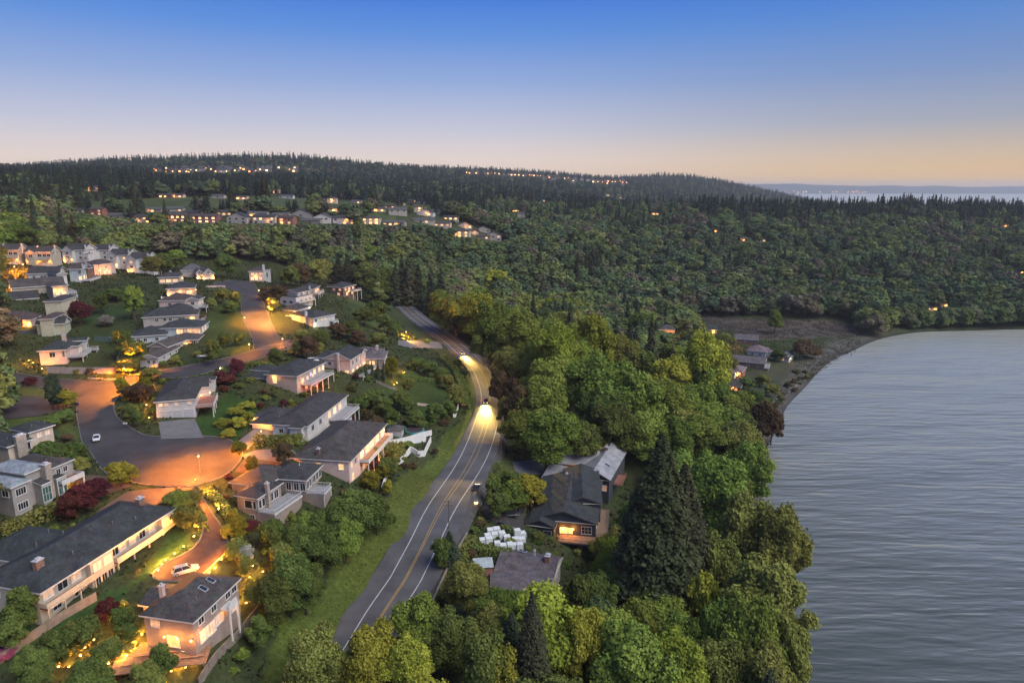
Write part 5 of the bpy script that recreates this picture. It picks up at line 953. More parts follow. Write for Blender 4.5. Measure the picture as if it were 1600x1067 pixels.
for i in range(24):
    x = rnd.uniform(1222, 1350) if i < 17 else rnd.uniform(1330, 1356); o = link('hill_house', TM[rnd.choice((0,1))], None, ((x-800)/FPX*13960/CP*.955, 13960+rnd.uniform(0,60), rnd.uniform(6,46))); o.scale = (3.2,3.2,3.2); tag(o, 'tiny building on the far water shore', 'house', 'buildings at the far shore'); HILLO.append((o, x, 'buildings at the far shore', 'tiny lit building on the far water shore'))
for g_ in {q[2] for q in HILLO}:
    for i, q in enumerate(sorted((q for q in HILLO if q[2] == g_), key=lambda q: q[1])): q[0]['label'] = q[3] + ', ' + ordinal(i) + ' from its inland end'
# ------------------------------------------------------------------ cars
mat('tyre', (.02,.02,.02), .9, .1, 5); mat('rim', (.35,.35,.36), .35, .1, 5, metal=.6); HEAD = glow('headlight', (1,.86,.60), 9); TAIL = glow('taillight', (1,.05,.02), 5); mat('lens', (.5,.5,.5), .2, .05, 3)
def car(label, px, py, rz, paint, L=4.6, Wd=1.82, suv=False, on=False, z=0, group=None):
    g = ground(px, py) if len(np.shape(px)) == 0 else np.array(px); g = np.array(g, float); g[2] += z
    t = thing('parked_car' if not on else 'driving_car', label, 'car', tuple(g), group, R(rz)); pm = mat('paint_'+paint[0], paint[1], .28, .06, 1.0, spec=.6); H = 1.0 if suv else .88; top = 1.72 if suv else 1.44
    st = [(-L/2,.55,H*.72,.60),(-L/2+.15,.32,H*.92,.82),(-L/2+.9,.28,H,.92),(-.1,.28,H,.95),(L/2-1.25,.28,H*.98,.93),(L/2-.35,.30,H*.84,.86),(L/2,.50,H*.66,.62)]
    b = MB(); V = []
    for x, z0, z1, w in st: w *= Wd/2*1.05; V += [(x,-w*.96,z0),(x,-w,z0+.22),(x,-w*.97,z1-.1),(x,-w*.86,z1),(x,w*.86,z1),(x,w*.97,z1-.1),(x,w,z0+.22),(x,w*.96,z0)]
    F = [(8*i+j, 8*i+8+j, 8*i+8+(j+1)%8, 8*i+(j+1)%8) for i in range(len(st)-1) for j in range(8)]+[tuple(range(8)), tuple(range(8*len(st)-8, 8*len(st)))[::-1]]
    b.add(V, F); b.build('body', pm, t)
    c0, c1 = (-L/2+.25, L/2-1.35) if suv else (-L/2+.75, L/2-1.25); r0, r1 = (c0+.35, c1-.75) if suv else (c0+.75, c1-.85); w0, w1 = Wd/2*.86, Wd/2*.68
    b = MB(); Z0 = H-.03; b.add([(c0,-w0,Z0),(c1,-w0,Z0),(c1,w0,Z0),(c0,w0,Z0),(r0,-w1,top-.05),(r1,-w1,top-.05),(r1,w1,top-.05),(r0,w1,top-.05)], [(0,1,5,4),(1,2,6,5),(2,3,7,6),(3,0,4,7)]); b.build('windscreen', MAT['glass'], t)
    b = MB(); b.add([(r0-.05,-w1-.03,top-.06),(r1+.05,-w1-.03,top-.06),(r1+.05,w1+.03,top-.06),(r0-.05,w1+.03,top-.06),(r0+.15,-w1+.12,top),(r1-.12,-w1+.12,top),(r1-.12,w1-.12,top),(r0+.15,w1-.12,top)], [(0,1,5,4),(1,2,6,5),(2,3,7,6),(3,0,4,7),(4,5,6,7)])
    for sy in (-1,1):      # pillars
        for xa, xb in ((c0,r0),(c1,r1)): b.cyl((xa,sy*w0,Z0),(xb,sy*w1,top-.05),.05,.05,5)
        xm = (c0+c1)/2; b.cyl((xm,sy*(w0+.005),Z0),((r0+r1)/2,sy*(w1+.005),top-.05),.05,.05,5)
    b.build('roof', pm, t)
    for x in (-L/2+.85, L/2-.85):
        for y in (-1, 1):
            b = MB(); b.cyl((x,y*(Wd/2-.22),.33),(x,y*Wd/2,.33),.33,.33,12); w = b.build('wheel', MAT['tyre'], t); b = MB(); b.cyl((x,y*(Wd/2-.02),.33),(x,y*(Wd/2+.012),.33),.2,.18,10); b.build('rim', MAT['rim'], w)
    for y in (-1, 1):
        b = MB(); b.cbox((L/2-.10,y*Wd*.33,H*.62), .16,.34,.16); b.build('headlight', HEAD if on else MAT['lens'], t)
        b = MB(); b.cbox((-L/2+.06,y*Wd*.34,H*.78), .14,.30,.18); b.build('taillight', TAIL if on else mat('red_lens', (.25,.02,.02), .3), t)
        if on:
            l = lamp('SPOT', (L/2+.25, y*.6, .75), 15000, (1.0,.64,.15), .1, t, 'headlamp', spot_size=R(84), spot_blend=.9); l.rotation_euler = (R(87), 0, R(-90))
            l = lamp('SPOT', (L/2+.25, y*.6, .75), 300000, (1.0,.62,.15), .1, t, 'high_beam', spot_size=R(30), spot_blend=1.0); l.rotation_euler = (R(88.8), 0, R(-90))
            l = lamp('POINT', (-L/2-.4, y*.6, .7), 160, (1,.08,.03), .1, t, 'tail_lamp')
    return t
def on_hwy(px, py, off):
    g = ground(px, py); i = int(np.argmin(np.hypot(HWY[:,0]-g[0], HWY[:,1]-g[1]))); tv = HWY[min(i+1,nh-1),:2]-HWY[max(i-1,0),:2]; p = HWZ[i,:2]+HWYN[i]*off; return (p[0], p[1], HWZ[i,2]+.02), math.degrees(math.atan2(-tv[1], -tv[0]))
p, a = on_hwy(757,632,-2.0); car('dark car with dazzling headlights coming round the road bend', p, None, a, ('navy',(.03,.035,.05)), on=True, group='cars driving on the highway')
p, a = on_hwy(707,555,-2.0); car('smaller far car with headlights on, behind the one in the bend', p, None, a, ('silver',(.35,.35,.36)), on=True, group='cars driving on the highway')
p, a = on_hwy(746,776,6.2); car('dark car parked on the road shoulder beside the amber lamp', p, None, a+180, ('black',(.025,.027,.032)))
car('white car parked at the kerb of the wide cul-de-sac', 151, 688, -62, ('white',(.62,.62,.62)), z=.15)
car('white car standing in front of the lamp lit double garage', 415, 667, 15, ('white',(.62,.62,.62)), suv=True, z=.15)
car('silver pickup-like car at the end of the brick drive', 290, 895, 35, ('silver',(.35,.35,.36)), suv=True, z=.15, L=5.0)
car('dark car nose to the blue-black house, by the white boxes', 798, 808, 10, ('black',(.025,.027,.032)), suv=True, z=.15); car('charcoal car parked behind the white boxes', 789, 826, -35, ('charcoal',(.05,.05,.055)), suv=True, z=.15)
car('black car between the boxes and the stepped gable house', 812, 802, 60, ('black',(.025,.027,.032)), z=.15)
car('white car with red glow beside the pink house and round bush', 489, 566, 10, ('white',(.62,.62,.62)), suv=True, z=.1); car('pale car half hidden behind the red terrace house', 419, 578, 5, ('silver',(.35,.35,.36)), z=.1)
# ------------------------------------------------------------------ lamps and poles
mat('pole_metal', (.16,.16,.16), .5, .15, 3, metal=.3); mat('pole_wood', (.13,.105,.085), .95, .3, 2.0, .4); mat('plastic_black', (.02,.02,.02), .7)
SODIUM = (1.0,.265,.012)
def street_lamp(px, py, h, label, e, col=SODIUM, arm=0.0, size=.26):
    g = ground(px, py); t = thing('street_lamp', label, 'street lamp', tuple(g), 'street lamps of the hill streets'); b = MB(); b.cyl((0,0,-.3),(0,0,h),.11,.06,8); b.cyl((0,0,0),(0,0,.5),.18,.14,8)
    if arm: b.cyl((0,0,h-.05),(arm,0,h+.15),.05,.04,6)
    b.build('pole', MAT['pole_metal'], t); b = MB(); b.cyl((arm,0,h-.02),(arm,0,h+.5),size*.7,size*1.15,8); b.cyl((arm,0,h+.5),(arm,0,h+.72),size*1.3,.06,8); b.build('lamp_head', MAT['pole_metal'], t)
    b = MB(); b.ball((arm,0,h-.12), size, 0, 8, 5); b.build('bulb', BULB, t); o = lamp('POINT', (arm,0,h-.45), e*1.75 if e > 800 else e*2, col, .2, t, 'street_light')
    if e > 800:            # street lanterns throw their light wide and even over the road
        d = o.data; d.use_nodes = True; N = d.node_tree.nodes; L = d.node_tree.links; em = N['Emission']; tc = N.new('ShaderNodeTexCoord'); sp = N.new('ShaderNodeSeparateXYZ'); L.new(tc.outputs['Normal'], sp.inputs[0])
        m1 = N.new('ShaderNodeMath'); m1.operation = 'ABSOLUTE'; L.new(sp.outputs['Z'], m1.inputs[0]); m2 = N.new('ShaderNodeMath'); m2.operation = 'MAXIMUM'; m2.inputs[1].default_value = .33; L.new(m1.outputs[0], m2.inputs[0]); m3 = N.new('ShaderNodeMath'); m3.operation = 'POWER'; m3.inputs[1].default_value = -2.3; L.new(m2.outputs[0], m3.inputs[0])
        m4 = N.new('ShaderNodeMapRange'); m4.inputs['From Min'].default_value = .12; m4.inputs['From Max'].default_value = .33; L.new(m1.outputs[0], m4.inputs['Value']); m5 = N.new('ShaderNodeMath'); m5.operation = 'MULTIPLY'; L.new(m3.outputs[0], m5.inputs[0]); L.new(m4.outputs[0], m5.inputs[1]); L.new(m5.outputs[0], em.inputs['Strength'])
    return t
street_lamp(313,744,5.5,'slender street lamp at the mouth of the brick drive by the cul-de-sac',15000)
street_lamp(196,597,5.0,'street lamp at the street corner near the pink garden wall',15000)
street_lamp(421,497,5.5,'brightest street lamp, on the upper street bend beside a small shelter',19000,(1,.36,.05),0,.34)
street_lamp(383,506,3.0,'short lamp post opposite the brightest street lamp',1200); street_lamp(390,549,3.0,'short lamp by the junction lawn corner',1500); street_lamp(442,540,3.0,'low lamp at the seaward side of the street junction',1600)
street_lamp(405,462,3.0,'small orange lamp under the reddish tree of the upper cul-de-sac',600); street_lamp(37,424,4.0,'street lamp at the top of the western street by the cream terrace',9000)
street_lamp(379,702,1.8,'bollard-like gate lamp on the edge of the cul-de-sac',1800); street_lamp(784,552,6,'lamp half swallowed by trees on the road bend',1500); street_lamp(764,546,5,'lamp beside the white road box',700)
street_lamp(635,527,3,'bright garden lamp where the lane meets the highway',7000,(1,.42,.05)); street_lamp(1137,543,4,'lamp between the beach cottages and the big green tree',1600); street_lamp(702,500,5,'faint red-orange lamp in the trees beyond the highway',200)
street_lamp(516,0,0.1,'x',0) if False else None
street_lamp(345,585,2.5,'small white lamp by the dark red tree on the street',250,(1,.85,.7)); street_lamp(24,428,4,'lamp over the sloping street at the west edge',6000); street_lamp(10,455,3,'orange lamp among red shrubs at the west edge',3500,(1,.32,.06)); street_lamp(23,458,3,'second orange lamp beside the red shrubs',2500,(1,.32,.06))
street_lamp(744,800,3.0,'dome shaped amber entry lamp on the roadside wall',900,(1,.40,.06),0,.5); street_lamp(835,782,1.2,'low amber lamp beneath the yellow-green tree of the dark house',500,(1,.5,.1))
def utility_pole(px, py, h, label):
    g = ground(px, py); t = thing('utility_pole', label, 'utility pole', tuple(g), 'utility poles along the highway'); b = MB(); b.cyl((0,0,-1),(0,0,h),.17,.11,8); b.build('pole', MAT['pole_wood'], t)
    for z in (h-.5, h-1.4): b = MB(); b.box((-1.2,-.07,z),(2.4,0,0),(0,.14,0),(0,0,.14)); ca = b.build('crossarm', MAT['pole_wood'], t); b = MB(); [b.cyl((x,0,z+.14),(x,0,z+.34),.05,.04,6) for x in (-1.05,-.5,.5,1.05)]; b.build('insulator', MAT['lens'], ca)
    return t, g
PO = [utility_pole(702,838,10,'weathered utility pole standing in front of the dark roadside conifer'), utility_pole(783,718,9,'pale utility pole by the road opposite the bend, next to the round shrub'), utility_pole(748,556,9,'utility pole beside the white road box'), utility_pole(719,527,9,'pale utility pole at the tree edge beyond the pullout')]
mat('wire', (.02,.02,.02), .8)
W3 = ('from the dark conifer pole to the bend pole','from the bend pole to the trailer pole','from the trailer pole to the tree edge pole')
for id_, ((ta, a), (tb, b_)) in enumerate(zip(PO[:-1], PO[1:])):
    for off in (-1.0, 1.0):
        mb = MB(); p = a+np.array((off,0,8.9)); q = b_+np.array((off,0,8.6)); prev = None
        for k in range(13):
            s = k/12; c = p+(q-p)*s-np.array((0,0,2.0*4*s*(1-s)*.5))
            if prev is not None: mb.cyl(prev, c, .022, .022, 4, cap=False)
            prev = c
        tag(mb.build('power_line', MAT['wire']), ('inland' if off < 0 else 'seaward')+' overhead wire '+W3[id_], 'wire', 'overhead wires')
# ------------------------------------------------------------------ path lights along the brick drive and in gardens
def path_light(px, py, e, where, i):
    g = ground(px, py); t = thing('path_light', where, 'garden light', tuple(g), 'low garden lights'); b = MB(); b.cyl((0,0,-.2),(0,0,.5),.04,.03,6); b.build('stake', MAT['plastic_black'], t); b = MB(); b.cyl((0,0,.66),(0,0,.76),.2,.06,8); b.build('cap', MAT['plastic_black'], t); b = MB(); b.ball((0,0,.56),.19,0,8,4); b.build('bulb', BULB, t); lamp('POINT',(0,0,.75),e*15,(1,.36,.045),.1,t,'path_bulb')
for i, (x, y) in enumerate([(247,894),(252,884),(259,878),(273,868),(287,857),(303,841),(310,826)]): path_light(x, y, 330, f'glowing path light on the west edge of the brick drive, {OR[i]} from its parked car', i)
for i, (x, y) in enumerate([(316,902),(327,897),(336,891),(346,877),(364,859),(354,815),(342,799),(340,793),(325,775),(305,752)]): path_light(x, y, 330, f'path light on the hedge side of the brick drive, {OR[i]} from the patio house', i)
for i, (x, y) in enumerate([(384,880),(395,887),(411,896),(417,908),(390,905),(404,914),(388,925),(385,945),(367,965)]): path_light(x, y, 160, f'garden light in the dark planting behind the patio house, {OR[i]} down the slope', i)
for i, (x, y) in enumerate([(147,1003),(133,1015),(126,1028),(108,1045),(92,1045),(163,1045),(170,1040),(190,955),(183,968)]): path_light(x, y, 130, f'garden light on the dark bank below the long slate house, {OR[i]} along its path', i)
for i, (x, y) in enumerate([(222,995),(212,1008),(205,1020),(196,1030),(258,1040),(268,1052),(300,1030),(290,1046)]): path_light(x, y, 300, f'bright light among shrubs round the glowing patio, {OR[i]} clockwise from its chimney side', i)
for i, (x, y) in enumerate([(45,565),(52,569),(66,578)]): path_light(x, y, 500, f'spotlight in the bushes before the pink garden wall, {OR[i]} from the driveway', i)
for i, (x, y) in enumerate([(229,635),(232,645),(233,655)]): path_light(x, y, 150, f'reddish garden light beside the white garage house, {OR[i]} from the roof corner', i)
for i, (x, y) in enumerate([(590,700),(575,725),(600,735),(620,600),(632,583),(505,618),(470,640),(408,676)]): path_light(x, y, 260, f'garden light on the seaward slope gardens, {OR[i]} counted down from the glowing balcony', i)
# ------------------------------------------------------------------ fences and walls
mat('fence_wood', (.20,.165,.135), .9, .25, 1.0, .3); mat('fence_white', (.62,.61,.59), .7, .08, .8); mat('fence_pink', (.40,.31,.28), .85, .12, .8); mat('glass_rail', (.10,.16,.14), .3, .1, 1)
def fence(name, label, pts, h, m, cap=True, step=2.4, th=.08, boards=0, group=None, post=True, world=False):
    P = [np.array(p) if world else ground(*p) for p in pts]; o = P[0]; t = thing(name, label, 'fence' if 'fence' in name else 'wall', tuple(o), group)
    first = None
    for a, b in zip(P[:-1], P[1:]):
        l = np.linalg.norm((b-a)[:2]); n = max(1, int(round(l/step))); d = np.array((*(b-a)[:2],0))/l; nn = np.array((-d[1],d[0],0))
        for k in range(n):
            p = a+(b-a)*k/n; q = a+(b-a)*(k+1)/n; z = tz(p[0],p[1]); z2 = tz(q[0],q[1]); p0 = np.array((p[0],p[1],z))-o; ln = l/n
            v = np.array((q[0]-p[0], q[1]-p[1], z2-z))
            if boards:
                for j in range(boards):
                    bb = MB(); bb.box(p0+v*(j/boards)+nn*(.012 if j % 2 else 0)-np.array((0,0,.3)), v*(1/boards)*.94, nn*th, np.array((0,0,h+.3+rnd.uniform(-.03,.03)))); bb.build('board', MAT[m], t)
            else: bb = MB(); bb.box(p0-np.array((0,0,.5))+nn*.01, v*.995, nn*th, np.array((0,0,h+.5))); bb.build('panel', MAT[m], t)
            if post: bb = MB(); bb.cbox(p0+np.array((0,0,h/2-.2)), .16,.16,h+.6, 0, math.atan2(d[1],d[0])); bb.build('post', MAT[m], t)
            if cap: bb = MB(); bb.box(p0+np.array((0,0,h+.035))-nn*.05, v*.999, nn*(th+.1), np.array((0,0,.07))); bb.build('rail', MAT[m], t)
    return t
fence('garden_fence', 'weathered board fence between the patio house yard and the green verge', [(312,1075),(350,1022),(390,977),(430,931)], 1.9, 'fence_wood', step=1.6, boards=3)
fence('garden_fence', 'long pale fence below the long slate roofed house', [(-5,1042),(50,1002),(100,968),(152,938)], 1.7, 'fence_wood', boards=0)
fence('garden_wall', 'white stepped wall running down beside the verge from the glowing balcony house', [(597,771),(622,727),(642,707),(653,714),(664,713),(674,691)], 1.9, 'fence_white', th=.2, post=False)
fence('garden_wall', 'white upper wall curving round the pool terrace', [(609,697),(640,690),(658,684),(675,680)], 1.8, 'fence_white', th=.2, post=False); fence('garden_wall', 'short white inner wall between the pool terrace and the stepped wall', [(627,700),(645,693),(666,690)], 2.0, 'fence_white', th=.25, post=False)
fence('garden_wall', 'pink wall along the street before the teal roofed house', [(73,583),(110,584),(150,584),(181,584)], 2.2, 'fence_pink', th=.25, step=4, post=False); fence('glass_fence', 'greenish glass fence round the back of the pink walled garden', [(181,582),(186,560),(189,534)], 1.7, 'glass_rail', th=.04); fence('glass_fence', 'greenish glass fence along the uphill side of the pink walled garden', [(189,534),(165,534),(148,533)], 2.0, 'glass_rail', th=.04)
fence('garden_wall', 'overgrown pale wall beside the seaward road edge above the plum roofed house', [(677,950),(697,905),(716,868),(731,842)], 1.8, 'fence_wood', th=.3, post=False); fence('road_fence', 'thin pale guard fence on the seaward road shoulder by the parked car', [(752,790),(760,765)], 1.0, 'fence_white', step=3); fence('garden_fence', 'pale fence strip beside the round shrub near the metal roofed house', [(773,765),(780,738)], 1.4, 'fence_wood')
fence('garden_wall', 'small white wall end standing in the verge by the bend', [(708,652),(712,652),(717,637)], 1.6, 'fence_white', th=.25, post=False); fence('garden_wall', 'pale retaining wall at the rear of the upper cul-de-sac', [(352,449),(330,449),(322,450)], 1.0, 'fence_pink', th=.3, post=False)
fence('garden_wall', 'light low kerb wall at the lower edge of the pink garden street', [(137,592),(165,594),(191,594)], .5, 'fence_pink', th=.4, step=4, post=False, cap=False)
fence('garden_wall', 'garden steps wall in the lawn by the far gardens', [(642,632),(660,634),(690,637)], .9, 'fence_pink', th=.4, post=False, cap=False); fence('garden_fence', 'thin pale fence in the terraced gardens below the road entry house', [(588,598),(606,606),(620,610)], 1.0, 'fence_wood')
fence('garden_wall', 'teal retaining wall behind the lamp lit garage house', [(530,640),(545,642),(556,645)], 1.6, 'glass_rail', th=.3, post=False)
# ------------------------------------------------------------------ stacked white boxes by the drive
mat('wrap', (.62,.64,.62), .6, .12, 2.5, .3)
BX = [(766,833),(776,831),(762,843),(773,841),(754,850),(764,851),(784,842),(792,845),(777,855),(786,857),(797,857),(808,838),(816,838),(806,847),(815,847),(803,858),(812,860)]
for i, (x, y) in enumerate(BX):
    g = ground(x, y); w, d, hh = rnd.uniform(1.5,1.9), rnd.uniform(1.3,1.7), rnd.choice((1.3,1.6,2.1)); t = thing('wrapped_pallet', 'white wrapped pallet box, %s in the cluster counted from the road' % OR[i], 'pallet', tuple(g), 'white wrapped pallet boxes', R(rnd.uniform(8,18)))
    b = MB(); 
    for k in range(3): b.box((-w/2,-d/2+k*d*.42,.0),(w,0,0),(0,d*.14,0),(0,0,.14))
    b.build('pallet_base', MAT['fence_wood'], t); b = MB(); c = .06; V = [(-w/2,-d/2,.145),(w/2,-d/2,.145),(w/2,d/2,.145),(-w/2,d/2,.145),(-w/2,-d/2,hh-c),(w/2,-d/2,hh-c),(w/2,d/2,hh-c),(-w/2,d/2,hh-c),(-w/2+c,-d/2+c,hh),(w/2-c,-d/2+c,hh),(w/2-c,d/2-c,hh),(-w/2+c,d/2-c,hh)]
    b.add(V, [(0,1,5,4),(1,2,6,5),(2,3,7,6),(3,0,4,7),(4,5,9,8),(5,6,10,9),(6,7,11,10),(7,4,8,11),(8,9,10,11)]); b.build('load', MAT['wrap'], t)
# shed, road box, pool, patio furniture
g = ground(755,893); t = thing('garden_shed', 'small red shed with pale corrugated roof near the road wall', 'shed', tuple(g), None, R(8)); b = MB(); b.box((-2,-1.5,-1),(4,0,0),(0,3,0),(0,0,3.0)); b.build('wall', MAT['siding_brick_red'], t); b = MB()
for k in range(12): b.box((-2.3+.383*k,-1.8,2.02+.03*(k%2)),(.383,0,0),(0,3.6,.5),(0,0,.06))
b.build('roof', mat('tin', (.34,.38,.38), .5, .2, 1), t); b = MB(); b.box((-.5,-1.55,.0),(1,0,0),(0,.06,0),(0,0,1.8)); b.build('door', MAT['trim_dark'], t)
g = ground(742,541); t = thing('road_box', 'white box trailer standing on the road pullout', 'trailer', tuple(g), None, R(15)); b = MB(); b.box((-1.8,-1.2,.5),(3.6,0,0),(0,2.4,0),(0,0,2.3)); b.build('body', MAT['trim'], t)
for y in (-1.1,1.1): b = MB(); b.cyl((0,y-.12,.35),(0,y+.12,.35),.35,.35,10); b.build('wheel', MAT['tyre'], t)
b = MB(); b.box((1.8,-.06,.5),(1.1,0,0),(0,.12,0),(0,0,.1)); b.build('tow_bar', MAT['pole_metal'], t)
g = ground(648,676); t = thing('swimming_pool', 'round covered pool with turquoise rim on the walled terrace', 'pool', tuple(g)); b = MB(); b.cyl((0,0,-1),(0,0,1.1),3.3,3.3,20); b.build('pool_wall', mat('turquoise', (.05,.26,.27), .5, .1, 1), t); b = MB(); b.cyl((0,0,1.104),(0,0,1.16),2.9,2.7,20); b.build('cover', mat('pool_cover', (.05,.035,.04), .7, .2, .8), t)
g = ground(618,678); t = thing('hot_tub', 'pale spa house with grey pyramid top next to the pool', 'gazebo', tuple(g)); b = MB(); b.box((-2.4,-2,-1),(4.8,0,0),(0,4,0),(0,0,3)); b.build('wall', MAT['siding_blue_grey'], t); b = MB(); b.add([(-2.8,-2.4,2),(2.8,-2.4,2),(2.8,2.4,2),(-2.8,2.4,2),(0,0,3.3)], [(0,1,4),(1,2,4),(2,3,4),(3,0,4),(3,2,1,0)]); b.build('roof', MAT['roof_grey'], t)
# patio of the glowing house: stepped timber deck, table, chairs, sofa
g = ground(268,1012); t = thing('patio_deck', 'stepped timber patio glowing orange below the chimney side', 'deck', tuple(g), None, R(12)); k = 0
for lv_ in range(3):
    for j in range(9): b = MB(); b.box((-8.5+lv_*1.5,-5.0+lv_*1.6+j*.62,-.35+.3*lv_),(15-lv_*2.2,0,0),(0,.59,0),(0,0,.14)); b.build('plank', MAT['wood_deck'], t)
for x, y in ((-8.4,-4.9),(6.2,-4.9),(-8.4,3),(6.2,3)): b = MB(); b.cbox((x,y,-.9),.2,.2,1.4); b.build('post', MAT['wood_deck'], t)
def chair(px, py, rz, lab):
    g = ground(px, py); g[2] += .55; t = thing('patio_chair', lab, 'chair', tuple(g), 'patio chairs', R(rz)); b = MB(); b.box((-.3,-.3,.4),(.6,0,0),(0,.6,0),(0,0,.1)); b.build('seat', MAT['wood_deck'], t); b = MB(); b.box((-.3,.25,.5),(.6,0,0),(0,.1,.05),(0,0,.55)); b.build('backrest', MAT['wood_deck'], t)
    for x in (-.27,.21):
        for y in (-.27,.21): b = MB(); b.box((x,y,0),(.06,0,0),(0,.06,0),(0,0,.4)); b.build('leg', MAT['wood_deck'], t)
for (x, y, r, l) in ((282,1022,20,'patio chair at the road side of the round table'),(296,1030,200,'patio chair facing the house across the round table'),(300,1018,110,'patio chair on the fence side of the round table')): chair(x, y, r, l)
g = ground(290,1024); g[2] += .55; t = thing('patio_table', 'round patio table in the lamp glow', 'table', tuple(g)); b = MB(); b.cyl((0,0,.68),(0,0,.74),.7,.7,14); b.build('tabletop', MAT['trim'], t); b = MB(); b.cyl((0,0,0),(0,0,.68),.08,.08,8); b.build('leg', MAT['trim'], t)
g = ground(268,1002); g[2] += .6; t = thing('outdoor_sofa', 'dark outdoor sofa against the lit patio wall', 'sofa', tuple(g), None, R(10)); b = MB(); b.box((-1.1,-.4,.1),(2.2,0,0),(0,.8,0),(0,0,.35)); b.build('seat', MAT['trim_dark'], t); b = MB(); b.box((-1.1,.3,.46),(2.2,0,0),(0,.15,0),(0,0,.45)); b.build('backrest', MAT['trim_dark'], t)
for x in (-1.1,.95): b = MB(); b.box((x,-.4,.46),(.15,0,0),(0,.69,0),(0,0,.22)); b.build('armrest', MAT['trim_dark'], t)
g = ground(186,667); 
t = thing('mailbox', 'pair of pale mailboxes on one post at the kerb of the cul-de-sac', 'mailbox', tuple(ground(196,668))); b = MB(); b.cyl((0,0,-.2),(0,0,1.1),.06,.06,6); b.build('post', MAT['pole_wood'], t)
for x in (-.28,.28): b = MB(); b.box((x-.2,-.3,1.1),(.4,0,0),(0,.6,0),(0,0,.4)); b.build('box', MAT['trim'], t)
t = thing('trash_bin', 'dark wheeled bin at the street corner below the yellow shrub', 'bin', tuple(ground(121,634))); b = MB(); b.add([(-.25,-.3,.05),(.25,-.3,.05),(.25,.3,.05),(-.25,.3,.05),(-.32,-.38,1.0),(.32,-.38,1.0),(.32,.38,1.0),(-.32,.38,1.0)], [(3,2,1,0),(0,1,5,4),(1,2,6,5),(2,3,7,6),(3,0,4,7)]); b.build('body', mat('bin_blue', (.02,.03,.07), .6), t); b = MB(); b.box((-.34,-.4,1.004),(.68,0,0),(0,.8,0),(0,0,.08)); b.build('lid', MAT['bin_blue'], t)
# umbrella on the blue deck, white boat by the arched entry house, pilings in the bay
g = ground(470,757); t = thing('parasol', 'folded white parasol standing on the blue deck', 'parasol', (g[0], g[1], g[2]+3.0)); b = MB(); b.cyl((0,0,0),(0,0,2.9),.05,.05,6); b.build('pole', MAT['trim'], t); b = MB(); b.cyl((0,0,1.2),(0,0,2.8),.22,.05,8); b.build('canopy', MAT['trim'], t); b = MB(); b.cyl((0,0,.005),(0,0,.12),.7,.6,12); b.build('base', MAT['pole_metal'], t)
g = ground(321,559); t = thing('rowing_boat', 'small white boat lying on the grass by the arched entry house', 'boat', tuple(g), None, R(2)); b = MB(); n_ = 9; V = []
for k in range(n_):
    s = k/(n_-1); x = -3.2+6.4*s; w = 1.0*math.sin(math.pi*min(.98,max(.04,s*.92+.06)))**.6; V += [(x,-w,.75+.25*(2*s-1)**2),(x,-w*.5,.15),(x,w*.5,.15),(x,w,.75+.25*(2*s-1)**2)]
b.add(V, [(4*k+j,4*k+4+j,4*k+5+j,4*k+1+j) for k in range(n_-1) for j in range(3)]+[(0,1,2,3),(4*n_-1,4*n_-2,4*n_-3,4*n_-4)]); b.build('hull', MAT['trim'], t)
for x in (-1.2,.8): b = MB(); b.box((x,-.8,.55),(.3,0,0),(0,1.6,0),(0,0,.06)); b.build('seat', MAT['wood_deck'], t)
for i, (x, y) in enumerate([(1325,553),(1330,556),(1336,551)]):
    p = on_plane(x, y, 0); b = MB(); b.cyl((0,0,-3),(.1,0,1.8+.4*i),.22,.18,8); tag(b.build('piling', MAT['pole_wood'], None, tuple(p)), ('short','middle','tall')[i]+' old timber piling in the shallows near the beach', 'piling', 'old pilings off the beach')
# beached driftwood logs
for i in range(26):
    s = rnd.random(); x = np.interp(s, (0,.35,.7,1), (1335,1262,1222,1195)); y = np.interp(s, (0,.35,.7,1), (543,595,632,695)); g = ground(x-rnd.uniform(3,9), y-rnd.uniform(0,4)); a = rnd.uniform(0,3.14); L_ = rnd.uniform(3,7); b = MB(); d = np.array((math.cos(a),math.sin(a),0))*L_/2; b.cyl(-d+np.array((0,0,.2)), d+np.array((0,0,.25)), .25,.16,7); tag(b.build('driftwood_log', MAT['fence_wood'], None, tuple(g)), f'grey driftwood log on the beach, {ordinal(i)} of the scattered logs', 'log', 'driftwood logs on the beach')
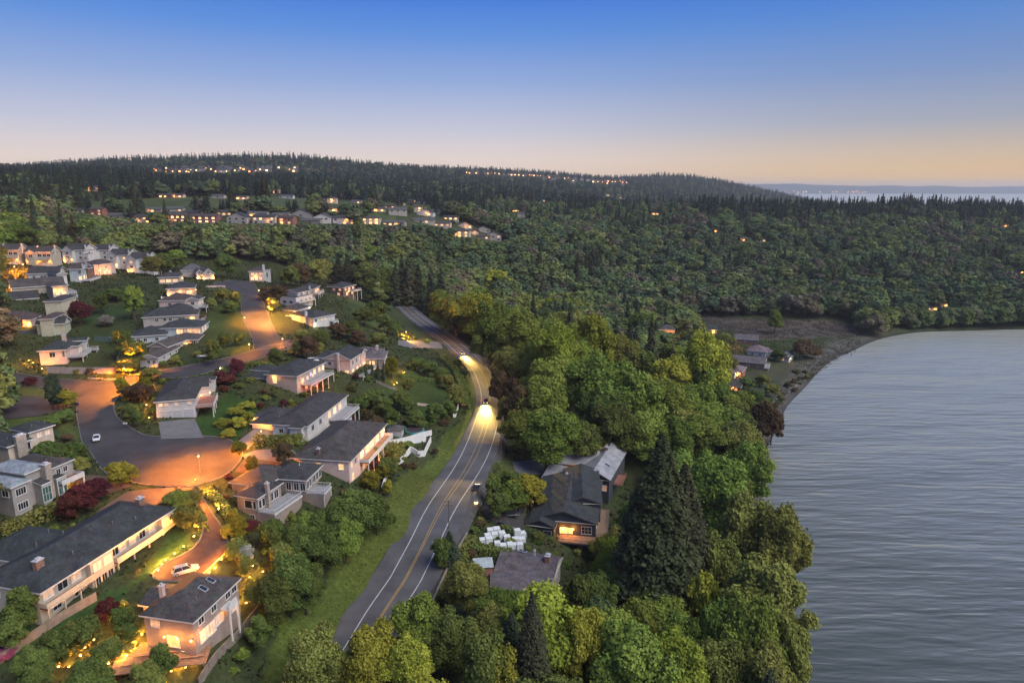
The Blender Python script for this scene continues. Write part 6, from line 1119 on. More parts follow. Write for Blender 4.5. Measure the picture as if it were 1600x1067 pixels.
# ------------------------------------------------------------------ foliage meshes (unit size: radius 1, height 0..1)
ZB, ZC = 2.2, 5.0
def crown_mesh(name, rg, n, leaf, lobes, rough=.55):
    """broadleaf crown: leaf clumps over many uneven lobes"""
    C = []; Rr = []
    for k in range(lobes):
        th = rg.uniform(0, 2*math.pi); zz = rg.uniform(.14, .90); prof = math.sin(math.pi*min(1, zz*.88+.10))**.75
        rr = prof*rg.uniform(.35, .80); rr *= rg.uniform(.85,1.22); C.append((rr*math.cos(th), rr*math.sin(th), zz+rg.uniform(-.04,.06))); Rr.append(rg.uniform(.14, .35)*(1.1-.35*zz))
    C.append((0,0,.55)); Rr.append(.55); C = np.array(C); Rr = np.array(Rr); w = Rr**2; w /= w.sum()
    idx = rg.choice(len(C), n, p=w); D = unit(rg.normal(size=(n,3))); D[:,2] = np.abs(D[:,2])*.9 + D[:,2]*.25; D = unit(D)
    rad = Rr[idx]*np.where(rg.random(n) < .16, rg.uniform(1.0, 1.30, n), rg.uniform(.66, 1.05, n))
    P = C[idx] + D*rad[:,None]*np.array((1,1,.70)); P[:,2] = np.clip(P[:,2], 0, None)
    zmax = P[:,2].max(); P[:,2] /= zmax
    N = unit(D*np.array((1,1,1.2)) + rg.normal(size=(n,3))*rough)
    V, F = leaves(P*np.array((1,1,ZB)), N, leaf*rg.uniform(.6, 1.35, n), rg); V[:,2] /= ZB          # leaves keep their shape in the tree's proportions
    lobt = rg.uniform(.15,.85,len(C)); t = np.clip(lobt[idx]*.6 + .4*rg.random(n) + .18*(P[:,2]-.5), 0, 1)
    return V, F, np.repeat(t, 4), np.repeat(idx, 4)
def conifer_mesh(rg, levels, per, leafs, leaf, slim=.82):
    P = []; N = []; T = []
    for i in range(levels):
        z = .05 + .95*(i/levels)**.92; Lh = (1-z)**slim*(1 - .25*math.exp(-((z-.05)/.09)**2)); k = max(3, int(per*(.35+.65*Lh)))
        a0 = rg.uniform(0, 6.28)
        for j in range(k):
            a = a0 + 6.283*j/k + rg.uniform(-.35,.35); L_ = max(.05, Lh*rg.uniform(.55, 1.12)); dz = rg.uniform(.02,.05); m = max(2, int(leafs*(.3+.7*Lh))); dr = np.array((math.cos(a), math.sin(a)))
            tt = rg.random(m)**.7; side = rg.normal(size=m)*.10*L_*(.4+tt)
            x = dr[0]*L_*tt - dr[1]*side; y = dr[1]*L_*tt + dr[0]*side; zz = z - dz*tt*tt*1.6 + rg.normal(size=m)*.006 + .012*tt
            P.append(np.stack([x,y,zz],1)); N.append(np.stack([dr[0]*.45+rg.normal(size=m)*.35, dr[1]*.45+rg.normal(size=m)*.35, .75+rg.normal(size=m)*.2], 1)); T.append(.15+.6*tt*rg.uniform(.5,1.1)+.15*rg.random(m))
    P = np.concatenate(P); N = np.concatenate(N); T = np.concatenate(T); P[:,2] = np.clip(P[:,2], 0, 1)
    V, F = leaves(P*np.array((1,1,ZC)), N, leaf*rg.uniform(.6,1.3,len(P))*(1.05-.5*P[:,2]), rg, 1.3); V[:,2] /= ZC; return V, F, np.repeat(np.clip(T,0,1),4)
TL = lambda name, V, F, t, m: npmesh(name, V, F, m, {'tint': ('FLOAT', t)})
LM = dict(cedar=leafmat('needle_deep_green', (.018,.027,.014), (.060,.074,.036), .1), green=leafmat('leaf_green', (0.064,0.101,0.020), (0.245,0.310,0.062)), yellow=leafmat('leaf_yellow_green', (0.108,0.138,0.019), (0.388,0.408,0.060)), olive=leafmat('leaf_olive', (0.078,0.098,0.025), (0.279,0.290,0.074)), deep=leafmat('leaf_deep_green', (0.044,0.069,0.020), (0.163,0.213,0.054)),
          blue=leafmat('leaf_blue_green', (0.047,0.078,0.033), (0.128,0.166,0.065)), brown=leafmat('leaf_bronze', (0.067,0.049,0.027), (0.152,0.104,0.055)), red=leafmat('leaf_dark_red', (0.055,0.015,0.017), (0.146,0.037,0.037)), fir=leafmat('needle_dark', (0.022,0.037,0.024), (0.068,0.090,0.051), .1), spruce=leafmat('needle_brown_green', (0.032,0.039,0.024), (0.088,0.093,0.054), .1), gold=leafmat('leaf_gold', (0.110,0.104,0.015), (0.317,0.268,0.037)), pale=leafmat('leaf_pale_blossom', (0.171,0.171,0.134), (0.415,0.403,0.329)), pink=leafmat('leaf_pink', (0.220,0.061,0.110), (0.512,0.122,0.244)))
rg = np.random.default_rng(11)
NEARC = []; MIDC = []; NEARF = []; MIDF = []; BUSH = []
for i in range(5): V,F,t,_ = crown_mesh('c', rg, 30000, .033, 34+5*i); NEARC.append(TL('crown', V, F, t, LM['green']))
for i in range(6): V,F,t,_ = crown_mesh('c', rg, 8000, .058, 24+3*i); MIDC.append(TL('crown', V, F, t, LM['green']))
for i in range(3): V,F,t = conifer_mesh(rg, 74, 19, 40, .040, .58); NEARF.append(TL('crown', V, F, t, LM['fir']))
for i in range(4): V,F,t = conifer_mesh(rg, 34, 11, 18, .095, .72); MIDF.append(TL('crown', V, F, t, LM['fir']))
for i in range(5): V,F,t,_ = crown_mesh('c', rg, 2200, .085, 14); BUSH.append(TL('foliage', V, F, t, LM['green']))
bark = mat('bark', (.075,.058,.045), .95, .3, 2.0, .5)
def trunk_mesh(rg, limbs, h=1.0):
    b = MB(); p = np.array((0,0,-.08)); r = .024
    for k in range(5): q = p+np.array((rg.normal()*.012, rg.normal()*.012, .17)); b.cyl(p, q, r, r*.82, 7, cap=False); p, r = q, r*.82
    for k in range(limbs): z = rg.uniform(.25,.55); a = rg.uniform(0,6.28); L_ = rg.uniform(.16,.28); m = np.array((math.cos(a)*L_*.5, math.sin(a)*L_*.5, z+.08)); b.cyl((0,0,z), m, .012,.009,5,cap=False); b.cyl(m, (math.cos(a)*L_, math.sin(a)*L_, z+.24), .009,.004,5,cap=False)
    return b.mesh('trunk', bark)
TRB = [trunk_mesh(rg, 6) for _ in range(3)]; TRF = [trunk_mesh(rg, 0) for _ in range(2)]
COLW = dict(cedar='deep green', green='mid green', yellow='yellow-green', olive='olive green', deep='deep green', blue='dull blue-green', brown='bronze brown', red='dark red', fir='dark', spruce='brownish dark', gold='golden', pale='pale', pink='pink')
HOUSES += [('the road bend', ground(770,640)[:2]), ('the straight of the highway', ground(680,820)[:2]), ('the white box trailer', ground(742,541)[:2]), ('the beach', ground(1240,600)[:2]), ('the marsh', ground(1240,510)[:2]), ('the lower bluff shore', ground(1190,800)[:2]), ('the cul-de-sac', ground(240,720)[:2]), ('the street junction', ground(420,540)[:2]), ('the far end of the road', ground(640,487)[:2])]
_seen = {}
def where(x, y, what):
    """what a plant stands by, and its place in the row of its like, counted outwards from there"""
    k = min(range(len(HOUSES)), key=lambda i: (HOUSES[i][1][0]-x)**2+(HOUSES[i][1][1]-y)**2); n, c = HOUSES[k]; dx, dy = x-c[0], y-c[1]
    rel = ('beyond' if dy > 0 else 'before') if abs(dy) > abs(dx) else ('seaward of' if dx > 0 else 'inland of'); return what, rel, n, math.hypot(dx, dy)
PLANTS = []       # (object, what, x, y)
def relabel():
    G = {}
    for o, what, x, y in PLANTS: w = where(x, y, what); G.setdefault(w[:3], []).append((w[3], o))
    for (what, rel, n), v in G.items():
        v.sort(key=lambda q: q[0])
        for i, (d, o) in enumerate(v): 
            lb = f'{what} {rel} {n}' + (f', {ordinal(i)} one out' if len(v) > 1 else ''); o['label'] = lb if len(lb.split()) <= 16 else lb.replace('broadleaf tree', 'broadleaf').replace('garden shrub', 'shrub').replace('garden tree', 'tree')
def tree(x, y, h, r, tint, kind_='broad', lod='mid', z=None, garden=False):
    z = tz(x, y) if z is None else z; size = 'tall' if h > 17 else ('small' if h < 9 else 'medium')
    con = kind_ == 'conifer'; what = f'{size} {COLW[tint]} ' + ('conifer' if con else 'garden tree' if garden else 'broadleaf tree')
    t = thing('conifer_tree' if con else 'garden_tree' if garden else 'broadleaf_tree', what, 'tree', (x, y, z), 'conifers' if con else 'garden trees' if garden else 'broadleaf trees', rnd.uniform(0, 6.28))
    src = (NEARF if lod == 'near' else MIDF) if con else (NEARC if lod == 'near' else MIDC)
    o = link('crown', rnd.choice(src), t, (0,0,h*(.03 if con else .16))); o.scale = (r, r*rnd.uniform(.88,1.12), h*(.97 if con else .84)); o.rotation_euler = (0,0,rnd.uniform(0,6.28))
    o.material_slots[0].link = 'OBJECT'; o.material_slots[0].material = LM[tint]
    k = link('trunk', rnd.choice(TRF if con else TRB), t); k.scale = (h*(.7 if con else 1),)*2+(h*(1.1 if con else .95),)
    PLANTS.append((t, what, x, y)); TREES.append((x, y, r)); return t
TREES = []
def ptree(px, top, base, wpx, tint='green', kind_='broad', lod=None):
    """tree whose base is at a ground point of the view, with the top and spread it has there"""
    g = ground(px, base); d = to_px(*g)[2]
    dx, dy, dz = ray(px, top); tt = g[1]/dy; h = max(3, CAMZ+dz*tt-g[2]); r = wpx*.5*d/FPX
    tree(g[0], g[1], h, r, tint, kind_, lod or ('near' if wpx > 62 else 'mid'), g[2], garden=wpx < 62 and bool(inpoly(np.array([g[0]]), np.array([g[1]]), HOOD)[0]))
PT = [ # foreground
 (500,982,1120,118,'olive'),(590,978,1110,112,'yellow'),(655,930,1050,105,'green'),(700,955,1060,95,'deep'),(640,1000,1130,90,'yellow'),(765,985,1150,110,'deep'),(845,918,1085,150,'yellow'),(800,955,1110,80,'fir','conifer'),(830,925,1150,90,'spruce','conifer'),(900,950,1110,90,'yellow'),(780,1010,1160,90,'yellow'),
 (985,975,1150,150,'green'),(1045,990,1160,110,'yellow'),(1062,960,1090,80,'green'),(1092,895,1030,62,'yellow'),(1115,935,1100,80,'green'),(1180,870,1060,150,'olive'),(1215,965,1130,110,'olive'),(1200,790,960,110,'olive'),(1155,770,930,120,'olive'),(1160,930,1120,120,'green'),(1115,1000,1150,100,'olive'),(1190,1010,1180,120,'olive'),
 (1020,676,985,172,'cedar','conifer'),(1056,722,980,130,'spruce','conifer'),(985,760,960,80,'fir','conifer'),(1110,712,860,118,'green'),(1165,690,800,84,'green'),(1150,655,760,80,'olive'),(1095,650,740,90,'green'),(1150,820,930,90,'green'),(1110,830,990,90,'olive'),(1140,730,830,70,'deep'),
 (930,895,985,70,'deep'),(905,900,1000,60,'deep'),(960,880,960,70,'deep'),(1010,920,1010,60,'green'),
 # seaward of the road bend
 (860,640,735,115,'green'),(818,640,715,80,'green'),(905,655,725,70,'deep'),(960,630,725,90,'deep'),(1010,640,730,90,'green'),(1050,650,740,80,'green'),(985,575,690,100,'green'),(930,552,668,130,'green'),(1000,585,650,70,'olive'),(940,600,690,80,'deep'),(860,555,660,90,'green'),(845,585,680,80,'green'),(895,575,650,80,'yellow'),(870,505,640,95,'yellow'),(925,488,615,75,'yellow'),(815,485,600,90,'green'),(770,470,585,78,'green'),(742,455,545,80,'yellow'),(715,462,535,60,'olive'),(690,452,525,55,'green'),(845,520,620,80,'green'),(800,540,610,70,'olive'),(905,530,620,70,'green'),(965,520,600,70,'olive'),
 (1092,514,655,88,'yellow'),(1050,556,650,80,'yellow'),(1100,560,665,70,'green'),(1035,590,680,80,'green'),(1085,600,690,90,'green'),(1070,640,720,80,'olive'),(1015,488,590,30,'spruce','conifer'),(960,505,570,50,'fir','conifer'),(982,500,575,50,'fir','conifer'),(992,510,590,40,'fir','conifer'),(1008,548,615,44,'deep'),(1210,482,522,28,'green'),(1190,625,690,52,'brown'),(1205,640,695,40,'brown'),(1250,530,562,36,'brown'),(1270,540,560,30,'brown'),(1105,535,560,30,'deep'),(1140,555,585,26,'olive'),(1215,545,565,24,'deep'),(1165,590,612,26,'deep'),(1190,585,604,24,'olive'),(1130,598,622,30,'green'),(1100,575,600,34,'green'),(1205,600,620,26,'olive'),(1180,610,632,30,'deep'),(1130,520,545,36,'olive'),
 (640,400,482,36,'spruce','conifer'),(655,410,484,34,'fir','conifer'),(620,410,478,34,'fir','conifer'),(675,415,495,40,'fir','conifer'),(605,420,470,40,'deep'),(690,425,500,44,'fir','conifer'),(630,395,478,30,'fir','conifer'),
 (780,575,640,40,'brown'),(800,590,655,40,'brown'),(810,600,680,46,'brown'),(790,620,670,34,'olive'),
 # the dark roadside conifer, gardens
 (703,828,890,50,'fir','conifer'),(690,840,895,36,'deep'),(828,742,795,60,'gold'),(800,752,800,56,'green'),(780,770,812,44,'deep'),(795,735,765,36,'deep'),(770,742,790,26,'deep'),
 # hill gardens
 (455,865,965,80,'deep'),(430,900,985,80,'deep'),(480,880,960,70,'deep'),(520,790,870,80,'deep'),(560,765,850,90,'deep'),(590,770,835,60,'deep'),(470,820,880,70,'deep'),(505,830,900,80,'deep'),(445,850,905,50,'olive'),(430,812,865,50,'deep'),(540,810,880,70,'green'),(485,800,860,60,'green'),
 (410,960,1010,50,'deep'),(168,938,975,40,'red'),(195,950,985,44,'deep'),(140,965,1010,50,'deep'),(95,985,1040,60,'deep'),(255,1005,1062,44,'deep'),(205,975,1005,36,'deep'),(172,1000,1040,50,'deep'),(60,1010,1080,70,'deep'),(150,1030,1110,80,'deep'),(20,960,1020,60,'deep'),(40,915,985,60,'deep'),(235,1035,1110,70,'olive'),
 (130,755,800,52,'red'),(155,748,782,44,'red'),(190,722,760,46,'gold'),(205,728,756,26,'gold'),(110,770,815,40,'red'),(300,765,790,36,'olive'),(275,768,800,50,'green'),(290,790,830,40,'olive'),(95,700,745,60,'deep'),(75,690,730,50,'deep'),(115,715,745,50,'olive'),(120,690,725,40,'deep'),
 (85,583,640,26,'fir'),(92,600,640,30,'fir'),(105,608,640,30,'gold'),(48,590,602,24,'red'),(100,640,660,44,'deep'),(80,650,668,40,'deep'),(375,690,712,28,'gold'),(395,712,740,26,'gold'),(445,690,725,36,'brown'),
 (365,795,820,26,'gold'),(375,805,845,30,'gold'),(370,840,880,36,'olive'),(355,820,845,22,'gold'),(385,870,905,30,'olive'),(385,850,885,30,'pale'),
 (430,543,572,22,'deep'),(480,525,560,34,'brown'),(468,530,558,26,'olive'),(500,535,556,22,'olive'),(370,560,590,26,'red'),(355,585,600,36,'red'),(345,580,596,24,'red'),
 (520,552,566,20,'red'),(582,560,592,10,'fir','conifer'),(591,561,593,10,'fir','conifer'),(600,562,594,10,'fir','conifer'),(612,556,592,24,'gold'),(572,566,592,10,'fir','conifer'),
 (125,470,508,36,'red'),(210,445,500,32,'green'),(180,450,470,36,'deep'),(160,458,490,30,'deep'),(165,492,510,26,'pale'),(195,515,560,36,'deep'),(215,530,575,40,'deep'),(200,560,585,40,'olive'),(235,575,595,36,'olive'),(190,590,615,26,'gold'),(228,588,612,26,'gold'),(205,603,625,36,'brown'),(220,600,628,36,'brown'),(215,640,668,22,'deep'),(205,630,655,24,'deep'),
 (425,465,490,26,'olive'),(420,448,470,34,'brown'),(435,445,472,32,'brown'),(360,470,490,30,'deep'),(350,450,475,26,'olive'),(330,465,485,20,'olive'),(370,455,480,22,'deep'),(350,520,545,26,'deep'),(335,530,570,30,'deep'),(375,520,540,22,'deep'),
 (320,640,672,50,'yellow') if False else (240,400,432,40,'olive'),(255,395,430,40,'deep'),(355,395,435,40,'deep'),(275,390,425,36,'green'),(455,415,450,34,'deep'),(470,410,448,44,'brown'),(500,405,448,46,'olive'),(530,400,445,34,'fir','conifer'),(545,395,450,34,'fir','conifer'),(570,410,455,40,'deep'),(590,420,470,36,'deep'),(140,378,405,30,'gold'),(60,368,402,34,'fir','conifer'),(95,372,405,24,'fir','conifer'),(200,385,420,36,'green'),(165,378,408,36,'yellow'),
 (590,470,500,36,'deep'),(570,480,510,40,'deep'),(550,500,530,36,'deep'),(600,490,520,30,'deep'),(615,500,525,26,'deep'),(530,505,530,36,'brown'),(560,515,540,36,'brown'),(590,520,545,34,'olive'),(500,515,540,34,'deep'),(470,515,535,26,'olive'),
 (650,560,580,34,'deep'),(670,565,590,34,'deep'),(690,575,600,30,'deep'),(700,585,610,26,'olive'),(640,590,610,20,'olive'),(625,610,640,34,'deep'),(600,620,650,34,'deep'),(580,610,640,36,'deep'),(560,620,650,30,'deep'),(650,640,670,40,'deep'),(680,630,660,36,'deep'),(700,625,655,34,'deep'),(710,600,640,30,'olive'),(615,640,665,26,'deep'),(590,650,672,24,'brown'),(575,640,662,24,'brown'),(715,560,575,18,'olive'),(725,575,590,14,'deep'),(620,690,730,44,'olive'),(605,715,750,36,'olive'),(640,625,650,26,'deep'),
 (580,735,765,36,'gold'),(600,725,752,30,'gold'),(605,750,775,24,'gold'),(590,700,725,24,'deep')]
for p in PT: ptree(*p[:5], *(p[5:] if len(p) > 5 else ()))
# ------------------------------------------------------------------ woods: pick the sites, the largest in the view as trees of their own, the rest as one mass
def poisson(xr, yr, step, rgx):
    nx, ny = int((xr[1]-xr[0])/step), int((yr[1]-yr[0])/step); gx, gy = np.meshgrid(np.arange(nx), np.arange(ny)); x = xr[0]+(gx+rgx.uniform(.08,.92,gx.shape))*step; y = yr[0]+(gy+rgx.uniform(.08,.92,gy.shape))*step; return x.ravel(), y.ravel()
def clear(x, y, z, mh=8.0):
    m = (np.abs(x) < y*.86+25) & ~((y < 106) & (x < -15)) & (z > np.where(y > 480, .6, 2.2))
    for p in (HOOD, EAST, BEACH): m &= ~inpoly(x, y, p)
    for p, c in LAWNW: m &= ~inpoly(x, y, p)
    m &= pathdist(x, y, HWY) > 12
    for f in FOOT: 
        c = f.mean(0); rr = np.hypot(*(f-c).T).max()+(4.5 if c[1] < 480 else .5); m &= np.hypot(x-c[0], y-c[1]) > rr
    return m
TP = np.array([(a, b, c) for a, b, c in TREES])
KEEP_PX = [(q[0]+k*q[2]*.55, q[1]+1) for q in T for k in (-1,0,1)] \
 + [(x, 324) for x in range(150,600,46)] + [tuple(to_px(*p)[:2]) for p in HWY[30::3]] + [tuple(to_px(p[0]+q[0]*6, p[1]+q[1]*6, p[2])[:2]) for p, q in zip(HWY[60::4], HWYN[60::4])] + [tuple(to_px(p[0]-q[0]*6, p[1]-q[1]*6, p[2])[:2]) for p, q in zip(HWY[::4], HWYN[::4])] \
 + [(x, y) for x in range(0,420,12) for y in (1000,1040,1075)] + [(x, 985) for x in range(420,560,12)] + [(1040,520),(1052,522),(1064,520)] + [(1125,590),(1140,597),(1160,600),(1180,590),(1200,580),(1170,560),(1195,560),(1215,560),(1112,524),(1130,524),(1240,560),(1220,610),(1185,630),(1050,540),(1070,535),(850,750),(880,760),(910,755),(950,755),(960,740),(830,830),(860,845),(900,850),(935,845),(950,800),(770,930),(830,940),(870,935),(880,890),(760,860),(800,870),(740,555),(1100,505),(1160,505),(1220,510),(1290,515),(1340,525)] + HILLPX
KLIFT = 2.0
S = []
for (xr, yr, st) in (((-320,520),(70,430),7.6),((-420,760),(430,640),8.2),((-900,1300),(640,1150),11.0),((-1600,2300),(1150,2000),18.0),((-2600,3200),(2000,3600),26.0)):
    x, y = poisson(xr, yr, st, rg); z = terrain(x, y); k = clear(x, y, z)
    if yr[0] < 500: k &= np.array([np.all(np.hypot(TP[:,0]-a, TP[:,1]-b) > TP[:,2]*.8+2.2) for a, b in zip(x, y)])
    # a far ridge that cannot be seen behind nearer ground is left out
    if yr[0] >= 640:
        ok = np.ones(len(x), bool)
        for s in np.linspace(.35,.97,40): ok &= (CAMZ+(z+30-CAMZ)*s) > terrain(x*s, y*s)-2
        k &= ok
    S.append(np.stack([x[k], y[k], z[k], np.full(k.sum(), st)], 1))
S = np.concatenate(S); n = len(S); D_ = S[:,1]
cl = vnoise(S[:,0]+3000, S[:,1]+500, 70, 21); cl2 = vnoise(S[:,0]+3000, S[:,1]+900, 23, 22)
pc = np.clip((cl-.55)*3.0, 0, 1)*.55 + .10
inl = (S[:,0] < -40) & (S[:,1] > 620); pc = np.where(inl, .55+.35*cl, pc); pc = np.where((S[:,0] > 200) & (S[:,1] > 430) & (S[:,1] < 900), .03+.25*(cl > .76), pc); pc = np.where((S[:,0] > 260) & (S[:,1] > 930), .75, pc); pc = np.where((S[:,1] > 1100), .8, pc); pc = np.where((S[:,1] < 430), .08*(cl2 > .5), pc); pc = np.where((S[:,1] > 430) & (S[:,1] < 860) & (S[:,0] > -190) & (S[:,0] < 330), .02+.3*(cl > .76), pc); pc = np.where((S[:,1] > 430) & (S[:,1] < 560) & (S[:,0] < -100), .06, pc)
con = rg.random(n) < pc
H_ = np.where(con, rg.uniform(17,31,n), rg.uniform(10,19,n)*(.75+.5*cl2)); R_ = np.where(con, H_*rg.uniform(.15,.21,n), H_*rg.uniform(.38,.52,n))
far = S[:,3] > 15; R_ = np.where(far, R_*np.where(con, 1.25, 1.7), R_); slope = (S[:,1] < 430) & (S[:,0] > 40); H_ = np.where(slope, H_*.8, H_)
# nothing that grows by itself may stand between the drone and what the photo shows open
KEEP = [ground(x, y) for x, y in KEEP_PX]; KP = np.array([(*q, to_px(*q)[2]) for q in KEEP]); KX, KY, _ = to_px(KP[:,0], KP[:,1], KP[:,2]+KLIFT)
tx, ty, td = to_px(S[:,0], S[:,1], S[:,2]+H_); bx, by, bd = to_px(S[:,0], S[:,1], S[:,2]); rw = R_*FPX/bd
keep = np.ones(n, bool)
for kx, ky, kd in zip(KX, KY, KP[:,3]):
    hit = (np.abs(tx-kx) < rw*.9+1) & (ty < ky) & (by > ky-1) & (bd < kd-3)
    room = (by-ky-1)/np.maximum(by-ty, 1)           # grow it lower where that is enough
    sh = hit & (room > .38); H_[sh] *= room[sh]*.97; R_[sh] *= np.maximum(room[sh], .75); keep &= ~(hit & ~sh); tx, ty, td = to_px(S[:,0], S[:,1], S[:,2]+H_)
S = S[keep]; H_ = H_[keep]; R_ = R_[keep]; con = con[keep]; n = len(S); D_ = S[:,1]
bigger = (~con) & (S[:,1] > 430) & (S[:,1] < 900); R_ = np.where(bigger, R_*1.28, R_)
seen = H_/D_; 
vis = np.abs(S[:,0]) < S[:,1]*.76
order = np.argsort(-seen*vis); indiv = np.zeros(n, bool); nb = sum(1 for t in PLANTS if 'broadleaf' in t[1]); nc = len(PLANTS)-nb
for c, lim in ((False, 298-nb), (True, 296-nc)): idx = [i for i in order if con[i] == c and vis[i]][:max(0, lim)]; indiv[idx] = True
TINTS = ['green','green','green','deep','olive','olive','yellow','blue']
for i in np.where(indiv)[0]: tree(S[i,0], S[i,1], H_[i], R_[i], ('fir' if rnd.random() < .7 else 'spruce') if con[i] else rnd.choice(TINTS), 'conifer' if con[i] else 'broad', 'near' if D_[i] < 210 else 'mid', S[i,2])
# the rest: every wood is one object that sets its crowns on its own points
PAL = [(.068,.098,.036),(.062,.094,.040),(.056,.086,.042),(.084,.108,.038),(.072,.084,.044),(.046,.070,.038),(.078,.072,.050),(.100,.120,.040)]; PALF = [(.028,.042,.028),(.036,.048,.030),(.046,.048,.032),(.026,.044,.032)]
def woodmat(name, pal, gain):
    m = bpy.data.materials.new(name); m.use_nodes = True; n = m.node_tree.nodes; L = m.node_tree.links; n.clear(); oi = n.new('ShaderNodeObjectInfo'); r = n.new('ShaderNodeValToRGB'); r.color_ramp.interpolation = 'CONSTANT'; e = r.color_ramp.elements
    for k, c in enumerate(pal):
        x = e[k] if k < 2 else e.new(k/len(pal))
        x.position = k/len(pal); x.color = (*(v*gain for v in c), 1)
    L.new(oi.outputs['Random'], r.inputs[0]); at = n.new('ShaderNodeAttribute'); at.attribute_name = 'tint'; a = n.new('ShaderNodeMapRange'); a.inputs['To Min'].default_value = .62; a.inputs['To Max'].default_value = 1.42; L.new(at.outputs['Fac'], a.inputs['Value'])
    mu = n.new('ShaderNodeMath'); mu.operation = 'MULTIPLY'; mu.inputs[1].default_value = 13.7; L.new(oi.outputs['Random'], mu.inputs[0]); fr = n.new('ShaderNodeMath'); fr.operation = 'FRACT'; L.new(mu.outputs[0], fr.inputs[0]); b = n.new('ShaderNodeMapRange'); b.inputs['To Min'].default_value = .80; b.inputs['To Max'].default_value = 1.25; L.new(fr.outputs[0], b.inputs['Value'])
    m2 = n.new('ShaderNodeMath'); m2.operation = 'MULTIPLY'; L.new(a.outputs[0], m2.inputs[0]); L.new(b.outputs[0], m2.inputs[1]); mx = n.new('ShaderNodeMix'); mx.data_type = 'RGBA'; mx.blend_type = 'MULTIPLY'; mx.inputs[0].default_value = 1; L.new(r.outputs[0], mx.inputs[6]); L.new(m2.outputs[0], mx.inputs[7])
    d = n.new('ShaderNodeBsdfDiffuse'); o = n.new('ShaderNodeOutputMaterial'); L.new(mx.outputs[2], d.inputs[0]); L.new(d.outputs[0], o.inputs[0]); return m
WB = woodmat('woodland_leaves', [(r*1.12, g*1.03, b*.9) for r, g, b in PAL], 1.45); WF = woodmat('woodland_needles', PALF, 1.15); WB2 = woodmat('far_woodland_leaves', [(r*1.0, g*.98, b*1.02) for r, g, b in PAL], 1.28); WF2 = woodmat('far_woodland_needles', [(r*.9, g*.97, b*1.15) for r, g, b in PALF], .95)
def protos(nc_, lc, k, nf, lf, WB=WB2, WF=WF2):
    out = []
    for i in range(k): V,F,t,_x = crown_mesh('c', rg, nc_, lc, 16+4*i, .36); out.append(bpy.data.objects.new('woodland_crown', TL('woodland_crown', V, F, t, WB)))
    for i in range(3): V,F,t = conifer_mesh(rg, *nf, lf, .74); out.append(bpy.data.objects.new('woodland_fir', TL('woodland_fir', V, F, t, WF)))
    return out, k
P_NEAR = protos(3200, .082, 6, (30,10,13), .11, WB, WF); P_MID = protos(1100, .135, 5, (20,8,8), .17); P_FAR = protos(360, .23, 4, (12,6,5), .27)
FORM = bpy.data.materials.new('ground_leaves'); FORM.use_nodes = True; _n2 = FORM.node_tree.nodes; _n2.clear(); _a2 = _n2.new('ShaderNodeAttribute'); _a2.attribute_name = 'colour'; _d2 = _n2.new('ShaderNodeBsdfDiffuse'); _o2 = _n2.new('ShaderNodeOutputMaterial'); FORM.node_tree.links.new(_a2.outputs['Color'], _d2.inputs[0]); FORM.node_tree.links.new(_d2.outputs[0], _o2.inputs[0])
def wood(name, idx, pr, label):
    objs, k = pr; idx = np.asarray(idx); m = len(idx); c = con[idx]; me = bpy.data.meshes.new(name); me.vertices.add(m); P = S[idx,:3].copy(); P[:,2] += H_[idx]*np.where(c, .03, .12); me.vertices.foreach_set('co', P.astype(np.float32).ravel())
    which = np.where(c, k+rg.integers(3, size=m), rg.integers(k, size=m)).astype(np.int32); me.attributes.new('which', 'INT', 'POINT').data.foreach_set('value', which)
    sc = np.stack([R_[idx], R_[idx]*rg.uniform(.85,1.15,m), H_[idx]*np.where(c, .97, .86)], 1).astype(np.float32); me.attributes.new('size', 'FLOAT_VECTOR', 'POINT').data.foreach_set('vector', sc.ravel())
    ro = np.zeros((m,3), np.float32); ro[:,2] = rg.uniform(0, 6.28, m); me.attributes.new('turn', 'FLOAT_VECTOR', 'POINT').data.foreach_set('vector', ro.ravel())
    o = link(name, me); o['label'] = label; kind(o, 'stuff')
    g = bpy.data.node_groups.new(name, 'GeometryNodeTree'); g.interface.new_socket('Geometry', in_out='INPUT', socket_type='NodeSocketGeometry'); g.interface.new_socket('Geometry', in_out='OUTPUT', socket_type='NodeSocketGeometry'); N = g.nodes; L = g.links
    gi = N.new('NodeGroupInput'); go = N.new('NodeGroupOutput'); jn = N.new('GeometryNodeJoinGeometry')
    for ob in reversed(objs): q = N.new('GeometryNodeObjectInfo'); q.inputs['Object'].default_value = ob; q.inputs['As Instance'].default_value = False; ti = N.new('GeometryNodeGeometryToInstance'); L.new(q.outputs['Geometry'], ti.inputs[0]); L.new(ti.outputs[0], jn.inputs[0])
    ip = N.new('GeometryNodeInstanceOnPoints'); ip.inputs['Pick Instance'].default_value = True; L.new(gi.outputs[0], ip.inputs['Points']); L.new(jn.outputs[0], ip.inputs['Instance'])
    for at, ty, sk in (('which','INT','Instance Index'),('turn','FLOAT_VECTOR','Rotation'),('size','FLOAT_VECTOR','Scale')):
        a = N.new('GeometryNodeInputNamedAttribute'); a.data_type = ty; a.inputs['Name'].default_value = at; L.new([s_ for s_ in a.outputs if s_.name == 'Attribute' and s_.enabled][0], ip.inputs[sk])
    L.new(ip.outputs[0], go.inputs[0]); md = o.modifiers.new('woods', 'NODES'); md.node_group = g
rest = np.where(~indiv)[0]
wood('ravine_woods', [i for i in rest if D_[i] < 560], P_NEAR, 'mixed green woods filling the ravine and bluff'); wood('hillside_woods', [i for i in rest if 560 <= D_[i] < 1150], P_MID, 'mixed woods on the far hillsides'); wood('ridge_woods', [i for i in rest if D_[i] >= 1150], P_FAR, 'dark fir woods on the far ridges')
print('woods', n, 'individual', indiv.sum(), 'broad', nb, 'con', nc)
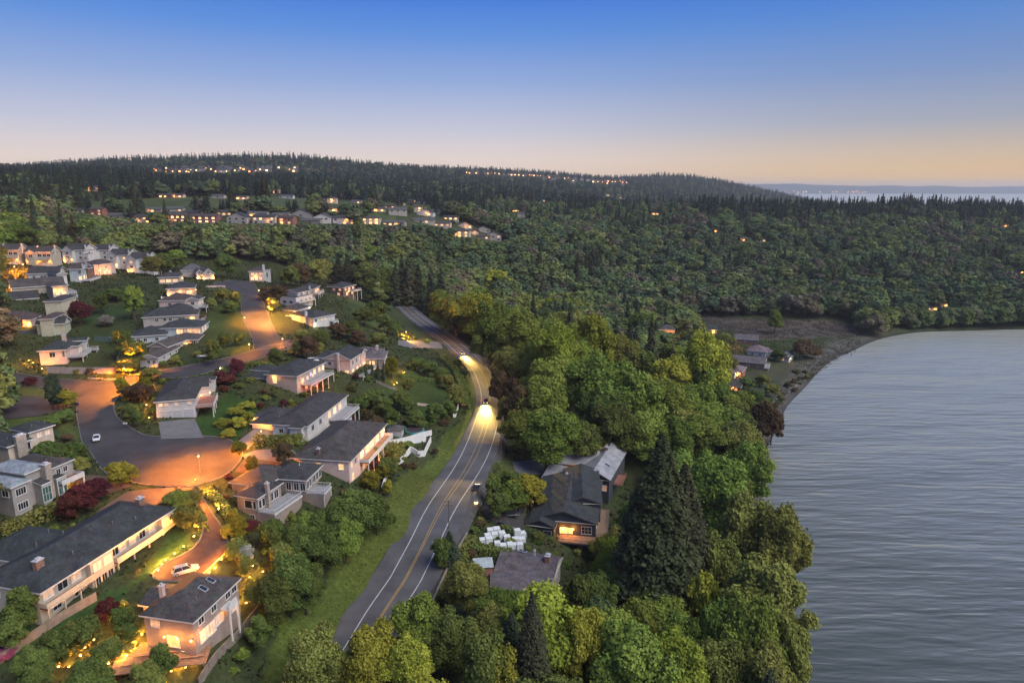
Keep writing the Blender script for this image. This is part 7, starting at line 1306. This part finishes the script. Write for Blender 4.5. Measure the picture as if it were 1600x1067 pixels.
# ------------------------------------------------------------------ hedges and garden shrubs
def bush(x, y, r, h, tint, what=None, z=None):
    what = what or f'{"low" if h < 1.3 else "rounded"} {COLW[tint]} garden shrub'; t = link('shrub', rnd.choice(BUSH), None, (x, y, (tz(x,y) if z is None else z)-.15)); t.scale = (r, r*rnd.uniform(.8,1.2), h); t.rotation_euler = (0,0,rnd.uniform(0,6.28)); t.material_slots[0].link = 'OBJECT'; t.material_slots[0].material = LM[tint]; tag(t, what, 'shrub', 'garden shrubs'); PLANTS.append((t, what, x, y))
def hedge(label, pts, w, h, tint, dens=26):
    P = spline([ground(*p) for p in pts], 1.0); Q = []; Nn = []
    for a, b in zip(P[:-1], P[1:]):
        d = (b-a)[:2]; l = np.linalg.norm(d)+1e-9; d /= l; nn = np.array((d[1],-d[0])); k = int(dens*l*(w+2*h)/3)
        s = rg.random(k); u = rg.uniform(-1,1,k); c = np.stack([a[0]+(b-a)[0]*s, a[1]+(b-a)[1]*s],1); z = terrain(c[:,0], c[:,1]); up = rg.random(k) < w/(w+2*h)
        off = np.where(up, u*w/2, np.sign(u)*w/2)*rg.uniform(.85,1.1,k); zz = np.where(up, h*rg.uniform(.92,1.1,k), h*rg.random(k)); Q.append(np.stack([c[:,0]+nn[0]*off, c[:,1]+nn[1]*off, z+zz],1)); Nn.append(np.stack([nn[0]*np.sign(off)*(~up), nn[1]*np.sign(off)*(~up), up*1.0+.2],1)+rg.normal(size=(k,3))*.45)
    Q = np.concatenate(Q); Nn = np.concatenate(Nn); o0 = P[len(P)//2]; V, F = leaves(Q-o0, Nn, rg.uniform(.14,.36,len(Q)), rg); tag(link('hedge', TL('hedge', V, F, np.repeat(rg.random(len(Q)),4), LM[tint]), None, tuple(o0)), label, 'hedge')
hedge('tall clipped dark hedge between the lamp lit garage and the glowing balcony house', [(398,694),(430,696),(473,692)], 2.4, 2.6, 'olive')
hedge('long olive hedge before the bluish roofed house', [(0,842),(50,820),(95,800),(120,785)], 3.0, 2.4, 'olive'); hedge('low dark hedge beside the round bush on the junction street', [(393,573),(410,574),(428,573)], 2.4, 1.8, 'deep')
hedge('dark hedge across the terraced lawn', [(622,590),(650,594),(685,598)], 2.2, 1.6, 'deep'); hedge('overgrown hedge along the inland edge of the highway', [(690,560),(712,582),(722,605),(727,640)], 3.4, 1.8, 'olive'); hedge('dark hedge in the beach hamlet', [(1152,590),(1168,597),(1186,606)], 3.0, 1.6, 'deep')
hedge('dark green hedge screening the white pallet boxes', [(738,862),(770,868),(800,872)], 2.4, 2.0, 'deep'); hedge('hedge following the outer edge of the brick drive', [(322,770),(340,785),(356,808),(368,835),(372,862)], 2.2, 1.5, 'olive'); hedge('flower hedge below the long veranda', [(300,795),(316,815),(318,832)], 1.8, 1.2, 'olive')
hedge('roadside hedge above the plum roofed house', [(690,945),(708,905),(726,868),(738,845)], 3.0, 1.6, 'olive'); hedge('clipped hedge in front of the timber shoulder fence', [(766,765),(772,745),(778,730)], 2.6, 2.0, 'deep')
# mounded yellow-green bank on the lawn of the white garage house
for (x, y, w, hh) in ((352,668,36,2.4),(368,652,36,2.6),(384,640,30,2.4),(372,668,30,2.6),(358,682,30,2.0),(390,655,24,2.0)): g = ground(x, y); bush(g[0], g[1], w*.5*to_px(*g)[2]/FPX, hh*1.3, 'yellow', 'mounded yellow-green shrub on the lawn bank')
for (x, y) in ((10,1022),(18,1018),(4,1030)): g = ground(x, y); bush(g[0], g[1], 1.6, 1.4, 'pink', 'pink flowering shrub by the pale fence')
# scattered shrubs in the gardens, clear of pavings, houses and lawns
def scatter(poly, step, count, tints, rr, hh):
    P = np.array(poly); x, y = poisson((P[:,0].min(), P[:,0].max()), (P[:,1].min(), P[:,1].max()), step, rg); k = inpoly(x, y, poly) & (np.abs(x) < y*.78)
    for nm, p, mt in PADW: k &= ~inpoly(x, y, p) & (pathdist(x, y, list(p)+[p[0]]) > 1.6)
    for p, c in LAWNW: k &= ~inpoly(x, y, p)
    k &= pathdist(x, y, HWY) > 10
    for f in FOOT:
        c = f.mean(0); g = (f-c); g = c+g*(1+2.2/(np.hypot(*g.T)[:,None]+1e-6)); k &= ~inpoly(x, y, g)
    x, y = x[k], y[k]; i = np.argsort(np.hypot(x, y))[:count] if len(x) > count*1.6 else np.arange(min(len(x), count))
    z = terrain(x, y)
    for j in i: r = rnd.uniform(*rr); bush(x[j], y[j], r, r*rnd.uniform(*hh), rnd.choice(tints), None, z[j])
scatter(HOOD, 6.0, 185, ['deep','deep','deep','olive','green','brown','red','blue'], (.9,2.2), (.9,1.5)); scatter(EAST, 5.0, 45, ['deep','deep','olive','brown'], (.9,2.0), (.9,1.4)); scatter(BEACH, 6.0, 55, ['olive','deep','deep','brown'], (1.0,2.8), (.8,1.4))
relabel()
# undergrowth: loose leaf clumps over rough ground
def undergrowth(name, poly, per, size, cols, label, lawn=False):
    P = np.array(poly); a = (np.ptp(P[:,0])*np.ptp(P[:,1])); k = int(a*per); x = rg.uniform(P[:,0].min(), P[:,0].max(), k); y = rg.uniform(P[:,1].min(), P[:,1].max(), k); m = inpoly(x, y, poly) & (rg.random(k) < (.25+.75*(vnoise(x, y, 5, 31) > .45)))
    for nm, p, mt in PADW: m &= ~inpoly(x, y, p)
    if not lawn:
        for p, c in LAWNW: m &= ~inpoly(x, y, p)
    m &= pathdist(x, y, HWY) > 8.2
    for f in FOOT: m &= ~inpoly(x, y, f)
    x, y = x[m], y[m]; z = terrain(x, y); n = len(x); s = rg.uniform(.5,1.3,n)*size; V, F = leaves(np.stack([x,y,z+s*.55],1), rg.normal(size=(n,3))*.7+np.array((0,0,.6)), s, rg); C = np.array(cols)[rg.integers(len(cols), size=n)]*rg.uniform(.6,1.4,(n,1)); C = np.repeat(C,4,0)
    o = link(name, npmesh(name, V, F, FORM, {'colour': ('FLOAT_COLOR', np.concatenate([C, np.ones((len(C),1))], 1))})); o['label'] = label; kind(o, 'stuff')
undergrowth('ground_cover', HOOD, .9, .42, [(.030,.050,.016),(.044,.058,.018),(.050,.046,.024),(.026,.040,.018)], 'low dark planting between the hill gardens'); undergrowth('rough_grass', LAWNW[0][0], 4.5, .15, [(.072,.100,.020),(.090,.112,.024),(.080,.098,.024),(.066,.096,.020)], 'rough grass of the roadside verge', True)
undergrowth('bluff_cover', EAST, 1.2, .36, [(.030,.050,.016),(.050,.056,.020),(.060,.050,.028)], 'low planting round the seaward houses'); undergrowth('shore_scrub', BEACH, 1.5, .30, [(.045,.058,.024),(.058,.060,.030),(.034,.048,.020)], 'scrub of the beach hamlet')
undergrowth('marsh_reeds', LAWNW[16][0], 3.0, .30, [(.105,.085,.072),(.085,.072,.058),(.08,.082,.05)], 'brownish reeds of the lagoon marsh', True)
